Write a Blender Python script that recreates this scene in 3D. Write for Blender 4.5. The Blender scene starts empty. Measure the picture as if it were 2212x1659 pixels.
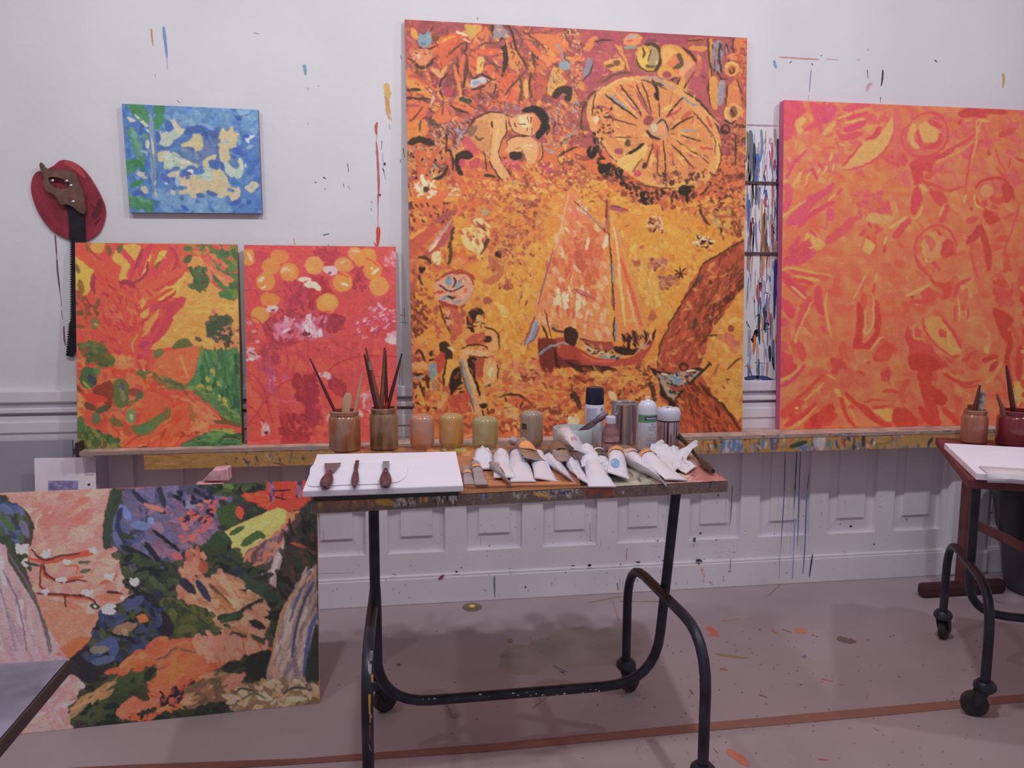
import bpy, math, random
import numpy as np
from mathutils import Vector, Matrix, Euler

# ================================================================= camera, world, lamps, exposure
SC = bpy.context.scene
COL = SC.collection
IW, IH = 2212, 1659
FOC, PITCH, YAW, ROLL = 1710., math.radians(6.9), math.radians(8.7), math.radians(.25)
CAM = np.array([0, -3.73, 1.515])
_fw = np.array([math.sin(YAW) * math.cos(PITCH), math.cos(YAW) * math.cos(PITCH), -math.sin(PITCH)])
_r = np.array([math.cos(YAW), -math.sin(YAW), 0.]); _u = np.cross(_r, _fw)
RT = math.cos(ROLL) * _r + math.sin(ROLL) * _u; UP = -math.sin(ROLL) * _r + math.cos(ROLL) * _u; FW = _fw
cd = bpy.data.cameras.new('camera'); cam = bpy.data.objects.new('camera', cd); COL.objects.link(cam)
cd.sensor_width = 36; cd.sensor_fit = 'HORIZONTAL'; cd.lens = FOC / IW * 36; cd.clip_start = .05
cam.matrix_world = Matrix(((RT[0], UP[0], -FW[0], CAM[0]), (RT[1], UP[1], -FW[1], CAM[1]), (RT[2], UP[2], -FW[2], CAM[2]), (0, 0, 0, 1)))
SC.camera = cam
w = bpy.data.worlds.new('room_light'); SC.world = w; w.use_nodes = True
bg = w.node_tree.nodes['Background']; bg.inputs[0].default_value = (.90, .835, .925, 1); bg.inputs[1].default_value = .30
def lamp(x, y, z, power, tx, ty, tz, size=.1, col=(.985, .99, 1.02)):
    l = bpy.data.lights.new('ceiling_lamp', 'AREA'); l.shape = 'DISK'; l.size = size; l.energy = power; l.color = col; l.spread = math.radians(170)
    o = bpy.data.objects.new('ceiling_lamp', l); COL.objects.link(o); o.location = (x, y, z)
    o.rotation_euler = (Vector((tx, ty, tz)) - Vector((x, y, z))).to_track_quat('-Z', 'Y').to_euler()
lamp(-1.5, -1.98, 3.38, 8.2, -1.4, 0, 1.1)
lamp(-.5, -1.98, 3.38, 12, -.4, 0, 1.1)
lamp(1.0, -1.98, 3.38, 19.5, 1.0, 0, 1.0)
lamp(2.7, -1.98, 3.38, 12, 2.5, 0, 1.1)
SC.view_settings.view_transform = 'Standard'; SC.view_settings.look = 'None'
SC.view_settings.gamma = 1; SC.view_settings.use_curve_mapping = False
SC.view_settings.exposure = 0.0

# ================================================================= helpers
def ray(px, py): return FW + RT * (px - IW / 2) / FOC - UP * (py - IH / 2) / FOC
def at(px, py, ax, val):          # where the line of sight through a photo pixel meets a real plane of the room
    d = ray(px, py); return CAM + d * ((val - CAM[ax]) / d[ax])
def proj(p):
    v = np.asarray(p, float) - CAM; z = v @ FW
    return np.stack([IW / 2 + FOC * (v @ RT) / z, IH / 2 - FOC * (v @ UP) / z], -1)
def mpp(p): return float((np.asarray(p) - CAM) @ FW) / FOC       # metres per photo pixel at a point
def lin(c):
    c = np.asarray(c, float); return np.where(c <= .04045, c / 12.92, ((c + .055) / 1.055) ** 2.4)
def hx(s, g=1.):
    if len(s) == 3: s = ''.join(q * 2 for q in s)
    return tuple(float(v) for v in np.clip(lin([int(s[i:i + 2], 16) / 255 for i in (0, 2, 4)]) * g, 0, .97))
MATS = {}
def mat(key, col=None, rough=.6, metal=0., var=.12, scale=8., bump=0., bscale=60., trans=0., attr=False, col2=None, spec=.5, coat=0., alpha=1., vec=None):
    if key in MATS: return MATS[key]
    m = bpy.data.materials.new(key); m.use_nodes = True; N = m.node_tree.nodes; L = m.node_tree.links
    b = N['Principled BSDF']; b.inputs['Roughness'].default_value = rough; b.inputs['Metallic'].default_value = metal
    b.inputs['Specular IOR Level'].default_value = spec; b.inputs['Transmission Weight'].default_value = trans; b.inputs['Coat Weight'].default_value = coat
    b.inputs['Alpha'].default_value = alpha
    tc = N.new('ShaderNodeTexCoord'); src = tc.outputs['Object']
    if vec:
        mp = N.new('ShaderNodeMapping'); mp.inputs['Scale'].default_value = vec; L.new(src, mp.inputs['Vector']); src = mp.outputs['Vector']
    nz = N.new('ShaderNodeTexNoise'); nz.inputs['Scale'].default_value = scale; nz.inputs['Detail'].default_value = 5; L.new(src, nz.inputs['Vector'])
    mx = N.new('ShaderNodeMix'); mx.data_type = 'RGBA'
    if attr:
        a = N.new('ShaderNodeAttribute'); a.attribute_name = 'Col'
        hv = N.new('ShaderNodeHueSaturation'); L.new(a.outputs['Color'], hv.inputs['Color'])
        mr = N.new('ShaderNodeMapRange'); mr.inputs['To Min'].default_value = 1 - var; mr.inputs['To Max'].default_value = 1 + var; mr.inputs['From Min'].default_value = .3; mr.inputs['From Max'].default_value = .7
        L.new(nz.outputs['Fac'], mr.inputs['Value']); L.new(mr.outputs['Result'], hv.inputs['Value']); L.new(hv.outputs['Color'], b.inputs['Base Color'])
    else:
        c2 = col2 if col2 else tuple(v * (1 - var) for v in col); c1 = col if col2 else tuple(min(1, v * (1 + var)) for v in col)
        cr = N.new('ShaderNodeMapRange'); cr.inputs['From Min'].default_value = .35; cr.inputs['From Max'].default_value = .65; L.new(nz.outputs['Fac'], cr.inputs['Value'])
        L.new(cr.outputs['Result'], mx.inputs['Factor']); mx.inputs[6].default_value = (*c1, 1); mx.inputs[7].default_value = (*c2, 1); L.new(mx.outputs[2], b.inputs['Base Color'])
    if bump:
        n2 = N.new('ShaderNodeTexNoise'); n2.inputs['Scale'].default_value = bscale; n2.inputs['Detail'].default_value = 3; L.new(src, n2.inputs['Vector'])
        bp = N.new('ShaderNodeBump'); bp.inputs['Strength'].default_value = bump; bp.inputs['Distance'].default_value = .01; L.new(n2.outputs['Fac'], bp.inputs['Height']); L.new(bp.outputs['Normal'], b.inputs['Normal'])
    MATS[key] = m; return m
class MB:
    def __init__(s): s.v = []; s.f = []; s.c = []
    def add(s, vs, fs, col=None):
        n = len(s.v); s.v += [tuple(float(q) for q in v) for v in vs]; s.f += [tuple(i + n for i in f) for f in fs]
        s.c += [col] * len(fs); return s
    def box(s, c, size, rz=0, M=None, col=None):
        x, y, z = (q / 2 for q in size); V = [Vector((a * x, b * y, d * z)) for a in (-1, 1) for b in (-1, 1) for d in (-1, 1)]
        R = M if M is not None else Matrix.Rotation(rz, 3, 'Z'); V = [R @ v + Vector(c) for v in V]
        return s.add(V, [(0, 1, 3, 2), (4, 6, 7, 5), (0, 4, 5, 1), (2, 3, 7, 6), (0, 2, 6, 4), (1, 5, 7, 3)], col)
    def slab(s, top, th, d=(0, 0, -1), col=None):       # polygon of points given thickness along d
        top = [np.asarray(p, float) for p in top]; n = len(top); bot = [p + np.asarray(d) * th for p in top]
        return s.add(top + bot, [tuple(range(n)), tuple(range(2 * n - 1, n - 1, -1))] + [(i, n + i, n + (i + 1) % n, (i + 1) % n) for i in range(n)], col)
    def tube(s, P, r, n=12, cap=True, col=None):
        P = [Vector(p) for p in P]; m = len(P); rr = r if isinstance(r, (list, tuple, np.ndarray)) else [r] * m; V = []; up = None
        for i, p in enumerate(P):
            t = (P[min(i + 1, m - 1)] - P[max(i - 1, 0)]).normalized()
            if up is None: up = Vector((0, 0, 1)) if abs(t.z) < .9 else Vector((1, 0, 0))
            a = t.cross(up).normalized(); b = a.cross(t).normalized(); up = b
            V += [p + (a * math.cos(2 * math.pi * k / n) + b * math.sin(2 * math.pi * k / n)) * rr[i] for k in range(n)]
        F = [(i * n + k, i * n + (k + 1) % n, (i + 1) * n + (k + 1) % n, (i + 1) * n + k) for i in range(m - 1) for k in range(n)]
        if cap: F += [tuple(range(n))[::-1], tuple((m - 1) * n + k for k in range(n))]
        return s.add(V, F, col)
    def lathe(s, prof, c=(0, 0, 0), n=28, col=None, M=None):      # profile of (radius, height)
        V = []; F = []; m = len(prof)
        for r, z in prof: V += [Vector((r * math.cos(2 * math.pi * k / n), r * math.sin(2 * math.pi * k / n), z)) for k in range(n)]
        F = [(i * n + k, i * n + (k + 1) % n, (i + 1) * n + (k + 1) % n, (i + 1) * n + k) for i in range(m - 1) for k in range(n)]
        if prof[0][0] > 1e-4: F.append(tuple(range(n))[::-1])
        if prof[-1][0] > 1e-4: F.append(tuple((m - 1) * n + k for k in range(n)))
        if M is not None: V = [M @ v for v in V]
        return s.add([v + Vector(c) for v in V], F, col)
    def build(s, name, m, parent=None, smooth=False, bevel=0.):
        me = bpy.data.meshes.new(name); off = Vector(parent.location) if parent is not None else Vector((0, 0, 0))
        me.from_pydata([tuple(Vector(v) - off) for v in s.v], [], s.f); me.update()
        if any(c is not None for c in s.c):
            at_ = me.color_attributes.new('Col', 'FLOAT_COLOR', 'CORNER'); buf = []
            for f, c in zip(s.f, s.c): buf += list((*c, 1.)) * len(f)
            at_.data.foreach_set('color', buf)
        o = bpy.data.objects.new(name, me); COL.objects.link(o); me.materials.append(m)
        if smooth:
            me.polygons.foreach_set('use_smooth', [True] * len(me.polygons))
            if hasattr(me, 'set_sharp_from_angle'): me.set_sharp_from_angle(angle=math.radians(40))
        if bevel:
            b = o.modifiers.new('soft_edges', 'BEVEL'); b.width = bevel; b.segments = 2; b.limit_method = 'ANGLE'
        if parent is not None: o.parent = parent
        return o
def tag(o, label=None, cat=None, group=None, kind=None):
    if label: o['label'] = label
    if cat: o['category'] = cat
    if group: o['group'] = group
    if kind: o['kind'] = kind
    return o
def thing(name, loc, label, cat, group=None):
    o = bpy.data.objects.new(name, None); COL.objects.link(o); o.location = tuple(float(q) for q in loc); o.empty_display_size = .05
    return tag(o, label, cat, group)
def bend(P, r, n=6):            # round the corners of a bent metal tube
    P = [Vector(p) for p in P]; out = [P[0]]
    for i in range(1, len(P) - 1):
        a, b, c = P[i - 1], P[i], P[i + 1]; u = (a - b).normalized(); v = (c - b).normalized(); q = min(r, (a - b).length * .48, (c - b).length * .48)
        for k in range(n + 1):
            t = k / n; out.append((b + u * q) * (1 - t) ** 2 + b * 2 * t * (1 - t) + (b + v * q) * t * t)
    return out + [P[-1]]

# ---------------------------------------------------------------- brush painting on a canvas, stroke by stroke
def vnoise(h, w, cell, rng, ax=1.0):
    gh, gw = int(h / cell) + 3, int(w / (cell * ax)) + 3
    g = rng.random((gh, gw)).astype(np.float32)
    y = np.arange(h, dtype=np.float32) / cell; x = np.arange(w, dtype=np.float32) / (cell * ax)
    yi = y.astype(int); xi = x.astype(int); fy = y - yi; fx = x - xi
    fy = (fy * fy * (3 - 2 * fy))[:, None]; fx = (fx * fx * (3 - 2 * fx))[None, :]
    a = g[yi][:, xi]; b = g[yi][:, xi + 1]; c = g[yi + 1][:, xi]; d = g[yi + 1][:, xi + 1]
    return (a * (1 - fx) + b * fx) * (1 - fy) + (c * (1 - fx) + d * fx) * fy
def hexc(s):
    if len(s) == 3: s = ''.join(ch * 2 for ch in s)
    return np.array([int(s[i:i + 2], 16) / 255 for i in (0, 2, 4)], np.float32)
def catmull(P, closed, n=5):
    P = np.asarray(P, float); m = len(P)
    if m < 3: return P
    out = []
    rngi = range(m) if closed else range(m - 1)
    for i in rngi:
        if closed: p0, p1, p2, p3 = P[i - 1], P[i], P[(i + 1) % m], P[(i + 2) % m]
        else: p0, p1, p2, p3 = P[max(i - 1, 0)], P[i], P[i + 1], P[min(i + 2, m - 1)]
        for k in range(n):
            t = k / n
            out.append(.5 * ((2 * p1) + (p2 - p0) * t + (2 * p0 - 5 * p1 + 4 * p2 - p3) * t * t + (3 * p1 - p0 - 3 * p2 + p3) * t ** 3))
    if not closed: out.append(P[-1])
    return np.array(out)
class Easel:
    def __init__(s, x0, y0, x1, y1, sc, base, seed=1):
        s.x0, s.y0, s.sc = x0, y0, sc
        s.h, s.w = int((y1 - y0) * sc) + 2, int((x1 - x0) * sc) + 2
        s.rng = np.random.default_rng(seed)
        s.im = np.empty((s.h, s.w, 3), np.float32); s.im[:] = hexc(base)
        s.ox = s.oy = 0.; s.k = 1.
        s.fine = vnoise(s.h, s.w, 1.6, s.rng); s.mid = .5 * vnoise(s.h, s.w, 5, s.rng) + .5 * vnoise(s.h, s.w, 2.3, s.rng)
    def T(s, pts):
        P = np.array([[float(v) for v in p.split(',')] for p in pts]) / s.k + [s.ox, s.oy]
        return (P - [s.x0, s.y0]) * s.sc
    def box(s, P, pad):
        a = np.floor(P.min(0) - pad).astype(int); b = np.ceil(P.max(0) + pad).astype(int) + 1
        ax, ay = max(a[0], 0), max(a[1], 0); bx, by = min(b[0], s.w), min(b[1], s.h)
        return ax, ay, bx, by
    def inside(s, P):
        ax, ay, bx, by = s.box(P, 2)
        if bx <= ax or by <= ay: return None
        X = np.arange(ax, bx, dtype=np.float32)[None]; Y = np.arange(ay, by, dtype=np.float32)[:, None]
        m = np.zeros((by - ay, bx - ax), bool)
        for i in range(len(P)):
            x1, y1 = P[i - 1]; x2, y2 = P[i]
            if y1 == y2: continue
            m ^= ((y1 > Y) != (y2 > Y)) & (X < (x2 - x1) * (Y - y1) / (y2 - y1) + x1)
        return ax, ay, m
    def put(s, ax, ay, a, col, al=.95, tex=.35):
        h, w = a.shape
        t = s.fine[ay:ay + h, ax:ax + w]; md = s.mid[ay:ay + h, ax:ax + w]
        a = np.clip(a * (al - tex * .35 * (t - .35)), 0, 1)[..., None]
        c = np.clip(col * (1 + .16 * (md[..., None] - .5)) , 0, 1)
        v = s.im[ay:ay + h, ax:ax + w]
        v[:] = v * (1 - a) + c * a
    def fill(s, col, P, smooth=True, al=.95):
        if smooth: P = catmull(P, True)
        r = s.inside(P)
        if r is None: return
        ax, ay, m = r; a = m.astype(np.float32)
        b = np.pad(a, 1, mode='edge'); a = (b[:-2, 1:-1] + b[2:, 1:-1] + b[1:-1, :-2] + b[1:-1, 2:] + 2 * a) / 6
        s.put(ax, ay, a, col, al)
    def stroke(s, col, w, P, taper=True, al=.95):
        P = catmull(P, False, 4) if len(P) > 2 else np.asarray(P, float)
        r0 = max(w / 2, .45)
        ax, ay, bx, by = s.box(P, r0 + 1)
        if bx <= ax or by <= ay: return
        X = np.arange(ax, bx, dtype=np.float32)[None]; Y = np.arange(ay, by, dtype=np.float32)[:, None]
        seg = np.hypot(*(P[1:] - P[:-1]).T); tot = seg.sum() + 1e-6; acc = 0; best = np.full((by - ay, bx - ax), -9., np.float32)
        for i in range(len(P) - 1):
            x1, y1 = P[i]; dx, dy = P[i + 1] - P[i]; L2 = dx * dx + dy * dy + 1e-9
            t = np.clip(((X - x1) * dx + (Y - y1) * dy) / L2, 0, 1)
            d = np.hypot(X - x1 - t * dx, Y - y1 - t * dy)
            q = (acc + t * seg[i]) / tot
            r = r0 * (1 if not taper else np.sqrt(np.clip(np.minimum(q * 5 + .35, (1 - q) * 3 + .25), 0, 1)))
            best = np.maximum(best, r - d); acc += seg[i]
        s.put(ax, ay, np.clip(best + .5, 0, 1) * min(1, w / .9), col, al)
    def run(s, txt):
        rng = s.rng
        for ln in txt.strip().splitlines():
            for ln in ln.split(';'):
                t = ln.split()
                if not t or t[0][0] == '#': continue
                c = t[0]; kk = s.sc / s.k
                if c == 'o': s.ox, s.oy, s.k = float(t[1]), float(t[2]), float(t[3])
                elif c in 'fpFP': s.fill(hexc(t[1]), s.T(t[2:]), c in 'fF', .95 if c in 'fp' else .6)
                elif c in 'slSL': s.stroke(hexc(t[1]), float(t[2]) * kk, s.T(t[3:]), c in 'sS', .95 if c in 'sl' else .6)
                elif c == 'e':
                    C = s.T([t[2]])[0]; rx, ry = float(t[3]) * kk, float(t[4]) * kk; an = math.radians(float(t[5])) if len(t) > 5 else 0
                    th = np.linspace(0, 2 * math.pi, 28, endpoint=False)
                    x = rx * np.cos(th); y = ry * np.sin(th)
                    s.fill(hexc(t[1]), np.stack([C[0] + x * math.cos(an) - y * math.sin(an), C[1] + x * math.sin(an) + y * math.cos(an)], 1), False)
                elif c in 'dD':   # d cols n width length angle spread polygon
                    cols = [hexc(q) for q in t[1].split('/')]; n = int(t[2]); wd, L, an, sp = (float(q) for q in t[3:7])
                    P = s.T(t[7:]); r = s.inside(P)
                    if r is None: continue
                    ax, ay, m = r; ys, xs = np.nonzero(m)
                    if len(ys) == 0: continue
                    for i in rng.integers(0, len(ys), n):
                        a = math.radians(an + rng.uniform(-sp, sp)); l = L * kk * rng.uniform(.4, 1.2) / 2; cu = rng.uniform(-.35, .35) * l
                        cx, cy = ax + xs[i], ay + ys[i]; ca, sa = math.cos(a), math.sin(a)
                        col = cols[rng.integers(len(cols))] * rng.uniform(.92, 1.07)
                        s.stroke(np.clip(col, 0, 1), wd * kk * rng.uniform(.55, 1.25), [[cx - l * ca, cy - l * sa], [cx - cu * sa, cy + cu * ca], [cx + l * ca, cy + l * sa]], True, .9 if c == 'd' else .5)
                elif c == 'n':    # broken colour: n col amount cell
                    a = np.clip((vnoise(s.h, s.w, float(t[3]) * s.sc, rng) - .5) * 3, 0, 1) * float(t[2])
                    s.im[:] = s.im * (1 - a[..., None]) + hexc(t[1]) * a[..., None]
    def finish(s, warp=1.3, sat=.88, lift=1.):
        h, w = s.h, s.w
        dx = (vnoise(h, w, 7 * s.sc, s.rng) - .5) * 2 * warp * s.sc + (vnoise(h, w, 3.1 * s.sc, s.rng) - .5) * warp * .5 * s.sc
        dy = (vnoise(h, w, 7 * s.sc, s.rng) - .5) * 2 * warp * s.sc + (vnoise(h, w, 3.1 * s.sc, s.rng) - .5) * warp * .5 * s.sc
        Y, X = np.mgrid[0:h, 0:w].astype(np.float32)
        s.im = s.sample(np.clip(X + dx, 0, w - 1.01), np.clip(Y + dy, 0, h - 1.01))
        b = np.pad(s.im, ((1, 1), (1, 1), (0, 0)), mode='edge')
        s.im = (b[:-2, 1:-1] + b[2:, 1:-1] + b[1:-1, :-2] + b[1:-1, 2:] + 3 * s.im) / 7
        g = s.im.mean(2, keepdims=True); s.im = np.clip((g + (s.im - g) * sat) * (1 - .07 * lift) + lift * np.array([.045, .036, .036], np.float32), 0, 1)
        return s
    def sample(s, x, y):
        x = np.clip(x, 0, s.w - 1.01); y = np.clip(y, 0, s.h - 1.01)
        xi = x.astype(int); yi = y.astype(int); fx = (x - xi)[..., None]; fy = (y - yi)[..., None]; I = s.im
        return (I[yi, xi] * (1 - fx) + I[yi, xi + 1] * fx) * (1 - fy) + (I[yi + 1, xi] * (1 - fx) + I[yi + 1, xi + 1] * fx) * fy
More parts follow.
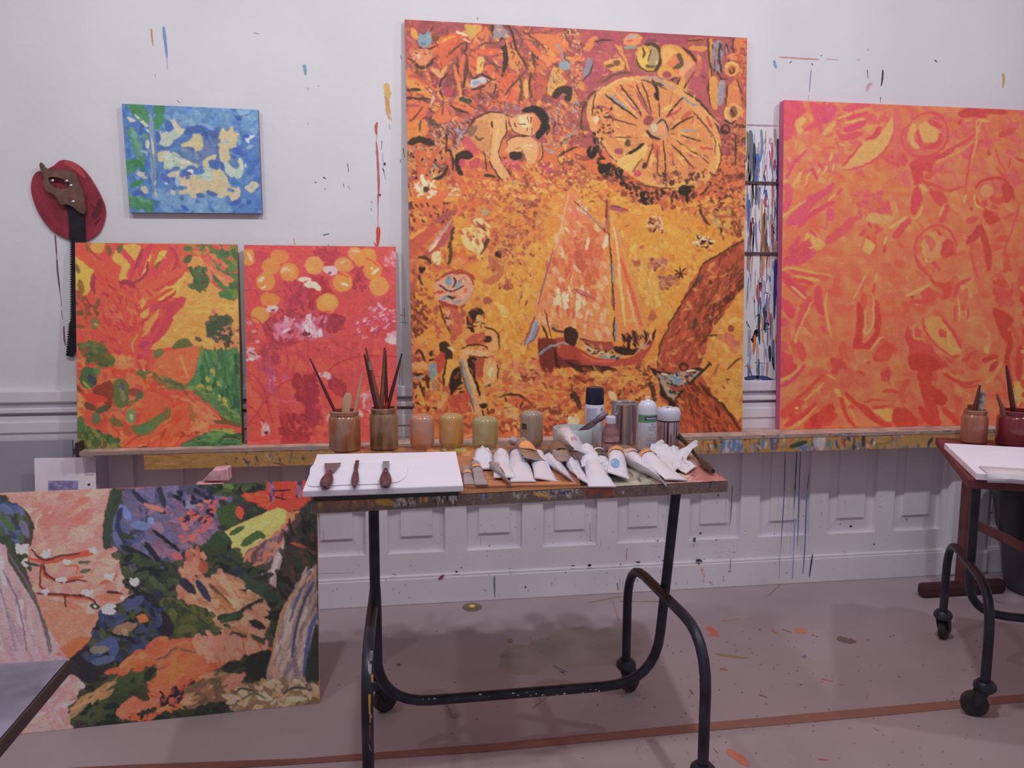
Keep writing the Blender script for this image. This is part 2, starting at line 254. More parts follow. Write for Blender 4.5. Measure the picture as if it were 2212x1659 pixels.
TALL = """
# whole ground: magenta red above, orange yellow below
o 0 0 1
p a44c58 860,30 1630,70 1630,400 860,400
p d9703f 860,300 1630,340 1630,960 860,960
p dc8c3c 1080,400 1610,440 1610,900 1060,900
p dd9438 900,600 1200,520 1200,860 900,860
p dc9438 1380,440 1560,470 1600,560 1500,640 1400,720 1380,600
d c05a40/d86a40/9c4848/e09048/7a4038/c86048 420 12 40 30 60 870,40 1270,60 1270,400 870,400
d b05068/a84058/c05a50/984a50 160 12 28 0 40 1270,65 1550,80 1540,260 1270,300
d e09a3c/d98a38/e0a850/d07838 900 10 18 60 80 880,400 1600,440 1600,930 890,930
d b85c48/a84f48/c8683c 260 7 12 30 90 1020,400 1190,400 1160,600 1000,560
d b8583f/a04a3a/c8683c/d0744a/8a3c30 420 7 13 20 80 1180,380 1610,380 1600,480 1200,430
d c86040/b05040/d07848/9c4638 420 8 15 0 70 890,760 1420,780 1420,940 890,940
d c05c42/a84c3c 130 7 11 40 90 890,480 1010,440 1000,700 890,760
d e0a048/e4ac58 200 8 14 80 50 1030,540 1170,520 1160,840 1060,840
d c86840/a84c48/d88c48/7a3c34 130 9 20 70 50 864,40 900,40 905,950 878,950
d c86840/a84c48/d88c48/7a3c34/c07058 110 9 20 70 50 1585,80 1618,84 1608,480 1588,480
d c86840/b8583c/d88c48/9a4838 90 9 24 0 40 880,915 1606,905 1606,948 880,948
d 9c4858/a85060/8a4048/b85850/984c58 90 9 30 0 40 868,44 1614,80 1614,104 868,70
D e0a048/dc9840/d8a050 300 16 26 20 70 1000,440 1570,440 1500,900 1000,880
D c88848/e0a858/cc7c48 160 14 24 40 80 900,560 1590,480 1590,900 900,900
d 4a2824/5c3428/6a3c38/7a4840 150 3.5 26 60 60 872,60 1240,80 1230,290 880,300
d e08858/d87048/e09868/c85c48 120 6 24 50 60 872,60 1240,80 1230,300 880,300
d 8a5060/9a5868/7a4858 60 8 20 60 60 872,60 1240,80 1230,260 880,260
# ---- upper left: lotus pads, leaves, fruit
o 860 30 4.149
F a8485c 70,60 240,80 230,180 110,320 80,500
F a04860 420,80 600,90 590,160 430,190
f d8603e 370,260 470,190 560,180 620,230 560,290 440,400 400,490 360,440
f cc5c40 560,230 620,240 560,330 440,480 400,500 380,420 450,360
f e0a048 130,130 170,160 190,230 150,230 120,180
f 6aa0cf 200,180 240,200 280,170 310,230 290,290 240,310 190,270
s 3a2a28 18 190,310 260,330 340,300
f d88868 130,340 250,320 310,360 290,430 210,470 140,420
e e8c8b8 190,390 20 22
s 403020 30 130,420 200,490 280,470 330,410
s c87860 22 110,360 150,340
s d8703c 60 380,250 420,230
s e0a040 26 400,260 470,220 520,210
s f0d8c0 24 530,170 580,190 620,210
s f0d0b0 16 590,240 650,260
f c8a850 600,110 640,100 720,150 660,240 630,210
s e0a050 30 680,120 740,130 700,190
s d87840 34 720,210 800,180 860,170
s 5a3a30 18 470,370 540,300 620,262
s 4a3028 16 620,270 615,400 600,560 590,750
s c06048 36 640,330 590,450 570,600
f dc6440 640,460 650,380 700,340 720,400 720,500 690,560 660,520
f dc5e44 720,340 800,320 920,320 940,345 900,370 780,385 730,370
s 704038 20 730,300 800,270 900,285
s d8e0d0 10 920,345 950,360
f dcb860 720,400 760,390 780,440 750,540 710,540 710,460
f dc6444 790,470 860,470 920,540 900,610 840,580 790,510
s 6a3a30 14 790,400 860,470 910,540
s c85c44 40 880,400 920,440 940,480
f 8c88a0 880,110 930,110 990,190 960,220 880,230 850,210
e c89098 905,150 20 20
s d87048 30 790,130 800,200
s 382820 26 850,110 850,200
s 2a201c 50 930,230 960,330 970,420 950,520
s 3a2828 22 990,110 1030,200 1060,330 1130,440 1165,505
s 704850 30 1030,130 1110,230 1090,330
e b05068 940,270 22 30
e c05068 920,440 20 26
f d88850 990,330 1060,340 1110,430 1120,480 1060,520 1010,490 990,420
s 804838 12 1010,350 1040,370 1020,420
f dc7848 1110,220 1220,190 1380,200 1500,240 1530,330 1420,360 1330,300 1200,240
s 6a4038 16 1140,180 1230,240 1310,310 1350,370
s dc6444 44 1150,260 1250,360 1300,380
s e09850 40 1340,340 1400,390 1340,470
f dc8450 1290,380 1350,360 1420,420 1380,480 1310,440
s b04858 26 1360,490 1440,440
s 8890b8 22 1410,280 1460,330 1480,430
f 7aa0c4 1440,460 1500,420 1540,470 1530,510 1470,510
f c86a48 0,0 1,0 1,1
s 4a3830 22 1200,350 1215,420 1225,490
s c86848 40 1170,520 1290,500
f d86042 940,570 1030,540 1090,560 1080,640 1010,740 910,800 905,700
s 5a4038 18 960,730 1050,630 1160,500
s dc6442 60 960,770 1040,760 1060,700
f c05448 1200,620 1280,560 1320,620 1320,720 1260,780 1200,730
e a84858 1240,650 30 24
s e0a860 40 1150,600 1150,700 1150,760
s 5a4030 26 1090,560 1110,680 1090,790
s 483020 20 1190,540 1180,650 1200,760
f d8a050 1360,560 1400,490 1460,500 1520,600 1460,680 1380,740 1340,700
d c8b090/6a5848/8898b0 14 8 50 70 20 1360,560 1450,560 1440,700 1340,720
f 2a2018 1380,740 1430,670 1500,650 1560,680 1550,780 1500,780 1480,720 1420,760
s b84c4c 30 1470,540 1560,640 1610,720
d d8a880/c87860/804030/a0a0b0 60 14 24 60 60 1530,250 1618,250 1618,800 1560,780
d d8a070/784838/d8b090 40 12 20 90 60 1460,150 1618,150 1618,250 1460,240
s 302018 14 660,560 690,590 740,550 800,570 850,600 890,590
f b8c8dc 655,600 700,595 740,580 790,575 795,620 740,640 700,665 655,660
f 7898c8 665,620 720,605 745,625 700,650 670,640
s 402820 18 670,690 740,670 800,640
f c07050 780,650 840,620 880,650 870,700 830,720
s 382820 12 880,630 880,680 850,720
f dc7a48 60,520 130,530 230,600 280,670 200,650 80,600
s b85048 34 110,560 190,580 270,640
f e09048 80,590 180,620 260,680 330,770 240,740 80,650
f dc7044 260,540 340,590 370,680 360,700 290,660
f 983848 290,520 350,580 365,640 340,680 300,610
s e0a070 30 320,500 380,570 420,520
s d8a860 30 340,520 400,530 440,480
s 2c2018 26 90,690 150,685 210,690
s 3c2820 22 90,760 190,765 290,770
s dc6c48 34 90,800 180,800 300,830
s e8b0a0 26 280,680 330,740 300,820
s 301c18 16 450,540 390,620 385,700 410,765
f 804048 450,560 500,560 530,640 520,740 440,750 420,680
e b83858 455,705 45 45
s dc7c48 30 510,470 540,600 560,740
s d86a44 30 590,380 570,500 560,600
s e09048 24 545,600 560,680 570,740
s 304028 40 560,770 660,790
s 4a3028 14 600,330 630,460 600,640 590,760
f dc6a42 90,870 200,830 280,820 240,930 130,1000 80,1000
s 5a3830 16 230,840 160,930 110,970
f d87048 350,880 420,830 480,840 520,900 450,980 370,990 310,950
s 803028 16 410,850 400,920
s 3c2818 16 480,830 560,870 640,900
s b05080 20 440,840 500,890
f dc7044 500,790 600,800 690,870 680,920 600,870 500,830
f e08040 90,1000 180,960 260,960 270,1080 200,1110 120,1150 90,1120
s 505038 22 210,960 205,1010 200,1060
s 504838 70 300,960 320,1000
s 282018 60 110,1160 200,1130 260,1150 340,1170
s e0b080 12 540,920 470,980 410,1010
d c89060/d8a880/a8a0a0/6a5048 70 14 20 60 50 330,1010 430,1000 420,1180 380,1250 330,1150
d c89060/d8a860/7a90a0/8a5848/2a2018 170 16 22 70 70 90,1200 420,1200 440,1480 90,1480
s cc5c40 40 170,1220 190,1340 200,1450
s cc5c44 40 380,1200 310,1300 270,1430
s 301c18 30 330,1480 400,1460 450,1370
d 9890b0/a85068/c87858/8898c0/502828 100 9 40 45 25 440,980 680,930 620,1080 500,1240 450,1100
s 8ca0cc 18 600,1050 560,1110 530,1200
s 8898c8 14 500,1040 600,1070
f c84a60 620,1080 700,1170 720,1260 600,1240 590,1150
f 241818 560,1240 620,1230 680,1270 640,1310 590,1310 560,1370 590,1440 550,1440 510,1360 520,1280
e c84060 580,1340 34 40
f c04860 640,1330 740,1290 720,1380 660,1390
s d06048 40 440,1290 490,1400 520,1500
s 301818 16 420,1030 440,1100 430,1250
s 302018 20 430,1230 480,1240 500,1400
# lying figure with bent back and folded arms
F 8a5060 960,820 1080,820 1160,900 1040,930 960,920
d b04870/c05060/90a0c0/a85050 50 12 30 -20 40 700,850 1120,780 1100,920 720,930
f d8a068 690,980 770,920 870,890 960,910 990,960 970,1050 930,1160 920,1280 960,1400 990,1470 960,1510 900,1450 850,1380 820,1290 740,1220 650,1120 620,1080
f c88858 700,990 800,960 830,1060 820,1230 740,1210 650,1100
s 7a6050 60 650,1090 700,1010
s 584838 20 700,1100 730,1130 770,1120
f dca870 850,960 920,940 975,1000 950,1120 915,1220 930,1330 1000,1460 960,1500 880,1420 830,1320 840,1150
s e8b888 18 900,1040 880,1180 890,1300
s a86848 10 850,1050 835,1180 825,1300
s 402018 12 670,960 760,910 850,885 930,900
s 402018 12 972,960 975,1060 925,1160 905,1270
s 402018 11 910,1280 960,1370 1020,1460
s 402018 11 820,1320 880,1420 950,1520
s 3c2018 10 770,1230 790,1320 800,1420
s 402018 9 690,930 630,1050 620,1090
s 3c2018 16 840,970 850,1020
f e0aa78 1000,960 1060,930 1140,900 1220,910 1250,960 1240,1060 1180,1100 1090,1095 1030,1050
f ecc8a0 1090,930 1160,915 1190,990 1150,1030 1090,1000
f d87850 1220,920 1280,980 1260,1050 1220,1060 1200,980
s 301810 7 1150,1000 1080,990
s 301810 8 1160,930 1175,985
s 301810 8 1200,930 1190,985
s 301810 7 1165,1020 1155,1060
s 301810 7 1200,1025 1200,1085
s 401810 11 1045,980 1065,1030
s 503018 10 1000,960 1030,1050 1100,1090 1200,1100
f 141210 1110,870 1200,830 1290,850 1350,940 1350,1040 1300,1090 1260,1130 1230,1090 1270,1030 1280,970 1230,900 1150,890
f dca878 980,1130 1080,1105 1180,1110 1250,1160 1255,1260 1220,1340 1160,1340 1120,1250 1050,1240 980,1250
s 402018 12 980,1140 1060,1105 1170,1105
s 402018 11 980,1140 975,1240
f 201814 1000,1250 1060,1240 1110,1250 1100,1310 1020,1310
s 8a5038 9 1100,1200 1050,1215
s f0c8a0 20 1130,1190 1200,1180
s 7a5030 12 1110,1220 1150,1330
s c88858 30 1270,1160 1290,1240 1270,1330
s 402018 10 1290,1170 1300,1270 1270,1330
s 502018 14 960,1300 920,1270
f d87048 920,1180 970,1130 980,1260 930,1290
d c04858/b84860/d86a70 30 26 30 30 40 940,1310 1100,1320 1080,1400 960,1400
d b84468 12 30 40 60 30 1280,1330 1390,1320 1380,1400 1300,1410
d c86048/e0a050/804838/d8b060 130 18 30 30 80 1080,1360 1618,1240 1618,1659 1000,1540
s 7098c0 22 1000,1550 1060,1490
s 382818 26 780,1450 860,1460 910,1500
d 7a90b0/c0a080/8a7080 40 12 50 -50 15 1380,1180 1618,1000 1618,1060 1420,1230
s 3a2a20 22 1450,1170 1530,1120 1600,1095
s 4a3028 24 1440,1280 1520,1230 1600,1200
d 8898c0/b0b0c0 8 10 40 20 20 1310,1210 1400,1240 1380,1260
d b05040/c06848/8a3c38/8890b0/d89060 150 16 34 70 40 1340,820 1618,800 1618,1180 1360,1180
# daisy lower left
d e8d8c8/d8c8b8/e0c8a8 26 22 60 0 90 170,1530 340,1500 330,1640 180,1640
d e8dcd0 8 20 70 60 12 220,1470 250,1480 250,1560
s e8e0d0 16 210,1480 240,1550;s e8e0d0 16 330,1490 290,1560;s e8e0d0 16 150,1560 220,1580;s e8dcd0 18 180,1640 230,1610;s e8e0d0 18 360,1600 300,1590
e 3a2820 255,1575 26 26
d e0c8b0/d8a880/c88870 34 16 26 60 60 440,1540 560,1520 560,1659 450,1659
d e0a040/dc9440/e8b060 120 22 40 20 50 600,1480 1618,1480 1618,1659 580,1659
d c05840/b04c60/c86848 60 18 26 40 60 600,1440 1400,1440 1400,1640 600,1640
# ---- upper right: cartwheel, hooded figure, columns
o 1240 60 4.149
F b04868 100,60 420,70 420,120 300,400 160,500 90,560
d a84060/984460/b85858 60 26 70 20 30 170,70 420,90 540,260 300,420 150,540
f d88048 150,100 210,95 180,160 130,220 90,200
s 302018 12 180,140 250,120 340,125
d d8a070/e0b088/784030 50 12 22 70 60 0,110 130,230 130,400 60,560 0,560
f 7a88a8 120,290 160,290 155,390 90,460 80,420
s 2c2830 14 165,340 140,420 80,480
s d89040 30 370,160 430,240 490,390
s 5a4030 22 430,290 460,370
f d8a050 270,310 340,290 430,290 450,370 360,400 280,360
e 6a4838 380,325 34 26
s 704030 30 290,355 350,350
f dc9060 450,100 520,60 600,80 600,130 560,170 470,170 440,140
s 88a8c8 20 480,100 560,80
s 78a098 26 450,190 560,185
s c84c54 20 470,130 520,120
s a04068 50 620,90 800,130 1000,140
s 904058 22 590,70 800,80 1180,90
s 704048 24 640,130 740,130
s d89048 50 1040,190 1180,200
s 4a3020 14 1010,125 1160,120
f c8a040 560,200 620,170 700,160 770,200 775,290 740,380 680,415 600,385 555,300
f a09078 690,180 760,220 765,320 700,380 660,300
s 3a3018 30 640,160 720,165 770,230 765,320 720,400
s 40381c 14 560,260 575,340 640,395 720,405
f dcb458 570,230 640,190 670,230 660,330 620,370 570,300
s 50401c 22 615,190 625,240 615,280
s 54461c 14 690,210 670,260 660,310
s 5a5020 24 640,350 720,360
f d89c48 770,190 860,160 950,180 1000,240 1080,330 1100,430 1010,440 920,450 830,470 740,430 780,320
f e0a860 780,210 880,190 920,280 880,360 800,340
f d87848 820,330 900,240 950,300 990,390 940,430 870,380
f d89878 960,320 1060,330 1080,400 1000,470 940,420
s 504838 44 930,250 960,330 890,370
s 3a2418 26 970,190 1040,240 1080,310
s dc8848 40 1110,260 1120,350 1090,450
f d8a050 930,500 980,430 1050,440 1010,560 960,640 910,640
s 3a2018 18 1080,400 1030,470 990,530 970,590
s 3a2018 14 940,470 910,540 920,620
e a03858 830,430 40 30
s 3c2838 26 870,470 920,460
s b05060 60 1080,500 1160,560 1160,640
F b04c64 980,440 1180,300 1190,680 1080,620
s 7a3a50 30 1140,440 1170,460
s d89838 22 1220,110 1215,300 1210,450
s 4a3828 20 1195,110 1205,290 1230,440
f 8088a8 1240,160 1320,140 1320,300 1300,400 1240,380
d 3c3030/a85060/8898b8 40 14 60 85 20 1240,130 1420,110 1420,260 1330,420 1240,420
s 302420 18 1300,150 1290,260 1310,400
s 382c28 18 1420,110 1420,220
f d87848 1430,120 1540,110 1540,240 1440,230
s d88058 60 1380,270 1500,270
d c05040/a84058/d87848 70 20 36 40 80 1430,110 1550,110 1545,700 1430,600
e d8a050 1410,380 70 66
e b86040 1405,385 40 38
s 40281c 14 1380,380 1400,420 1430,400 1410,360
s e8b868 20 1345,350 1400,320 1470,350
f d89848 1205,470 1260,440 1280,520 1280,720 1230,720 1205,600
s 4a3018 12 1200,470 1195,560 1215,700
s 40281c 14 1270,400 1310,460 1360,470
f 8890b8 1290,500 1340,480 1340,620 1310,700 1280,680
f d88048 1360,560 1440,480 1480,600 1480,690 1360,700
s 4a2c1c 14 1370,520 1350,700
s 4a2c1c 12 1450,470 1490,580
e d8a058 1420,760 70 80
e 7a5040 1420,760 34 56
s e8c078 18 1360,720 1350,800 1400,850
s e0a860 16 1440,700 1500,740 1500,810
s 3a2820 16 1390,740 1430,800
s 3c2820 18 1340,840 1400,870 1440,840
s 4a3828 22 1430,870 1540,900
s c86048 40 1520,760 1530,840
d 5a3028/b85c44/8a4038/d08050 170 16 30 60 60 1310,880 1540,880 1540,1240 1320,1240
e 3a2420 1345,920 44 46
s a85048 20 1330,920 1350,900 1370,930
s 3c2a18 14 1440,960 1440,1080 1440,1230
s d08048 16 1540,940 1480,1010;s d07c48 16 1540,1050 1460,1110;s c87048 16 1540,1160 1450,1220
# wheel rim and spokes
f dca05c 110,740 150,640 230,560 340,500 480,450 620,440 760,460 900,510 1020,590 1130,700 1230,830 1290,960 1310,1100 1290,1240 1200,1370 1080,1440 900,1460 720,1440 560,1360 380,1230 240,1080 150,920
f d48850 180,760 250,620 380,530 520,500 660,500 820,540 970,650 1100,800 1200,940 1240,1090 1210,1230 1120,1330 960,1390 780,1390 640,1330 460,1220 320,1080 210,920
d d88850/dca058/b85860/c86c48/e0b068 170 18 90 40 70 240,640 560,520 820,560 1080,800 1200,1050 1160,1280 900,1380 640,1320 380,1120 220,900
f d88c58 300,940 640,880 640,960 360,960
f e0b868 400,1190 620,1040 640,1140 520,1280 420,1260
s d8a868 24 330,540 440,660 570,790
s b05868 26 420,560 530,720 600,800
s a04860 30 560,560 620,700 690,800
s e0b068 22 430,580 520,680 590,750
s e0a858 20 540,520 600,620 640,700
s 7898c0 20 320,610 400,680 460,730
s 2c2018 18 280,610 380,690 480,760 560,820
s 3c2018 16 410,520 500,640 570,730 600,800
s 4a2c20 14 550,520 600,620 650,720
s 482a20 12 600,500 660,640 690,780
s 5a3428 12 260,800 380,830 550,885
s 5a3828 10 360,985 500,990
s b84858 26 820,800 900,770 960,720
s c85040 40 960,830 1040,760
s 3c2018 16 970,630 900,710 830,800
s 40281c 12 760,680 760,740 765,820
s 40281c 18 860,920 940,860 1060,800
s 8898b8 14 950,930 1100,920
s 7a90a0 16 990,960 1010,1020
s e0b060 16 930,960 1000,960 980,1010
s 40281c 12 960,970 1060,1000 1130,1025
s 50301c 12 900,1000 1000,1080 1120,1150 1200,1220
s c03850 16 1120,1080 1240,1095
s 4a2a1c 14 870,1050 960,1140 1060,1260
s c85848 60 730,1060 740,1160
s 40241c 14 790,1020 810,1150 815,1290 825,1440
s 583420 12 740,1100 745,1260 730,1330
s 4a3020 14 710,1040 670,1150 640,1240
s 281810 26 620,1040 560,1090 470,1140
s 7a5030 14 610,1170 560,1240 520,1300
s e0b060 26 700,1140 680,1240
s e0b468 24 930,1150 980,1230
s e0a850 20 960,1060 1100,1160
e 382028 630,1240 22 34
e c04060 565,1310 34 34
e 984458 400,1110 44 30
e 4a4030 480,1040 28 36
e 8a3c4c 665,840 46 44
f c09070 700,840 760,810 820,840 850,900 830,970 770,1000 690,970 660,920
e e09068 770,910 50 44
s 2c2828 14 740,860 790,830 830,880 840,940
s 2a201c 26 650,930 690,980 760,1000
f b8c0b0 690,880 730,870 740,930 700,940
s 281c18 30 700,480 740,560 740,640
s 3c3c3c 26 690,500 800,520
s 201814 34 720,600 750,660
s 6a7080 18 700,460 800,470
s d8a080 22 640,540 660,560
s 9c7848 12 880,560 850,700
# rim lines
s 4a3020 16 200,560 110,660 70,780 65,900 100,980
s 4a3424 14 190,590 170,700 160,800
s e0b068 20 240,560 300,540 400,480 480,460 570,490
s 5a4838 22 260,490 360,430 500,410
s b09080 30 600,470 720,460 820,520 900,560
s 5a4030 14 600,480 700,500 820,560
s 7888b0 18 960,620 1050,690 1110,700
s 403020 18 980,580 1080,640 1180,740 1260,860 1300,960
s d8b068 16 1150,740 1230,820 1290,880
s c85044 26 1180,800 1230,900
s 5a3c28 14 1060,760 1140,850 1200,920 1220,980
s e0b868 26 1260,1000 1290,1100 1270,1260
s 4a3020 12 1290,1040 1310,1160 1280,1290
s 6a4028 10 1220,930 1260,1040 1250,1150
s 60402c 16 240,1040 300,1130 380,1210
s 5a3820 14 330,1290 460,1370 600,1410 760,1440 900,1440
s d86048 60 230,1090 300,1170
s c86048 60 480,1380 560,1430
s d06048 44 800,1490 900,1500
s e0b450 24 870,1420 1000,1390 1130,1340
s 4a3018 20 1220,1390 1170,1460 1120,1500
s 7a4430 14 880,1200 910,1260
d 2a1c14/3c2418/5a3428/1c1410 90 26 34 60 60 180,940 260,1010 300,1200 560,1420 700,1500 640,1600 500,1480 240,1320 120,1130
d 2a1c14/4a2c20/6a3c2c 46 24 28 70 60 640,1430 1060,1430 1080,1540 640,1600
e 1a1410 155,1120 46 56
e 1c1410 270,1270 60 50
e 1e1410 400,1300 40 50
e 1c1410 985,1460 60 50
s 1e1610 40 600,1480 620,1570
s 1e1610 30 1000,1480 1010,1570
d 4a2c20/a85c50/c87858/6a4838 70 24 30 50 60 700,1310 1180,1290 1150,1420 720,1400
d 5a3828/b86058/3c2820 46 18 24 60 60 170,700 350,720 350,960 180,960
f e8d0b8 190,800 220,820 200,870 170,840
d 7a4030/a85040/5a3020/c86848 120 20 26 50 60 1140,1260 1540,1240 1540,1659 1200,1560
d e0a048/d88c40 60 26 30 40 60 1060,1560 1300,1500 1540,1400 1540,1659 1000,1659
d dc9840/e0a848 150 30 50 10 50 0,1250 200,1330 480,1530 900,1640 0,1659
d c06848/b05848 50 24 26 40 80 0,1150 200,1300 150,1450 0,1450
# ---- lower left: leaves, lotus, seated figure
o 860 420 3.19
d 3c2418/6a3428/b85c48/a84858 50 16 26 60 50 90,60 400,60 400,200 90,180
f c85444 80,310 170,240 270,220 280,250 200,330 140,400 80,440
s e0a848 20 80,310 150,260 200,230
s a84c54 40 270,190 340,140 400,120
f b04c58 330,280 380,220 390,260 300,360 200,430 150,440 220,370
s e8d8a8 24 300,270 260,340 220,390
s b890a0 20 370,180 320,250 280,300
s c8a0a0 16 220,370 280,300 330,250
s 3a3818 20 390,230 370,320 350,370
s 3c4018 24 370,360 365,420 350,480
f e8d8b0 240,410 290,390 300,440 290,480 250,470
s 402820 26 150,430 200,440 230,470
s 2c2420 26 160,500 170,540
s 4a2c20 18 150,560 170,620
e 2c2018 175,515 24 18
d e0a040/dc9438 40 22 40 60 40 400,150 480,200 440,330 400,420
f e8c890 440,240 540,230 620,260 600,360 540,400 460,350
d e8d0a0/dcb060/a85840/c87850 40 18 40 50 30 430,260 620,180 640,300 560,410
e 98a088 605,120 26 26
e e8d0a0 560,185 40 26
s 603818 16 630,310 600,370 570,410
s 4a3020 20 620,310 600,360
s 5a3c28 16 540,190 610,250
d 30180f 3 30 24 -10 20 670,400 760,390 750,400 690,430
e 2c1812 690,415 18 18
e 3a1c14 740,385 18 14
f b86848 620,430 650,420 730,480 720,560 680,600 640,620 590,600 650,560 640,500
d b05c48/a05048/c07050/904840 80 16 20 20 80 660,250 900,240 930,420 700,440
d b86050/c87050/a85444/7a3c30 60 16 20 40 80 820,30 960,50 940,240 830,180
d a85448/8a4030/b86048 34 18 24 70 50 560,430 950,470 920,790 720,700
d e0a040/dc9438/e4b058 170 24 40 75 30 940,300 1110,280 1060,460 950,800 640,1000 660,680
f a04438 725,630 745,590 765,590 795,625 780,655 730,655
e a05040 620,730 30 26
d c8c070/d8b868 12 20 30 20 40 690,740 750,780 740,850
d 803828/b05440/6a3020 60 18 34 60 40 90,640 200,640 210,960 90,980
# lotus bowl
f a03c38 262,600 320,550 400,525 480,535 530,590 525,560 470,530 400,520
f d8a090 265,610 320,560 420,545 500,570 530,630 510,700 450,750 360,770 290,740 262,680
s a83c34 20 280,590 330,550 410,535 490,550 525,620
s b89080 16 530,640 500,710 440,760
s a03430 28 290,730 340,760 420,775 
f 6898c8 330,590 350,555 375,590 360,625 340,620
f 78a8d0 400,620 430,595 440,610 410,645
s 3a2830 14 385,570 400,600 385,640
s 30283a 12 290,620 330,650 360,670
s 3a3040 10 380,670 430,640 460,630
s c84c44 26 270,670 330,670
e d86850 470,660 16 16
s e8d0b0 22 450,600 490,600
s 6a90b8 20 310,720 350,700 380,730
s 788cb8 18 390,740 440,730
s 2c2020 18 350,705 400,710
e 401818 368,665 8 8
s 5a3020 14 290,760 310,830 340,900 370,960
f d8a088 330,790 370,800 390,880 370,910 340,880
s 4a2820 16 330,840 360,855
s d8706c 30 380,840 400,920 390,980
d c85c48/b85048 30 24 60 80 20 350,780 470,800 450,930 380,1000
# seated figure
f 241810 485,820 510,790 550,780 590,800 600,850 570,870 545,860 520,900 530,950 490,930 475,880
f d89c50 545,830 580,830 600,880 595,950 565,960 530,940 550,900
f e0b070 540,840 570,840 575,880 545,880
s 3a2818 8 540,880 570,870;s 3a2818 8 575,880 600,885
s 50381c 6 575,890 580,920
s 40241c 10 500,900 550,910
s c04838 24 500,850 510,880
f c05040 470,970 530,960 610,940 640,970 600,1020 540,1030 470,1030
f dc9450 360,1030 420,980 480,920 510,960 460,1010 400,1050
f e0a068 600,940 660,940 695,990 690,1070 640,1110 560,1110 470,1090 450,1060 560,1060 610,1020
s 4a2418 12 600,910 660,930 695,970 700,1060
e 2c1c14 620,995 30 24
s 3a2018 12 440,1060 520,1030 600,1040 620,1060
s e8b890 26 450,1080 530,1085 620,1090
s 50281c 10 480,1110 580,1120 650,1110
f 302018 290,1020 340,1010 370,1070 380,1130 330,1130 300,1080
s e8d0b0 20 350,1050 400,1070
f dca850 330,1150 380,1130 390,1190 360,1280 330,1350 320,1330 320,1240
f 241610 380,1210 430,1190 440,1290 400,1340 370,1380 360,1300
s 3c2010 12 340,1130 320,1240 320,1330 290,1420 270,1470
f c05840 320,1310 360,1330 340,1370 310,1350
f d8a060 300,1360 350,1370 320,1440 280,1480 270,1460
f e0a870 430,1110 480,1100 500,1170 530,1260 560,1350 580,1430 550,1510 510,1490 490,1380 460,1270
s 8098a8 20 440,1130 460,1210 490,1300 510,1390
s 6a5848 16 430,1150 450,1240 480,1340 510,1430 530,1490
s f0b890 16 470,1150 500,1230 530,1330
s 2a1810 20 490,1160 530,1260 570,1380
f 281810 480,1130 550,1130 540,1220 510,1240
f b04838 540,1140 600,1130 590,1250 540,1230
f dcb078 600,1140 660,1120 690,1190 680,1260 640,1310 600,1310 590,1230
s f0d8b0 24 650,1190 620,1270
s 3a2018 16 600,1320 650,1300
s 4a2818 10 690,1170 690,1260
s e0b078 24 590,1380 600,1420
f 241c14 560,1440 600,1430 620,1450 590,1470
s e0a078 40 540,1440 560,1490 600,1520
s 3a2010 10 580,1480 600,1520 630,1530
s 3a2010 10 620,1460 630,1510
s 8098b8 14 510,1390 530,1440
# left small people
s 4a2820 18 130,1090 150,1070 180,1110 190,1150
f d8a060 110,1160 190,1150 200,1190 110,1200
s 3c2018 16 110,1230 180,1235
s 90a0b0 14 110,1255 180,1255
s 4a2818 16 120,1330 150,1290 170,1340 190,1400
e 2c2420 235,1090 16 20
f 6a98c4 220,1170 265,1160 270,1240 240,1290 225,1250
s 3a2018 14 220,1140 250,1130
s 8890b0 30 240,1290 260,1340
s a86058 20 270,1300 290,1350
f c03c34 270,1120 320,1080 330,1160 280,1230
s 4a2818 20 200,1240 220,1350
d c86848/4a2818/e0a050 40 16 30 60 50 100,1260 330,1260 300,1480 100,1480
d d86048/c85848/c04838 26 40 60 40 60 380,1380 480,1380 470,1480 380,1480
s 2c2010 9 400,1340 440,1330;s 2c2010 14 430,1300 450,1295;s 2c2010 14 430,1355 455,1355
# boat bow, bank
d d8583c/e07048/c86048/e0a050 120 24 60 10 30 640,1290 1244,1240 1244,1420 900,1500 640,1340
s 40281c 14 700,1390 780,1370 860,1390 920,1440 970,1490
s a04428 22 860,1400 930,1440 970,1490
s 4a2818 12 740,1390 750,1420;s 5a3018 14 860,1420 840,1470;s 6a3420 14 820,1490 850,1460
e 8a3c28 1075,1520 46 46
e 702c20 1080,1580 46 20
d c86040/d87048/9a4030/e0a860/8a4030 160 22 40 40 60 640,1440 1244,1440 1244,1640 640,1640
d e8d8c0/e0c0a0 16 30 40 60 40 1160,1540 1240,1530 1240,1600
f e0b070 740,1470 830,1470 820,1540 750,1520
d c86850/d88060/e0b060 80 26 40 10 60 720,1150 1000,1150 1100,1280 760,1350
d a04838/8a3c2c 20 16 30 20 30 830,1200 970,1200 960,1290 830,1290
d 5a2c1c/3a2014/7a3020 26 18 30 20 60 1180,1260 1244,1250 1244,1480 1190,1480
f 90a0c8 860,1040 900,960 950,850 970,860 960,960 920,1010
f 7088c8 930,960 955,870 950,980 900,1020
s a04848 16 950,830 900,950 870,1030
s a04040 10 970,900 950,980 890,1030
s 3c2418 14 955,795 1000,900 1045,1030
# ---- lower right: sail boat, trunk, insect
o 1240 420 3.19
f e08858 -40,-20 20,-20 110,130 190,230 240,270 230,400 250,600 260,800 265,1000 20,990 -60,980 -240,880 -270,740 -190,560 -120,300
f e08050 -190,560 -120,300 -60,0 20,40 100,150 220,260 200,400 150,600 -40,640
d e88060/e09868/e8a878/d87050/e8b890/ecc4a4 190 30 60 70 30 -200,560 -60,40 30,30 220,270 240,600 255,980 30,970 -240,860
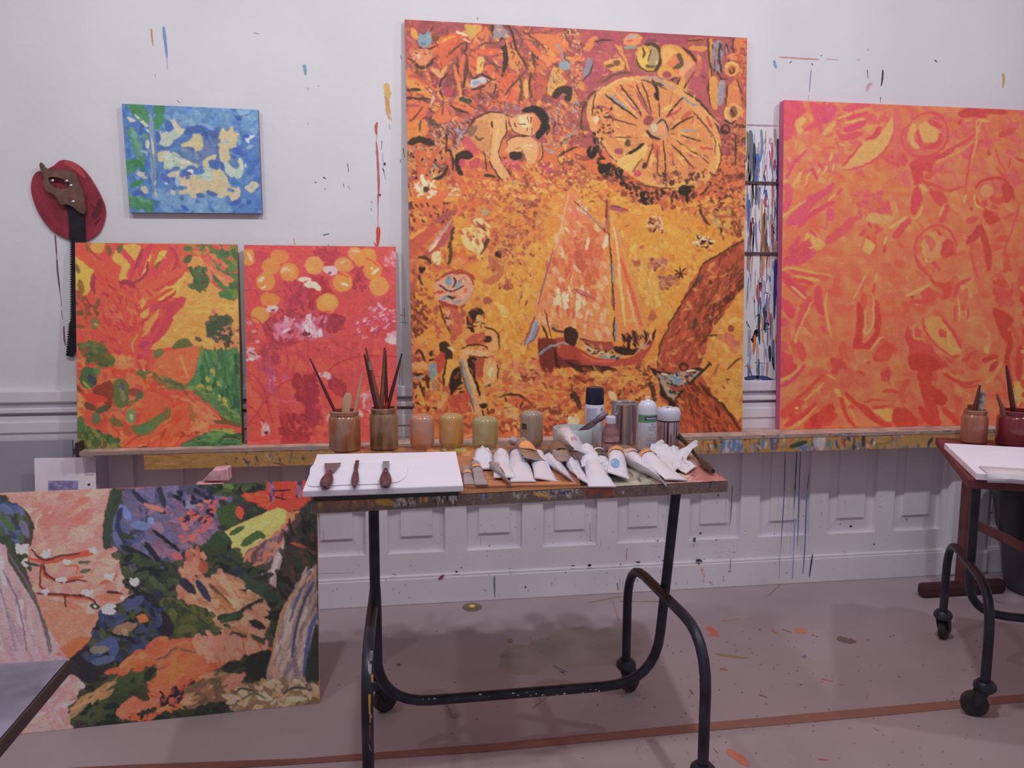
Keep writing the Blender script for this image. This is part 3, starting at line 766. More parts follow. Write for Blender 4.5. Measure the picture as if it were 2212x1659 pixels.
d d86850/d05c48 50 26 80 80 14 -220,600 -130,330 120,330 180,600 100,820 -180,840
d ecd0b0/f0d8c0 16 26 60 75 15 -140,640 120,640 110,780 -130,760
s e8b890 8 -30,-30 -110,290 -190,560 -260,760
s 7a5070 9 -140,380 -210,620 -250,760
s b05c60 12 0,640 80,680 150,720
s c05848 60 20,400 60,520
F c85c44 60,200 190,300 180,480 100,640 40,500
s f0d0b0 22 100,300 90,350 80,380
s f0d0b0 34 230,290 215,330 205,370
s d8687c 10 -10,110 10,150
s a85858 14 0,650 60,690 150,720
s f0b898 20 90,800 70,960
s d07858 26 110,830 80,880
f e0a048 250,200 280,180 320,300 380,480 430,640 480,850 490,950 270,960
f e0884c 270,220 300,260 360,480 440,720 470,860 470,940 290,960
s dc5c48 26 320,440 370,600 420,760 460,900
s e8c890 16 270,220 300,400 310,560
s e8c080 20 300,500 330,700 350,900
s e8b080 18 360,620 400,800 440,930
s b88868 7 290,190 360,430 440,700 490,940
s d8a040 30 250,600 255,800 250,950
s b06048 30 225,40 228,140 236,260
s 702c38 12 225,40 222,140 205,250 235,270 245,380
s e0b0a0 10 215,160 205,230
s 402830 10 250,370 258,520 262,640
s 8890b0 14 268,480 266,620
s 4a2830 12 262,600 270,720 272,800
s 7898b8 14 285,880 285,960 290,1010
s 2c2028 10 278,840 270,920 275,1010
s a05060 14 262,700 265,760
s 5a3028 8 0,45 60,100 140,180 220,265
s 8088b0 10 40,80 110,150 180,220
f a84868 240,80 290,75 370,112 310,120 250,100
s 5a3a60 8 250,75 320,90
s a84830 10 370,112 300,100
# hull
f a83830 -250,990 -190,1000 -90,980 -40,1000 40,1060 160,1120 290,1130 400,1110 480,1050 560,930 530,1040 480,1120 380,1170 250,1180 140,1190 40,1190 -100,1190 -180,1240 -230,1180
f 702820 -240,1000 -130,1000 -110,1100 -60,1130 30,1140 40,1190 -110,1180 -180,1230 -230,1150
f b84840 40,1080 160,1140 300,1140 400,1120 500,1040 470,1120 360,1165 200,1180 60,1150
s d86048 20 60,1100 150,1140 280,1145
f 3a2018 -60,1140 30,1170 130,1170 240,1180 290,1200 240,1220 100,1220 20,1210
s 8090a8 22 180,1110 280,1120 330,1090
s c8b8a0 18 90,1050 130,1080
d c8b8a0/303038/a0a8b8/4a3028 40 14 22 20 40 70,1040 300,1090 300,1130 100,1090
s 40241c 12 40,990 130,1010 260,1020
f a04038 60,1000 250,1020 260,1070 180,1060 80,1020
s d8b890 12 70,1030 150,1060 200,1075
s 3a2018 10 70,1020 130,1050 240,1080
f 241814 270,1050 320,1040 400,1060 440,1050 400,1100 300,1090
d 241814/4a2028/8a4038 50 12 40 80 30 320,950 520,930 500,1020 340,1070
s 241814 14 330,960 350,1010;s 241814 14 380,960 370,1040;s 241814 14 480,940 500,1000;s 34201c 14 400,930 430,1010
s 4a2018 16 560,930 530,1000 500,1030
s e8b8a0 12 520,960 530,1010
s 9088b0 14 430,1080 500,1020
s 5a3020 8 -200,790 -180,880 -150,1000
s b07848 30 -150,900 -110,910
s 4a3028 16 -150,920 -90,940 -40,935
f 2c1812 -60,920 -10,910 30,960 0,1040 -50,1020 -70,960
s 7a90b0 18 -240,1100 -190,1060 -150,1030
s a090b0 16 -150,1040 -80,1020 -40,1030
s 301810 16 -130,1060 -120,1150 -100,1190
d 5a2c18/7a3c20/8a4830/c86840 90 20 36 10 40 60,1180 560,1180 560,1440 300,1400 0,1260
d e0a850/dc9c48/d88848/c86848 80 24 44 0 40 130,1220 420,1210 480,1300 100,1330
d c86040/b85438/8a3c24/dc8850 70 26 44 20 60 0,1240 400,1300 560,1400 540,1480 0,1480
s 4a3020 34 520,1290 540,1350 550,1420
s 4a3420 30 -10,1350 20,1400 40,1470
f e8c8a0 235,1350 275,1360 300,1420 260,1420
# yellow ground right
d e0a03c/dc983a/e0a848 260 26 50 60 60 340,140 1160,340 860,500 640,860 540,900 400,500
d d0a048/d8a84c/e4b464 60 24 60 80 30 380,330 560,480 640,780 520,800
d e0a048/dc9440/e0b060 160 26 50 20 60 960,800 1160,700 1160,1460 960,1300
d c86c58/d08058 24 30 40 40 60 960,950 1140,980 1120,1080
# flowers on the yellow
d 904840/a85c50/e0c0a8/7a4038 44 14 26 0 90 500,160 600,150 610,260 510,250
e d8b070 555,210 12 12
s e8d0b8 12 590,180 610,200;s 402018 12 545,260 560,230;s 502018 12 520,190 545,205
d 904c44/b86858/c88068 50 18 24 0 90 520,440 640,440 640,530 520,520
d 904c44/a85c58/b87060 40 18 26 0 90 580,560 700,560 700,640 600,650
d e8dcd0/904840/402020 40 12 26 0 90 840,290 930,290 950,360 850,370
s e8d8d0 12 810,330 860,325;s e8d8d0 14 930,320 970,325;s e8e0d8 12 880,290 890,320;s 30181c 14 870,320 900,330
s c85848 20 920,380 950,390
d a85848/b86450 24 16 22 60 60 405,460 450,460 440,520
s 4a2018 9 728,540 725,495;s 4a2018 9 728,540 690,520;s 4a2018 9 728,540 690,550;s 4a2018 9 728,540 720,585;s 4a2018 9 728,540 770,555;s 4a2018 9 728,540 765,510;s 4a2018 9 728,540 745,580;s 4a2018 9 728,540 705,575
f b86048 510,830 540,790 565,830 540,880 500,870
s b06048 12 350,220 380,210;s b06048 12 450,370 480,350;s b86848 12 780,230 800,260
d 904840/c8604c/a85444/5a3020 60 18 30 50 60 850,90 1170,60 1160,290 1000,320 900,230
d e0a048/d8b04c/a89850 26 26 30 20 60 900,120 1080,100 1060,230 960,240
s 502c18 18 860,110 900,180 930,210;s 4a2a18 14 1000,230 1020,310
d 7a3c28/8a4830 16 16 30 60 40 1080,180 1160,200 1130,290 1080,280
e 904030 1075,920 22 24
# trunk
f b04a38 1165,320 1100,360 1000,410 870,490 850,560 800,660 740,740 680,850 640,930 600,1020 575,1150 575,1220 600,1300 590,1400 700,1490 740,1640 1160,1640 1060,1500 960,1400 900,1290 860,1200 900,1090 920,960 960,870 1010,790 1080,720 1150,650 1170,600
d a03c30/c05040/b84838/8a3424/c8603c/a84c34 380 22 80 118 16 1165,330 1000,410 870,500 740,740 600,1020 590,1200 850,1200 920,960 1080,720 1165,600
d 6a3020/7a3c20/8a4428 90 14 60 118 16 1160,420 900,640 800,900 860,1180 920,960 1080,700 1160,600
d 5a2c18 26 14 50 120 14 1080,660 1160,560 1150,640 1000,790 920,900 900,830
s 4a2c18 14 1160,320 1080,360 980,420 880,480
s 5a4030 26 880,560 830,620 800,660
s 4a2c18 10 870,490 850,570 790,670 730,740
s 4a3020 12 740,740 690,830 650,890 640,940
s 4a2c18 10 640,930 600,1010 580,1100 570,1200
s 5a3018 30 930,600 940,610
s d88038 16 1050,540 1000,570;s c87030 16 960,840 990,800
s 5a3820 30 830,850 820,930
d b85030/c86038/8a3c20/6a2c18/a84428 240 20 80 60 20 590,1200 860,1280 920,1320 960,1420 1060,1500 1150,1620 760,1640 700,1480 600,1380
s 4a2818 18 860,1290 920,1370 1010,1430 1060,1500 1140,1610
s 5a3c20 14 920,970 980,965
# insect with cup wings
f a89890 540,1210 600,1240 700,1230 800,1200 880,1190 850,1260 780,1300 700,1380 680,1420 620,1380 590,1300
f 241a16 520,1195 560,1215 600,1300 640,1380 680,1400 700,1420 690,1480 670,1500 640,1420 590,1370 580,1280
s 281c16 16 530,1200 600,1225 700,1235
s 2c2018 18 930,1160 880,1210 800,1290 740,1350 700,1400
s 281c14 20 880,1200 820,1200 760,1240
d 241c18/6890c0/c8b8a8/a84030/3c3c28/8898b0 110 16 24 30 60 600,1240 840,1210 760,1320 690,1380 620,1330
f b04030 640,1310 700,1320 790,1300 770,1330 690,1345
s 6898d0 22 690,1260 730,1280
s e8d0c0 16 600,1230 640,1240;s e8d8c8 14 770,1215 830,1205
e 4a2418 750,1180 32 32
e a05038 752,1190 16 18
s 241c16 16 680,1410 685,1500 680,1560
s 303018 14 920,1150 940,1170
s 6a4028 14 1050,1200 1100,1150 1140,1125
s 5a3c20 18 1030,1270 1100,1280 1150,1310
s a86040 20 990,1160 960,1240
s 8a4828 22 1020,1350 1040,1320
d b86040/d88848/c86c40 60 22 40 60 60 890,1240 1150,1320 1150,1480 1060,1460 940,1360
d e0a048/dca04c 80 24 50 30 60 960,1260 1160,1180 1160,1540 1080,1480 960,1380
o 0 0 1
D 5a3028/6a3c30/4a2820 120 3 16 60 60 900,90 1230,100 1230,240 900,250
D e8b070/e0a060/f0c890 150 4 14 50 80 880,60 1240,90 1600,120 1600,400 880,400
D c86048/b05048/e09858 160 5 14 30 80 880,400 1180,420 1100,900 890,930
D e8b868/e0a850/d89040 220 6 18 30 80 1000,420 1600,430 1500,900 1000,900
"""
TREE = """
o 150 510 3.529
p cc4a40 0,0 1400,0 1400,1659 0,1659
f d4984c 880,280 980,290 1100,380 1200,440 1290,430 1290,900 1200,920 960,830 640,860 640,820 780,620 860,480 820,470 640,470 620,440 740,380 860,310
d d89a4c/d0924a/dca454/cc9048 160 26 90 0 12 860,480 1290,470 1290,840 960,820 720,820 780,640
d d4503c/c84440/dc6044/b83c48/cc4a44 420 26 70 60 60 30,60 900,60 860,330 640,700 520,1000 60,1000
# branches of the red tree
d e0a050/dc9848 40 34 90 105 20 40,180 180,260 180,420 60,400
f e0a848 70,190 130,220 180,280 170,400 120,450 100,340 50,330
f e0a44c 400,80 540,80 520,160 440,280 440,330 380,330 400,240 330,180
f dca858 540,160 600,110 620,160 590,280 540,310
f e0b050 690,130 750,130 740,200 680,250 650,220
f d89848 180,60 270,60 250,130 170,130
s b83850 44 360,80 480,210 470,330
s b83450 50 620,80 560,200 540,300
s c83c4c 60 800,100 700,240 600,300
s a83450 30 760,90 820,180 780,280
s 8a3048 24 600,200 580,300 470,370
s 903050 26 560,110 500,260
s 8a3050 34 190,300 180,380 200,440
s 8a2c48 40 380,370 440,350 500,390
s a03848 20 150,100 220,170 260,180
s d84c3c 60 60,130 170,210 280,280
s c8443c 90 240,300 330,400 420,560
s d05040 60 850,260 700,360 560,400
s b03444 16 850,310 740,370 640,420
f e4a850 640,480 720,400 800,370 850,320 870,300 880,330 830,420 820,460 760,440 700,490
f e0a050 530,500 590,450 600,480 560,540 530,550
f dc9c50 540,590 600,540 600,600 560,620
s cc443c 30 560,560 680,460 780,400
s b03c50 50 620,560 700,520 740,480
s a83040 20 700,500 760,470 810,420
f b03450 720,540 800,480 860,460 885,480 860,540 800,600 760,700 680,790 620,820 600,800 620,700 700,600
f c04050 540,800 620,740 660,700 700,600 740,560 700,680 640,790 620,860 600,960 540,980 510,960 520,880
f e08048 600,620 680,590 640,660 590,720 560,700
s e08c50 26 680,560 620,680 560,760
s a83060 50 540,830 600,810
s b03050 40 540,900 530,960
s e0885c 14 520,740 480,820 490,880
s d8584c 90 280,560 400,660
s b83c44 50 370,660 440,700 520,700
s a83440 16 440,690 560,650 620,600
d d05044/b43844/dc6848/a83448 60 20 70 50 30 240,300 640,420 560,700 240,700
d c04840/7a4030/6a5030 30 30 50 70 60 60,440 220,480 220,620 80,620
s 7a6030 50 90,350 100,440
s 606038 34 60,230 80,280
s 556030 40 395,80 380,130
s 6a5038 40 300,90 310,150
s 706038 30 130,70 150,120
s 6a5830 30 660,250 690,200
s 9a9848 16 680,160 730,170
s 705038 34 200,560 230,480
e 6a6a40 200,660 34 50
s b0a060 20 200,660 220,680
s 705030 30 60,680 120,690
# foliage right top
d 4a7040/6a7838/3c6040/8a8040 60 30 60 30 50 900,80 1280,80 1280,180 1080,140 900,130
d 407848/508040/346040/648040/4a7048 110 34 70 40 50 1080,170 1280,150 1280,470 1200,470 1080,300
d d05850/dc7050/c84c50 44 24 60 35 30 900,130 1200,80 1240,180 1100,320 960,200
f d8904c 900,180 960,160 1030,200 1010,290 920,280
d d85c50/e07858 20 34 60 40 20 980,200 1080,190 1070,330 990,330
d dc6850/e08058 24 24 50 35 20 1100,270 1230,330 1220,380 1120,330
d 3c5c44/4a6840/304c40 50 26 60 75 20 920,260 1050,250 1050,410 920,400
s 3c5c40 50 880,200 920,160
s 405c3c 50 910,380 1030,390
s 3c7040 50 1140,440 1220,450
s c06060 30 1080,560 1120,600
# small dark tree
d 3c5040/304438/4a5a40 90 36 40 0 90 1040,660 1120,600 1220,630 1240,760 1200,820 1060,760
e 34503c 1090,700 56 50
e 3a4c3c 1170,640 50 40
d c87858/a85c58/b88060/3c3c38 40 18 24 30 60 1120,680 1280,680 1280,860 1120,800
s 4a4838 16 1180,800 1190,920
s 504c38 30 960,770 1000,790
d d89850/c87858 14 16 26 40 60 1200,820 1280,740 1280,860
# green hedge and field
f 3c7850 960,1000 1000,880 1090,860 1140,880 1290,880 1300,1420 1180,1330 1060,1230 940,1160 880,1130 900,1090
d 2c6444/3c7c50/24583c/4a8a58/34704a 200 24 110 88 10 980,890 1290,890 1290,1400 1080,1240 940,1120
s 4a8050 40 1100,880 1110,960
f 4c6038 780,850 820,790 880,775 940,820 900,840
f 5c7044 640,870 690,850 720,880 700,920 650,920
s 608040 40 1000,840 1000,900
d a0a850/88a050/b0a848 14 26 40 60 40 1080,990 1110,1000 1200,1280 1120,1240 900,1120
e b0a048 1040,1220 18 14
s a8a048 30 1130,1240 1200,1300
s c88848 12 1090,1000 1100,1060
d 3c7448/507c48/648c50 50 26 60 30 30 880,1130 1040,1160 1300,1380 1240,1430 1060,1260
s 5a4830 18 880,1180 1000,1270 1140,1370 1290,1450
# orange roof
f dc6440 650,960 730,880 860,850 970,830 985,860 960,970 940,1060 870,1120 780,1080 660,1060 620,1000
d e0704a/d85c3c/dc6844 40 26 60 -20 20 660,940 960,850 930,1060 860,1100 660,1050
s d89050 16 840,900 900,1060
# olive rock ledge, foliage blobs
f 7a7040 520,1000 580,1000 640,1040 740,1060 860,1120 870,1160 760,1160 660,1120 520,1080
d 5c7044/7a7848/8a5c38/4a6040 50 26 70 25 14 560,1010 870,1120 860,1160 600,1100
e 5c6838 555,1040 44 44
s c0b878 14 560,1000 580,1020
d cc4838/dc6040/c04038/d8683c/e07848/b83c40 300 34 80 40 60 60,900 560,900 640,1100 780,1180 1100,1360 860,1560 420,1600 200,1400 60,1200
f d8543c 560,1220 640,1180 760,1240 780,1320 740,1450 640,1480 540,1420 560,1300
f dc7858 900,1240 1000,1260 1140,1370 1130,1410 1060,1440 1050,1490 930,1500 880,1420
d e08058/dc6848/cc4c44 50 26 60 35 20 860,1180 1120,1360 1040,1460 900,1440
s 9c5838 50 900,1270 940,1400
s 8a6838 30 930,1400 960,1340
s b04038 14 860,1180 960,1260
s e0885c 30 960,1460 1050,1420
d d8583c/c84430/e06c40/dc5c38 110 30 110 125 20 420,1600 480,1480 780,1280 880,1300 900,1500 700,1610
s 8a3048 12 700,1390 640,1470
s a03c38 22 730,1470 700,1540
s a83c3c 18 420,1600 520,1520 640,1480
s e07858 40 530,1590 600,1600
d 8a3828 16 12 24 -30 20 820,1480 1060,1480 1040,1510 820,1520
f e0904c 60,1180 110,1220 130,1320 60,1370
d e0904c/c85838 14 18 26 0 90 60,1240 120,1240 110,1360 60,1360
d dc7850/e08858 30 26 50 40 50 330,900 480,920 460,1000 340,980
f dc6848 440,1030 510,1060 500,1140 440,1120
e c86048 280,1060 46 60
e a84838 275,1060 20 26
s dc6848 34 100,930 160,950
d 3c6440/547044/2c5038/6a6a34/7a4c30 120 36 50 30 80 90,820 240,800 330,940 340,1000 240,960 140,940
s 4a5830 60 200,900 300,960
e 2c6440 150,1070 66 86
e 4c7848 215,1020 30 30
s 303c58 50 160,1060 200,1120
s 8aa050 16 110,1100 170,1160
s 28304c 26 190,1170 230,1180
f 48683c 340,1100 420,1080 460,1150 450,1260 390,1300 340,1250
s 687c60 40 400,1150 420,1240
s 404868 24 400,1110 410,1160
f 7a3428 240,1120 330,1100 330,1260 300,1290 180,1180
s 7a4038 60 470,1170 540,1190
s c83c30 60 130,1210 280,1240
f 3c6444 490,1240 540,1170 565,1190 560,1220 510,1250
s 5c4030 50 130,1270 200,1310
s 3c5038 50 220,1330 310,1290
e 4c7050 210,1380 34 50
s a06858 30 350,1300 400,1320
s dc6c50 50 350,1340 410,1370
e 5c8c64 470,1360 40 56
s 90b890 26 470,1350 480,1390
s 706c40 40 460,1280 480,1250
f 507440 470,1440 560,1420 700,1340 760,1310 770,1360 680,1430 620,1490 540,1510 500,1490
s 3c7854 44 540,1470 620,1430
e 6c6038 745,1340 30 50
s 5c6838 60 320,1390 400,1430
s a84c38 70 430,1460 460,1500
d 3c6438/5c7438/2c5c3c/748048/4c5430/8a8848 200 34 50 40 70 60,1400 110,1430 220,1480 390,1560 380,1600 60,1620
e 3c7044 90,1420 30 60
s c03c38 40 70,1160 120,1190
s 6a3c38 30 60,1130 100,1180
f 2c6440 860,1600 940,1530 1080,1480 1180,1460 1300,1520 1300,1600
d 306848/3c7850/245838/508850 80 24 90 -10 16 880,1590 1080,1480 1300,1500 1300,1600
d 88a050/a0a058 12 20 60 10 10 1060,1470 1240,1460 1240,1490
s 4a3830 12 1140,1540 1220,1520 1290,1540
s 5c5030 30 1100,1400 1300,1430
s 503028 16 500,1610 600,1590
"""
DOTS = """
o 515 510 3.606
p c8484c 0,0 1300,0 1300,1659 0,1659
d cc4c50/c44448/d05450/c04850 300 40 120 40 70 40,80 1220,80 1230,1610 70,1610
d d05848/d85c48/cc5044 160 40 120 60 50 60,1000 1230,900 1230,1610 70,1610
d a83048/b03850 70 20 40 30 70 580,110 780,100 800,200 700,240 600,180
d b03850/a03040 30 24 50 90 40 880,220 980,240 1000,400 900,430
d a83450/b83c50/983048 60 30 60 70 40 360,370 600,360 580,560 380,560
d b03440/a82c40 50 24 60 70 50 560,320 700,310 740,480 560,560
S b03850 60 120,160 190,160 220,230
L a02c50 10 50,430 130,430 170,500
d a83c50/983048 110 26 60 60 60 250,580 520,580 560,800 300,840 200,700
d a03448/902c40 80 30 60 40 50 560,620 820,620 780,740 560,720
# discs
e e0903c 80,175 54 66
s f0c090 26 80,140 110,200
e d8883c 325,170 72 54 10
e dc9040 258,245 70 64
e dc8c3c 400,290 74 72
e e0984c 395,285 50 50
s f0c8a0 22 340,290 370,260 400,280
e e09040 220,362 74 74
s f4d0b0 26 170,360 200,330;s f0c8a8 20 190,410 220,400
e dc8838 252,500 76 60
s 9c5048 10 240,450 310,440
e e09844 175,620 72 66
e e49c50 590,235 72 72
s e0a850 26 540,260 590,270
e e0984c 905,150 56 56
s f0b880 20 880,120 940,130
e dc8c38 940,200 44 50
e e09040 1000,175 70 74
e dc9440 1020,130 34 26
e e0944c 820,230 74 60
s f0c0a0 16 790,220 830,205
e e09840 810,368 76 74
s f8e0c8 20 800,380 850,390
e e09038 1040,275 72 74
s f8e0c0 14 1030,250 1040,270;s f4d8b0 26 1040,300 1090,260
e e49848 1090,400 76 74
s c04838 10 990,180 1060,220 1100,260
s c83c38 8 720,310 780,300 860,330
s c04050 10 180,440 250,440 330,480
e e8983c 690,528 84 76
e e8a04c 700,520 60 50
s c84840 12 640,600 720,590
s c04858 12 750,170 850,170 900,250
# white moth and blossoms
f f4dcc0 465,350 490,330 560,335 570,360 600,365 640,400 630,440 580,410 530,405 500,370
s c83c40 12 500,380 540,360
f d8c0d0 660,250 700,240 760,250 770,300 720,315 670,290
s 6a3048 20 700,300 720,290
f e8c8d0 225,570 260,545 310,560 300,600 260,600 230,600
s 8a3050 20 260,590 290,585
d e0b8c8/d898a8/c87088/e8d0d8 40 22 60 75 40 310,730 380,640 430,680 440,740 360,800
d c86888/b85070/d080a0 70 30 70 70 60 280,680 700,640 700,790 300,810
d e8c8d8/e0b0c4 30 18 70 80 30 500,740 540,620 570,640 580,740 680,740 640,790
s e8d8e8 24 530,700 540,750;s e8d0dc 26 350,750 400,730
s 702840 26 500,768 560,765;s 882c48 20 390,760 430,740
# stems
L b0304c 16 440,830 470,940 430,1050 450,1120
L b03448 14 540,770 545,900 550,1200 560,1290
L a83850 14 370,840 390,1000 360,1050
L a82c40 14 60,620 160,660 210,740 250,860
S a03048 26 240,760 300,840 470,830
L b43848 10 560,840 740,840 860,890 940,930
L a02c34 14 690,1060 780,990 940,940 1220,940
L a82c34 14 80,1470 220,1280 340,1150 460,1110
L a83040 12 70,1050 140,1100 210,1200 240,1340 270,1440
L b03038 10 70,1300 160,1380 240,1480
L b03838 8 60,1590 330,1570
L b03440 8 900,1060 1100,1100 1240,1160
L b03840 8 560,1080 900,1080
L c85058 8 860,680 930,600 1080,530 1230,470
L b83c50 10 880,700 900,640 1000,590 1230,600
d a02c3c/a83440/98283c 90 34 70 85 60 440,1090 600,1100 640,1400 500,1440 460,1300
d a83440/9c2c38 40 34 70 40 30 690,1110 800,1130 860,1250 720,1200
d a03044 60 34 60 40 60 560,1290 640,1400 560,1480 520,1320
e c4444c 430,1380 90 90
d b03440/a83038/983034 80 26 60 70 60 330,1380 520,1400 560,1600 330,1600
d b43c44 30 14 16 0 90 570,860 900,880 900,960 600,960
e d05048 460,1330 60 40
d b84858/a83850 60 30 50 50 60 180,860 320,840 300,1080 170,1040
# pale lilac scatter right and left
d e0a8b8/d890b0/c85888/e8c0d0/b04070 70 14 36 -40 40 890,700 960,590 1040,540 1230,560 1200,690 1000,800 1060,840 900,780
s b03870 8 900,710 1030,670 1190,620;s d8a0c0 26 1080,530 1120,580
s a02860 10 1040,780 1180,660
d e8c0c8/d890a8 24 26 40 30 60 1150,790 1230,740 1230,850 1170,830
d d87890/e0a0a8/d06070 26 18 26 30 60 1120,150 1220,110 1220,250 1140,240
d e0b0b8/d898a8 20 26 36 0 90 80,880 160,870 180,960 80,960
s f0d8d8 20 90,960 130,960
e e8a0a8 130,745 18 10;e e8a0a8 155,825 18 14;e d88090 95,680 24 16
s 6a2c48 12 90,910 140,930
d d080b0/b85090/e8a8c0 24 16 36 70 50 230,1140 260,1060 290,1080 270,1200
s b850a0 26 350,1090 400,1110
d c05068/b04870 40 22 40 60 60 200,1000 290,1000 290,1240 230,1200
d e8c8c8/e0b0b0/b04058 20 18 36 75 30 620,1090 650,1060 730,1090 710,1110
d e0b8b8/d898a0 16 20 50 80 30 180,1530 190,1460 260,1490 240,1530
e 502838 222,1522 16 14
s f0c0b8 30 940,1360 960,1400
d e0a8b0/c86878 20 26 40 60 60 940,1260 1030,1210 1030,1360 960,1330
s e0a0a0 24 690,1430 710,1380
s d85c6c 14 230,1270 480,1290;s c04838 8 320,1160 330,1340
"""
BLUE = """
o 250 210 6.145
p 5078b8 0,0 2100,0 2100,1659 0,1659
d 4068b8/5480bc/3c60ac/6890c0/4874b4 420 60 110 0 90 80,90 1900,150 1950,1560 170,1500
d 6c94c0/80a0c0/5c88bc 120 70 120 20 80 600,150 1900,200 1900,480 600,380
d 7898c0/6c94bc 90 70 110 20 60 560,1200 1500,1300 1500,1560 560,1500
d 40884c/4c8c60/3c7c50 34 60 120 60 50 160,120 340,120 460,330 360,300
d 3c8450/4c8c60 26 60 120 80 30 540,150 640,150 620,440 540,400
d 4c8860/6c9c90/407c58 60 50 110 65 30 170,450 260,470 380,760 360,960 300,740
d 3c8050/4c8860 30 70 110 40 60 150,860 300,860 260,960 170,960
s 2c7838 40 330,850 400,980
s 3c8048 70 220,1170 370,1110
d 4c8458/3c7c50/5c9468 40 70 110 20 60 200,1340 470,1360 480,1480 260,1480
e 60946c 410,530 44 40
# pale clearings
f c0c0a8 620,500 760,440 930,430 880,520 780,580 760,640 680,660 600,620
f d8c098 740,330 790,310 860,400 920,440 830,500 790,420
f d8b880 890,600 990,560 1050,500 1140,500 1200,620 1140,710 1000,730 960,680 890,660
f d8b888 580,740 720,700 700,840 600,860 570,800
f b0bca8 720,760 800,720 900,800 1090,880 1110,940 1000,920 900,960 680,960 650,900
d b8c0ac/a8b8a8/c8c4a4 30 60 110 20 30 700,760 900,780 1060,900 900,940 700,940
f dcb880 1320,520 1410,430 1480,460 1540,400 1580,470 1640,500 1600,600 1590,680 1500,700 1520,820 1490,860 1540,920 1600,980 1560,1060 1480,1000 1380,800 1340,640 1280,560
f d8bc88 1160,850 1240,790 1330,770 1330,830 1240,860 1240,960 1180,990
f d8b884 990,1040 1060,1020 1160,1060 1260,940 1400,960 1480,1060 1530,1180 1640,1220 1630,1330 1550,1370 1480,1300 1380,1330 1240,1230 1200,1280 1120,1260 1040,1340 940,1210 870,1100
f d8b890 880,1080 960,1050 1000,1200 940,1280 870,1240 860,1160
f d0b898 700,1020 840,970 890,1020 870,1110 790,1060 730,1060
f d0b8a8 740,1220 800,1240 800,1300 750,1280;e d4b8a0 880,1250 30 34
e d0bc98 960,700 60 24
f b8c4b0 1450,860 1560,940 1680,900 1690,1000 1620,1080 1500,1040 1440,940
f d0c8a0 1620,820 1670,820 1690,960 1640,930
d a8b8b0/b0bca8 14 60 90 20 60 1100,1000 1260,960 1240,1080 1130,1080
f d8b898 1540,1340 1620,1180 1640,1260 1600,1330
f dcc098 1710,1190 1800,1120 1880,1150 1830,1240 1770,1260
e a0b8b0 1800,1195 26 20
f e8d0d0 1710,540 1800,510 1840,520 1770,570 1760,620 1730,600
# dark branches and leaf clumps
s 3458a0 90 940,480 1050,440 1190,430
s 4c6ca8 70 760,650 850,600 960,560 1010,530
s 4868a4 50 580,680 700,690 780,640
s 4464a8 80 1240,520 1330,470 1380,430
d 4464a4/5c74a8/3c5c9c 44 50 90 60 60 1180,500 1340,480 1290,640 1200,620
f 6474a0 1150,700 1200,630 1290,660 1330,740 1200,810 1110,900 1130,980 1170,1000 1060,1010 1100,920 1110,820
e 546898 1350,590 44 40
s 4c6898 34 1340,620 1360,720 1350,840 1360,940
f 3c5ca4 1240,850 1320,840 1350,860 1420,860 1450,960 1400,970 1370,890 1350,970 1310,960 1260,930
d 4464a0/7080a0 24 40 70 30 60 940,680 1020,690 1130,760 1060,810 960,740
s 5c7090 26 790,720 900,790 1000,830 1100,880
s 6c7090 40 950,810 1090,880
s 6c8098 30 870,670 900,740
s 5068a0 70 960,940 1060,940
f e0d8e0 970,970 1030,960 1040,1010 1000,1030
s 504870 30 950,1000 1020,1020
e 5070a8 970,1060 30 26
s 4870b8 60 1060,1000 1180,980
s 4c6ca0 60 760,960 850,940
s 486cac 60 880,1010 900,1060
e 3860ac 720,400 50 70
s 4c68a8 40 660,340 730,340
f 3858b0 530,450 620,520 600,600 540,580
f 4c60b0 640,1010 740,1090 730,1140 660,1130 610,1060
s 4474b0 60 780,1190 940,1200
s b8c8d8 26 660,1130 710,1150
s a0b8d0 50 820,1080 840,1170
s 3c58b0 90 1580,700 1660,760
s 2c4cac 60 1590,280 1650,310
s 5878a0 50 1590,820 1600,940
s 5880a0 50 1530,830 1560,880
s 90b0b0 44 1440,600 1500,600
s 7c9cb0 40 1620,520 1640,640
s 3c68b0 50 1560,1070 1560,1160;s 3474bc 60 1580,1120 1640,1180
s 5878b0 50 1490,1220 1560,1240
s 3c5ca0 60 1220,1250 1340,1290;s 3c60a4 60 1100,1290 1170,1310;s 4060a0 50 880,1300 900,1360
s 3c58a8 60 1530,1410 1640,1380;s 3454a4 60 1740,1370 1770,1400;s 3458b4 50 900,1440 970,1490
s 98a8c8 50 1740,680 1810,650
e c8d0dc 1715,910 14 34
s 2c50a8 40 1700,520 1760,540
# trunk left with pale stripe
s 8898a8 60 480,260 500,700 520,1100 540,1300
s 6c80a0 26 530,440 550,800 540,1100
s e0c0b0 24 490,560 510,640 520,760
s 58688c 12 470,560 500,800 520,1000 520,1250
s d0b8a8 22 540,1100 540,1160;s e0c098 22 540,1240 545,1300
f e8c8b8 150,280 240,290 290,330 220,340
f e0c8a0 340,330 400,330 450,390 410,400;s e0c8a8 24 270,240 340,300
f e0c8a0 410,590 450,580 460,660 430,680
s c0d0b8 30 420,440 470,470
d c8b8b0/d0c0b0 16 30 60 40 60 300,1010 400,1000 460,1080 340,1050
f d0bc98 350,1190 420,1180 450,1260 380,1260
s d4b898 24 600,460 640,580
s 90b0b8 26 350,720 420,730 430,780
"""
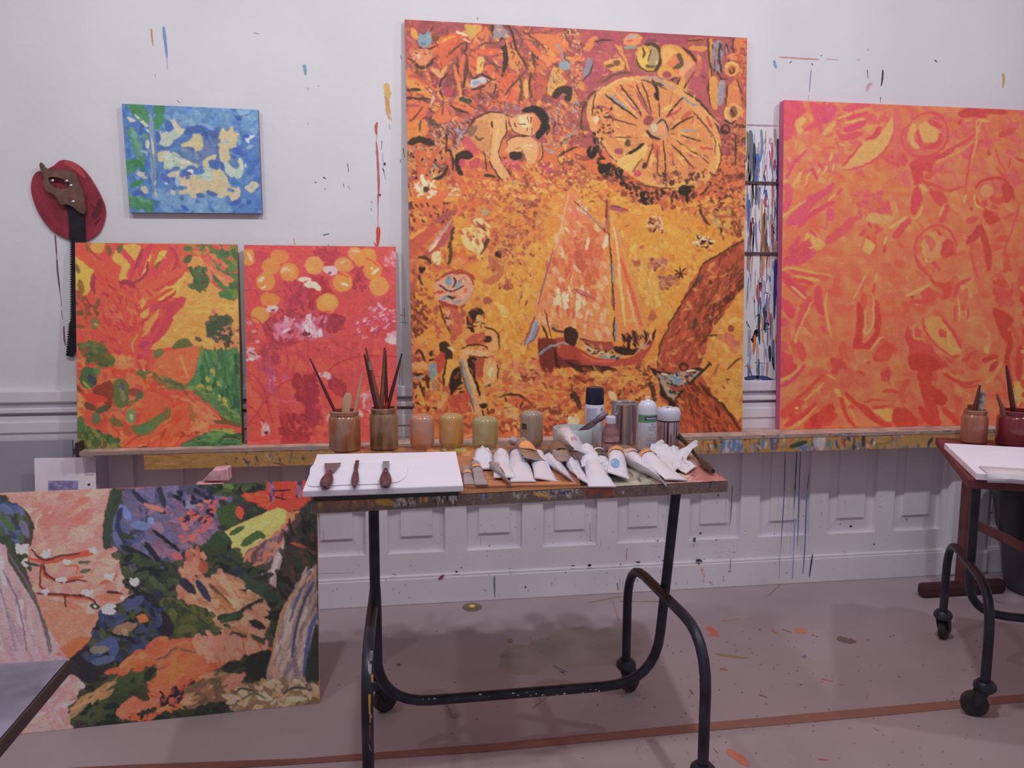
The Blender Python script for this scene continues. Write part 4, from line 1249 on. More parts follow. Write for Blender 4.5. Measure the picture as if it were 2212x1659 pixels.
RIGHT = """
o 1670 200 4.081
p d8704c 0,0 4000,0 4000,3200 0,3200
d dc7850/d46848/d87050/e08454 500 50 150 40 60 60,60 3900,160 3900,3000 50,3000
F e09058 560,150 1080,180 1050,400 900,560 620,680 300,560 560,300
d d06058/c85860/d86c54 260 50 130 30 60 80,70 2300,150 2200,900 100,700
d d8604c/cc5440/d46848 300 60 150 40 60 60,1300 3900,1300 3900,2900 60,2900
n e09c58 .35 22
n cc5848 .35 18
d c04c5c/bc4860 60 40 100 50 40 100,80 260,80 250,300 120,420
d b84860/c0506c 40 50 60 60 40 380,140 540,140 500,250 400,280
s b84c68 60 400,180 500,200 540,160
s b84860 50 340,110 430,180;s b84860 34 460,80 450,240;s bc4c60 40 290,340 400,290 430,350
f e0a058 200,280 260,220 300,250 260,310 280,340 240,380
f e09c58 430,380 540,260 560,280 520,340 480,380
s b84c60 60 640,160 740,130 860,110;s b84858 44 660,240 760,210 830,190
s b84460 60 640,340 740,310 820,270;s b84858 56 600,410 700,390 790,370
s e0a050 20 580,240 700,190;s e09c58 20 590,460 640,480;s e8a860 14 640,280 820,240
s b04450 50 940,320 900,400 830,420
s c85c50 30 930,290 1000,180
f e09c5c 830,430 930,400 1040,240 1080,240 1060,400 960,540 800,640 640,680 740,520 800,440
s b84858 18 1080,170 1070,340 1020,470 900,600 740,670 620,690
s b04050 20 620,660 700,560 790,460
d b84c54 20 26 60 60 30 960,560 1200,560 1190,640 1000,640
s d0605c 70 1090,180 1100,420 1080,600
s b04868 30 120,770 200,620 300,520
s b84c60 30 410,630 460,700;s b0485c 34 350,680 400,770;s b85058 40 290,810 310,830;s b85060 30 250,700 270,715
d e0a05c 14 20 70 -60 20 160,800 560,500 560,800 300,820
s bc4c60 60 380,920 470,880 540,810
s e0a05c 20 490,960 560,890 620,840
s b84c54 30 570,900 610,850
s c04c64 100 150,1150 240,1080 340,960 420,920
s b84460 44 230,1190 330,1090 440,1020 540,970
s c05060 60 100,840 150,850 140,1000
s c04c60 60 110,1040 140,960
s e8a860 16 80,1100 200,1020 300,950
s e0a05c 22 70,800 130,780
e b85068 510,1080 40 60
s c05c58 20 400,1160 470,1200 480,1120
s b84858 26 340,1220 400,1290
f e09c58 300,1240 420,1290 470,1340 380,1400 290,1360
s c05058 80 480,1320 560,1260 640,1200 700,1130 740,1110
s b04450 26 760,1070 780,1040
s b44860 50 150,1400 220,1320 240,1280;s b84450 70 150,1480 260,1400 350,1410
d b84c50/b84c60 40 40 90 -40 30 120,1480 320,1300 360,1450 160,1530
d c85c58/b85060 40 30 50 50 50 700,880 960,870 1050,1080 760,1100
s c05454 34 1010,960 1040,1080;s c05450 30 920,1020 930,1080;s c05454 30 930,940 960,1000
f e0985c 870,1060 960,1080 1060,1100 1000,1160 860,1150 820,1120
s a84450 30 840,1150 870,1190;s b04848 34 910,1180 930,1200;s b44c50 40 770,1260 820,1220;s a84840 30 840,1260 850,1300;s b84c50 30 900,1240 970,1200
f e0a060 830,1290 900,1350 860,1420 800,1390 
# ring 1
s b84850 22 1230,240 1350,190 1450,200 1520,280 1540,390 1490,500 1380,560 1260,570 1180,520 1140,440 1150,340 1230,270
s c05058 16 1260,230 1180,330 1170,440 1230,530
s b44858 40 1280,350 1290,470 1250,420
f e09c5c 1290,300 1360,270 1450,330 1480,380 1420,440 1330,440 1300,380
f e09c5c 1200,340 1240,280 1260,330 1240,400 1290,500 1240,490 1200,420
s b44450 44 1380,270 1440,290 1480,310
s b44850 50 1470,380 1480,430 1420,480 1340,490
# archer
s b84850 100 1240,640 1340,630 1420,590
s b04450 50 1420,570 1500,560 1590,500
s b84c4c 30 1590,490 1680,450 1760,390 1800,360
s c85848 30 1680,380 1740,350 1800,300
s b04448 90 1260,640 1270,720 1300,780
f b04448 1200,640 1260,620 1400,640 1390,700 1320,700 1300,820 1250,820 1240,720
s c04c48 50 1350,760 1420,700;s b84c48 30 1300,780 1380,820
s b04448 80 1270,860 1260,950 1240,1060
s b84450 90 1280,900 1250,1020
s b84850 70 1190,1130 1120,1220 1070,1280
s b04448 26 990,1340 980,1410
s bc4c4c 60 1200,1120 1090,1270
s b84848 50 1390,860 1440,940 1500,1010
s b44c44 70 1440,880 1520,960;s b84c4c 60 1530,1010 1500,1090 1480,1140
s b44c44 26 1380,800 1480,850 1560,870 1650,840 1690,840
s b84c44 20 1760,450 1730,600 1710,750 1690,900
s e09c58 16 1790,250 1790,420 1750,600
s e09c58 20 1320,1000 1280,1090 1220,1120
s e0a05c 22 1500,1000 1470,1090;s e0a45c 26 1290,820 1360,870
s e09850 18 1440,620 1620,540 1760,440
s e0a060 30 1030,1200 1180,1100;s e0a060 24 1000,1280 980,1340
# ring 2
s b84c48 22 1320,1230 1410,1180 1490,1180 1570,1240 1610,1340 1600,1440
s c04850 20 1320,1230 1260,1310 1250,1430 1280,1520 1340,1590 1400,1620
e dc8c58 1420,1350 110 120
s b84848 30 1440,1210 1480,1260
s b04440 110 1540,1330 1540,1390 1510,1420
s c86050 60 1350,1280 1400,1330 1390,1390
s b04840 40 1330,1450 1340,1470;s b84c48 40 1270,1480 1300,1540 1370,1580
s b85048 34 1400,1490 1440,1530 1470,1570
s e09c58 20 1320,1340 1350,1480 1410,1480
s e07038 30 1360,1560 1390,1580
# ring 3
s a84038 24 1780,850 1830,790 1930,760 2030,770 2100,860 2120,960
s b84838 26 1780,920 1820,1000 1900,1050 1980,1080
s a84438 90 2040,830 2070,900 2030,950
s b84c44 60 1920,920 1960,960 2030,960
e dc8c5c 1880,870 60 56
s b04848 50 1850,970 1880,990;s b84c50 36 1920,1010 1970,1020
s a84840 40 1740,1030 1760,1030;s e0a060 20 1780,900 1780,980 1850,1030
s b84c50 60 1710,1140 1790,1110
f ac4038 1850,1050 1940,1080 2000,1120 1950,1160 1880,1160
s a84040 70 1830,1180 1780,1260 1710,1320
s a84438 60 1830,1190 1860,1300 1890,1420 1900,1560
s b44c48 24 1740,1370 1750,1480 1790,1620
s b84850 14 2170,980 2130,1130 2070,1290 2030,1430
s b85050 30 2030,1110 2120,1070;s b85450 26 1940,1260 2020,1160
s a84438 30 1630,290 1660,250;s ac4044 80 1650,200 1780,180 1860,210;s ac4040 60 1860,170 2050,180
s b04c48 60 2000,390 2060,360 2120,340;s e09c50 26 1800,250 1900,260
s b85048 18 1960,500 1980,580 2040,700;s b85048 20 2090,580 2060,690;s b45448 24 1960,660 2010,730 2050,740
s b04040 26 2130,580 2212,620;s a84c40 34 1890,520 1900,560
s e0a058 20 1700,900 1680,980;s e0985c 20 1800,360 1830,250
# lower half
o 1670 560 4.081
s c04858 80 100,130 180,230 260,300 300,340
s b84050 60 90,140 200,260 290,350
s c04c50 60 170,100 290,120 400,150;s bc4848 50 200,170 290,190 360,220
s e0a050 24 80,90 180,80 420,130;s e09c50 26 200,150 330,170 420,190;s e0a058 26 170,240 300,350
s c04450 70 400,250 410,380 440,480
s e09850 26 480,290 470,420 490,560 520,680
s b84848 40 440,600 480,650
s c04c50 60 330,340 280,440 240,560 220,640
s e0a058 16 360,360 280,520 210,680 220,760 290,860
s bc4c48 70 230,740 260,800 270,880
s bc4450 90 70,370 150,440 170,500;s c04c58 80 80,540 130,560
s c85050 80 90,740 120,780
d b84448/bc4850 40 60 120 60 30 60,840 160,880 200,980 80,1040
s b04440 40 200,930 210,950
s b04460 34 80,1110 180,1060 240,980 290,920
s e0a050 24 70,1060 170,1020 250,940 
f b03c38 740,370 790,420 800,560 790,660 800,740 870,680 900,620 880,580 900,520 900,360 940,400 960,560 930,680 870,790 800,780 720,790 710,740 740,560
s c05450 40 770,270 790,200 810,160;s b84848 30 890,290 900,220
s e0985c 18 720,340 750,280 830,120;s e0a060 16 810,440 820,560 810,650 880,580 890,360 870,300
s e09c58 20 900,200 920,130
s e0985c 22 860,800 940,700 980,690
f b44838 880,870 920,780 980,730 1060,740 1070,800 1020,880 950,900 890,890
s c86050 14 910,840 1000,800;s c86048 14 930,860 1010,850
s b44840 30 830,910 860,900
d b04840/b84c48 20 40 60 30 50 520,890 580,880 680,980 520,990
d b04840/bc5048 16 30 60 80 40 960,960 1030,960 1030,1080 970,1080
s b84838 30 970,1160 1040,1150 1100,1170
s b44840 30 760,980 800,1010
s c86048 70 540,1060 480,1130 430,1190
s b84838 34 460,1010 380,1080 300,1160 200,1230
s e09c50 18 460,1080 330,1200 230,1290;s e09c50 18 480,1010 560,1050
s bc4840 90 100,1360 180,1300 260,1250
s b84438 50 160,1380 200,1360;s e8c068 20 200,1300 230,1310
s b44040 50 120,1460 300,1340 380,1260
s e0a050 20 120,1500 260,1420 390,1290
s b84438 90 340,1430 440,1370 520,1280
d b84438/b04038 40 50 90 -40 30 300,1440 520,1300 520,1400 440,1480 300,1480
s b83c30 34 590,1180 620,1270 660,1380 740,1480
s b43c34 40 640,1170 700,1230 760,1280 840,1310
s b04034 70 790,1290 850,1350 900,1380
s b04034 50 850,1370 960,1430 1040,1460
s e09848 20 620,1200 680,1280 740,1440;s e0a050 40 560,1140 600,1200
f e0a050 890,1320 1040,1310 1050,1420 980,1400
s b44838 20 810,1250 900,1230 1000,1240;s b44838 30 880,1300 1020,1290
f ac4034 1060,1320 1160,1300 1240,1360 1280,1460 1080,1460
s b84840 30 680,1290 720,1300
# cello player figure
f b84440 1180,580 1200,620 1260,600 1300,640 1320,720 1400,760 1440,860 1520,940 1400,980 1230,970 1190,860 1200,780 1170,680
f ac3c30 1200,860 1300,820 1420,860 1500,930 1380,990 1220,960
f b04034 1280,980 1400,980 1400,1100 1440,1280 1480,1440 1400,1460 1340,1280 1290,1100
f ac3c2c 1400,1110 1480,1160 1540,1220 1500,1280 1420,1250
s b44840 40 1400,800 1460,880 1540,940
s b84440 30 1190,590 1180,700 1220,780
s c05048 70 1270,620 1290,660
s e08850 26 1240,580 1240,680 1330,700
f e09050 1330,540 1450,500 1560,600 1650,760 1650,830 1560,840 1440,760 1360,640
s b84840 22 1320,520 1340,620 1420,730 1520,820 1580,860
s b84048 30 1490,530 1560,600 1610,680 1660,780
s b84c40 70 1480,630 1510,670
s e0a858 18 1540,640 1560,760 1640,800
s b04438 30 1530,870 1570,900;s b04c40 30 1660,890 1720,850 1780,800
s b84c40 34 1580,860 1640,840
s b84c3c 40 1690,890 1740,830
s b04038 30 1500,1000 1600,1060 1700,1090 1810,1060
s b44438 22 1600,1060 1700,1120 1800,1100
s dc8848 16 1500,960 1640,1050 1760,1050
s b84840 40 1210,370 1320,370 1420,350
f bc4c40 1310,280 1360,250 1440,300 1400,350 1320,350
s a84038 34 1220,330 1245,330
f b84838 1370,130 1430,190 1500,210 1560,190 1560,320 1480,360 1500,280 1400,210
s e09c5c 30 1180,320 1270,280 1380,220
s b84848 34 1600,320 1640,220 1740,170
s c86048 40 1700,260 1690,380
s e0a058 20 1630,340 1640,460 1640,540;s e0a060 16 1690,440 1720,540
s b05048 22 1600,420 1600,540;s b84848 18 1720,440 1710,530
s bc5048 14 1900,180 2000,120 2080,90
s b84c40 60 2200,100 2180,200 2200,300
d b85448/b84c40 40 40 70 60 60 1940,200 2060,180 2100,400 1980,380
f a83c30 1930,440 1980,430 2100,500 2110,560 2060,620 2110,700 2080,740 2010,680 1960,560
s a83c2c 50 2080,640 2080,760 2060,900 2120,1300
s e08c50 24 1900,640 1900,760 1880,800
e e0a058 1880,790 24 40
s a83c34 50 1850,890 1920,860 1970,850
s a03830 50 1910,970 1970,900
s e09050 26 2010,900 1940,1030 1870,1080
s ac4034 60 2180,760 2160,900 2160,1050
d e0a058/dc9848 24 40 70 80 40 2100,1080 2212,1040 2200,1300 2110,1260
d b44838/c05840/ac3c30 200 60 120 60 60 2200,100 3800,100 3800,1400 2200,1400
d e0985c/dc8850 100 40 120 60 60 2220,0 3800,0 3800,1300 2220,1300
s b84034 50 1500,1310 1590,1400 1640,1460;s b43c34 60 1300,1300 1380,1440
s b84c40 30 1600,1190 1650,1250
"""
FALL = """
o 0 960 2.373
p 3a4038 -500,100 1700,100 1700,1600 -500,1600
# rosy sky
f a88078 -500,260 590,220 600,260 560,340 550,400 545,520 600,540 640,600 760,680 820,790 760,740 640,800 530,850 490,960 430,1050 370,1085 280,1070 220,850 150,640 120,520 190,430 150,340 40,270
d b08878/a87870/b89080/a88880/b07c78 160 40 110 -30 40 40,250 590,240 540,500 600,560 780,720 500,850 220,760 160,520
d b86860/b87070 40 26 80 -25 20 180,270 480,260 460,420 260,480
d c06058/b85050/c87060 24 26 60 30 60 280,820 400,840 380,920 300,940
d b87860/a87060/c07c64 60 34 80 0 50 240,780 500,860 460,980 280,1060
f b8603c 320,1040 400,990 470,980 440,1040 370,1085 300,1075
# rocks upper left
f 2c3430 0,260 60,290 140,330 190,410 180,500 150,560 160,640 90,560 0,480 -500,480 -500,260
d 3c5080/4c5c84/2c3c60/3c5040 60 30 60 50 50 -200,300 80,310 170,400 160,500 60,500
s 4c5c84 40 20,320 80,350;s 5c6080 40 130,400 160,470;s 3c5c38 40 30,380 90,440;s 2c4430 34 20,480 120,540 170,640
# left waterfall
f a09098 -500,500 0,500 60,600 150,740 230,900 270,1080 -500,1090
d a8989c/988890/b0a0a4/8c8090 110 30 200 75 10 -460,540 20,540 130,760 240,1060 -460,1080
s 6c6078 10 30,640 110,820 150,1060;s 707080 8 0,680 60,900 90,1060;s 585868 12 60,560 160,720 230,900 270,1080;s 485048 10 160,700 250,940 275,1060
f a08c94 -500,1085 300,1075 420,1190 350,1330 300,1500 -500,1530
d b898a0/a08890/907888/a890a0 140 30 100 70 20 -500,1090 400,1090 300,1460 -500,1460
# big blue rock
f 3c4058 600,230 700,210 860,200 1060,190 1180,250 1180,340 1130,440 1060,460 960,500 900,540 840,640 700,640 640,560 600,520 545,520 550,400 580,340
d 4c5880/3c4c70/5c5c84/6a5c74/2c3448/50506c 200 34 70 40 60 620,240 900,210 1060,330 1040,440 860,520 840,620 700,560 580,440
d 6c5870/5c5068/786078/505878 140 34 70 30 50 820,340 1180,250 1120,440 860,600 780,480
f 2c3c2c 590,230 640,220 640,300 600,380 580,520 545,520 550,390
s 5c74a8 40 640,320 680,380;s 5470a0 44 700,410 780,420;s 6c80b0 30 780,380 800,400
s 24304c 26 640,330 620,420 660,500;s 20283c 24 700,240 760,300 860,350;s 2c3c2c 30 640,460 700,480
s 181c24 18 800,440 880,500 930,540;s 1c2028 26 760,500 840,610;s 1c2428 30 640,520 780,580
s 282c3c 30 830,220 860,320
e 6c7890 990,310 30 22
d 181c28/202840 34 20 28 40 60 900,250 1100,230 1100,380 960,440
d c05848/b85050/c86850 34 16 40 -20 40 940,360 1160,240 1180,330 1100,440 940,500
s c87060 24 760,310 850,340;s b86860 30 950,410 970,430;s b85c50 26 980,470 1010,490;s b85458 34 900,560 940,580
# foliage top right
d 2c4030/24342c/3c4c30/1c2420 90 30 60 10 50 1040,200 1400,180 1400,260 1160,260
d 24302c/2c4030/302c30 90 30 50 40 60 1140,310 1400,270 1400,360 1220,420 1160,440
s 4c7038 30 1160,210 1200,220;s 4c6838 26 1500,190 1440,210
f 30482c 1120,330 1200,310 1230,340 1200,420 1140,400
p c04030 1375,185 1560,178 1590,300 1500,330 1380,320 1270,290 1240,260 1360,240
d c84430/b83828/d05038/a03830 90 20 50 0 60 1240,270 1380,250 1400,200 1560,190 1580,300 1460,340
d 6a5878/7a5c78/3c3050 26 12 40 85 12 1390,180 1400,190 1400,290 1385,280;d 7a5c78/3c3050 26 12 40 85 12 1520,180 1540,180 1540,290 1520,290
s 2c1c28 10 1405,240 1490,235;s 2c1c28 10 1410,270 1500,290 1520,260;s 602838 12 1450,250 1440,280
s c84838 40 1230,330 1240,370;s c83c30 60 1390,330 1560,290
# yellow glade
f b8a860 1140,460 1220,410 1340,360 1420,325 1470,340 1510,380 1470,440 1380,480 1310,520 1270,570 1210,560 1170,580 1180,500
d c4b468/b0a058/bca860 44 24 60 -25 20 1180,450 1440,350 1480,400 1300,520 1220,540
d b87850/a86850 14 24 50 -20 20 1480,350 1540,340 1520,390 1470,430
s b85048 40 1470,440 1500,400
s 2c4c30 26 1190,460 1250,420;s 2c5030 40 1250,510 1320,460 1350,470
f 24402c 1060,520 1120,440 1180,470 1190,520 1140,590 1060,560
# small right fall and rocks
d 8c7064/6a5060/b06848/504048/a87060 80 20 60 -50 30 1260,560 1480,420 1440,560 1300,640
f 9c8c94 1450,500 1480,460 1470,520 1440,600 1420,700 1400,720 1340,660 1380,640 1410,560
s b0a0a8 16 1450,510 1410,620 1390,690
f 282c2c 1480,430 1600,290 1620,600 1540,700 1470,790 1420,720 1440,600
d 383838/2c3830/4a3c34/242424 110 30 90 70 40 1500,420 1610,310 1610,620 1480,780 1430,700
s a85038 14 1490,500 1560,520;s 1c2024 14 1480,380 1500,470
d 1c2824/2c3c2c/343430 80 26 80 -30 40 1200,600 1300,620 1440,760 1420,960 1300,780
f 2c4034 1230,640 1330,700 1440,780 1400,800 1280,760
# middle band
d 2c3c30/1c2428/3c4c38/242c38/30402c 380 34 70 30 70 620,560 860,620 1060,520 1220,540 1260,800 1200,960 960,980 800,960 700,760
d b07060/c07c60/a86850/9c5c50 60 24 60 30 60 960,560 1060,540 1040,640 980,820 920,760
d 8a6850/a07c60/b08868/946850/b8886c 170 34 100 35 30 1040,700 1200,680 1260,740 1340,800 1360,900 1180,960 1060,900 980,760
e 8a4c38 1050,620 26 34
s 504038 20 1080,710 1160,790 1200,840;s 8c6840 26 1110,760 1200,840
s 203028 44 1130,880 1220,870 1340,790;s 2c4830 30 1140,900 1240,860
s 20283c 44 940,690 1000,750 ;s 242c48 34 1020,700 1080,790
d b8886c/a87860 30 30 60 30 40 1260,850 1380,800 1340,960 1280,960
s 202428 40 1290,900 1350,930
d 3c4c2c/4a5430/2c3c2c 90 34 60 20 60 860,800 1060,840 1120,940 960,980 880,940
# dark rock centre left
f 20242c 370,1090 470,1000 520,880 640,800 720,750 800,770 830,820 900,920 860,990 740,1050 600,1150 520,1180 520,1230 420,1200 350,1160
d 2c3c5c/1c2028/3c4860/24302c/3c4c30 160 30 60 30 60 460,1040 540,870 720,770 830,830 850,960 600,1140 440,1140
s 3c4c70 50 660,830 740,780;s 3c5080 60 500,1060 580,1010 590,1080;s 44587c 40 490,1110 590,1090
s 6c7060 40 480,1050 560,1040;s 806c54 50 600,950 700,920;s c0683c 44 720,880 760,890;s 888060 30 640,940 660,970
# orange bank
f b8583c 540,1160 640,1120 760,1040 830,1000 1000,980 1200,970 1380,1030 1390,1050 1250,1090 1100,1150 980,1240 860,1300 760,1270 700,1240 720,1200 620,1190
d c0603c/b8583c/cc7048/b06044 130 34 110 -25 20 620,1130 820,1010 1100,1040 1120,1120 880,1280 760,1240 720,1180
d b07860/a87c6c/b88468/a07464 110 20 60 80 16 1000,980 1200,970 1380,1030 1240,1080 1080,1100 1000,1040
s 605048 14 800,1100 860,1080 900,1040 1010,1060;s 7a5044 14 780,1160 860,1130
d c8683c 20 20 70 -40 20 900,1010 1000,1120 860,1240
# lower foliage
d 2c3c2c/3c4834/1c2824/34482c 200 30 70 -25 40 540,1200 700,1170 780,1140 780,1200 640,1310 600,1400 360,1450 420,1280
f a88c80 350,1180 430,1210 430,1240 350,1330 340,1400 360,1450 120,1480 200,1340
d b098a0/b08488/a89088/a07c80 90 30 60 20 60 340,1190 430,1230 350,1330 360,1440 140,1470
d a08058/947850/8c7868 26 16 90 -40 12 350,1360 560,1220 600,1200 560,1280 380,1380
f c06850 600,1360 700,1280 860,1300 900,1260 980,1240 900,1340 720,1400 680,1420 620,1400
d c46c54/b86048 30 34 60 -30 30 620,1350 700,1290 860,1290 720,1390
s 2c3428 44 700,1260 760,1300;s 2c3c28 40 720,1240 760,1260
d 1c2424/243028/302c34/2c3c2c 240 30 60 -10 50 380,1440 640,1420 800,1340 1140,1290 1160,1360 800,1410 400,1460
d a85038/c07048/b0603c 34 20 40 0 60 640,1400 900,1290 980,1320 700,1430
d 2c2438/241c28/8a4838 60 14 44 -60 50 820,1280 1000,1200 1000,1300 840,1330
d 7a6048/94785c/6a5040/a08060/58503c 120 30 80 -30 30 960,1260 1100,1160 1280,1180 1200,1280 980,1330
d 242c24/303830 60 26 60 -20 40 1040,1170 1280,1080 1380,1050 1380,1180 1280,1210 1160,1140
f 202824 1260,1090 1340,1050 1390,1060 1370,1200 1290,1190
d b07868/a87060 20 24 60 -30 20 1150,1190 1260,1170 1200,1230
# right fall
f 887c70 1615,610 1610,780 1620,900 1570,1060 1560,1220 1370,1210 1390,1060 1420,940 1480,780 1560,680
d 9c9088/7c7478/a89c94/6c6470/8c8478 130 18 160 105 8 1600,640 1600,880 1560,1200 1390,1200 1430,930 1520,740
s 3c4458 16 1600,700 1530,860 1490,1080;s 3c5080 22 1620,860 1580,960 1550,1180;s 4c5878 16 1590,640 1520,780 1480,900
s a88058 12 1610,640 1470,800 1420,940 1380,1180;s a88070 30 1400,1140 1420,1220
f 24302c 1620,920 1635,1320 1570,1240 1560,1140 1590,1000
d 90805c/a89878/7a7058/b0a088/685c48 170 28 60 0 60 1140,1300 1240,1230 1370,1210 1630,1220 1630,1330 1200,1360
s 303c3c 10 1200,1270 1240,1245 1300,1260;s 303c40 12 1450,1270 1500,1240 1560,1250;s 3c4440 10 1560,1230 1600,1210 1630,1230;s 4c5848 12 1240,1300 1300,1270 1360,1300
s c0a888 30 1470,1300 1560,1300
# blossom twigs
s b84838 18 160,580 260,600 360,580 480,560;s 4a2c2c 12 180,540 240,590 330,570 400,560 490,540
s b84c38 16 230,620 260,680 340,690 440,670;s 4a2c2c 12 240,600 250,660 330,700 420,690 460,700
s c05038 18 220,760 330,770 440,780 500,800;s 3c2824 12 200,760 340,765 470,780 520,830
s c05840 20 530,710 600,680 610,660;s 3c2424 14 560,750 640,760
s c8583c 12 350,620 410,620 410,660;s c84c38 30 430,560 500,550;s 602820 10 230,610 220,720 260,740
s c86850 34 520,780 600,780 640,770;s 3c5040 16 420,600 480,600;s 3c5040 20 430,650 480,640
s 402820 10 345,770 350,830
d d8ccc8/e0d8d8/c8b8b8 34 14 24 0 90 100,520 160,510 150,560 110,560
d e0d8d8/d0c4c4 12 14 24 0 90 130,600 160,590 150,620;d e0d8d8/c8b8b8 12 14 24 0 90 220,560 270,550 260,580
d e8e0e0/d8c8c8 24 16 28 0 90 530,830 590,820 590,860 540,860
d e0d8d4 16 14 22 0 90 550,670 600,660 590,690;d e0d8d4 16 14 22 0 90 670,700 720,690 710,720
d e0d8d4 12 14 22 0 90 430,750 480,750 470,770;d e0d0d0 12 12 22 0 90 220,745 260,740 250,765
d d8c8c8 14 12 20 0 90 300,690 350,680 350,700;d d8c8c8 14 12 20 0 90 470,530 520,540 500,560;d d8c8c8 10 12 20 0 90 340,590 380,600 360,610;e d8b8b8 640,780 14 10
s 203c30 30 480,820 520,830;e e0d8d8 500,825 10 8;s 2c3c34 14 140,600 220,620
# top edge
s b84c48 8 620,228 1000,205 1380,185 1640,178;s b88c80 10 -300,265 300,240 600,225
"""

# ================================================================= the room
G_WALL = 1.0
m_wall = mat('white_plaster', (.80, .775, .815), .75, var=.035, scale=2.2, bump=.12, bscale=35)
m_wains = mat('white_painted_panelling', (.77, .715, .785), .55, var=.05, scale=3, bump=.08, bscale=30)
m_grey = mat('wall_shade_grey', (.36, .33, .40), .6, var=.05, scale=3)  # shadow tone of the lower left wall, given as a grey colour
m_floor = mat('dusty_floor_covering', (.47, .36, .395), .62, var=.12, scale=1.7, bump=.05, bscale=25, col2=(.40, .305, .325))
m_mark = mat('dried_paint', attr=True, rough=.5, var=.06, scale=30)
wb = MB().box((1.2, .05, 2.35), (9, .1, 2.7)).build('wall_back', m_wall); tag(wb, kind='structure')
fl = MB().box((1.2, -3, -.03), (9, 6.4, .06)).build('floor', m_floor); tag(fl, kind='structure')
# panelled lower wall: stiles and rails stand proud of the fields
WX0, WX1 = -1.62, 4.6
wa = MB()
wa.box((1.2, .02, .5), (9, .04, 1.0))                        # backing
pan = []
px_edges = [(838, 966), (1008, 1130), (1176, 1291), (1334, 1444), (1493, 1597), (1640, 1750), (1786, 1888), (1925, 2028)]
for a, b in px_edges: pan.append((at(a, 1170, 1, -.02)[0], at(b, 1170, 1, -.02)[0]))
pw = sum(b - a for a, b in pan) / len(pan); pitch_ = (pan[-1][0] - pan[0][0]) / 7
x0 = pan[0][0]
pan = [(x0 + pitch_ * k, x0 + pitch_ * k + pw) for k in range(-5, 12)]
ZB, ZT = .25, .80
last = -3.3
for a, b in pan:
    wa.box(((last + a) / 2, -.012, .475), (a - last, .028, .95)); last = b
    wa.box(((a + b) / 2, -.012, ZB / 2), (b - a, .028, ZB)); wa.box(((a + b) / 2, -.012, (ZT + .95) / 2), (b - a, .028, .95 - ZT))
    # raised field with sloping edges
    i, j = .012, .062
    o_ = [(a + i, 0, ZB + i), (b - i, 0, ZB + i), (b - i, 0, ZT - i), (a + i, 0, ZT - i)]; p_ = [(a + j, -.008, ZB + j + .02), (b - j, -.008, ZB + j + .02), (b - j, -.008, ZT - j), (a + j, -.008, ZT - j)]
    q_ = [(x, -.017, z) for x, _, z in p_]
    wa.add(o_ + p_ + q_, [(0, 1, 5, 4), (1, 2, 6, 5), (2, 3, 7, 6), (3, 0, 4, 7), (4, 5, 9, 8), (5, 6, 10, 9), (6, 7, 11, 10), (7, 4, 8, 11), (8, 9, 10, 11)])
wa.box(((last + 5.6) / 2, -.012, .475), (5.6 - last, .028, .95))
wn = wa.build('panelling', m_wains, wb)
tm = MB()
tm.box((1.2, -.022, .065), (9, .046, .13)).box((1.2, -.019, .136), (9, .036, .012))
tag(tm.build('baseboard_back', m_wains, bevel=.004), kind='structure')
tr = MB()
for z, h, d in ((1.035, .05, .032), (.992, .012, .012), (.975, .022, .04), (.90, .05, .034), (.862, .018, .022)):
    tr.box((1.2, -d / 2, z), (9, d, h))
tag(tr.build('trim_1', m_wains, bevel=.004), kind='structure')
pl = MB(); xa = at(2042, 1150, 1, -.05)[0]
pl.box((xa + .13, -.03, .4), (.24, .06, .8)); pl.box((xa + .13, -.035, .07), (.26, .07, .14))
tag(pl.build('trim_2', m_wains, bevel=.02), kind='structure')

# paint marks lying on a surface: ribbons and blots of dried paint
def marks(name, parent, ax, val, txt, gain=1., lift=-.0006, mapf=None, split=False):
    mb = MB(); rng = random.Random(5); fn = mapf or (lambda x, y: at(x, y, ax, val))
    off = Vector((0, 0, 0)); off[ax] = lift; k = [0]
    for ln in txt.replace(';', '\n').splitlines():
        t = ln.split()
        if not t or t[0][0] == '#': continue
        if split and mb.v: mb.build(name, m_mark, parent); mb = MB()
        k[0] += 1; c = hx(t[1], gain); lf = off * (1 + .15 * (k[0] % 9))
        if t[0] == 's':
            w_ = float(t[2]); P = catmull([[float(q) for q in p.split(',')] for p in t[3:]], False, 5); n = len(P)
            L_, R_ = [], []
            for i in range(n):
                d = P[min(i + 1, n - 1)] - P[max(i - 1, 0)]; d = d / (np.hypot(*d) + 1e-6); q = i / max(n - 1, 1)
                h = w_ / 2 * min(1, q * 4 + .45, (1 - q) * 2 + .3) * rng.uniform(.8, 1.15)
                L_.append(P[i] + np.array([-d[1], d[0]]) * h); R_.append(P[i] - np.array([-d[1], d[0]]) * h)
            V = [Vector(fn(*p)) + lf for p in L_ + R_]
            mb.add(V, [(i, i + 1, n + i + 1, n + i) for i in range(n - 1)], c)
        elif t[0] == 'e':
            cx, cy = (float(q) for q in t[2].split(',')); rx, ry = float(t[3]), float(t[4]); m_ = 9
            V = [Vector(fn(cx + rx * math.cos(2 * math.pi * i / m_) * rng.uniform(.7, 1.2), cy + ry * math.sin(2 * math.pi * i / m_) * rng.uniform(.7, 1.2))) + lf for i in range(m_)]
            mb.add(V, [tuple(range(m_))], c)
        elif t[0] == 'q':
            V = [Vector(fn(*[float(q) for q in p.split(',')])) + lf for p in t[2:]]
            mb.add(V, [tuple(range(len(V)))], c)
    o = mb.build(name, m_mark, parent); return o
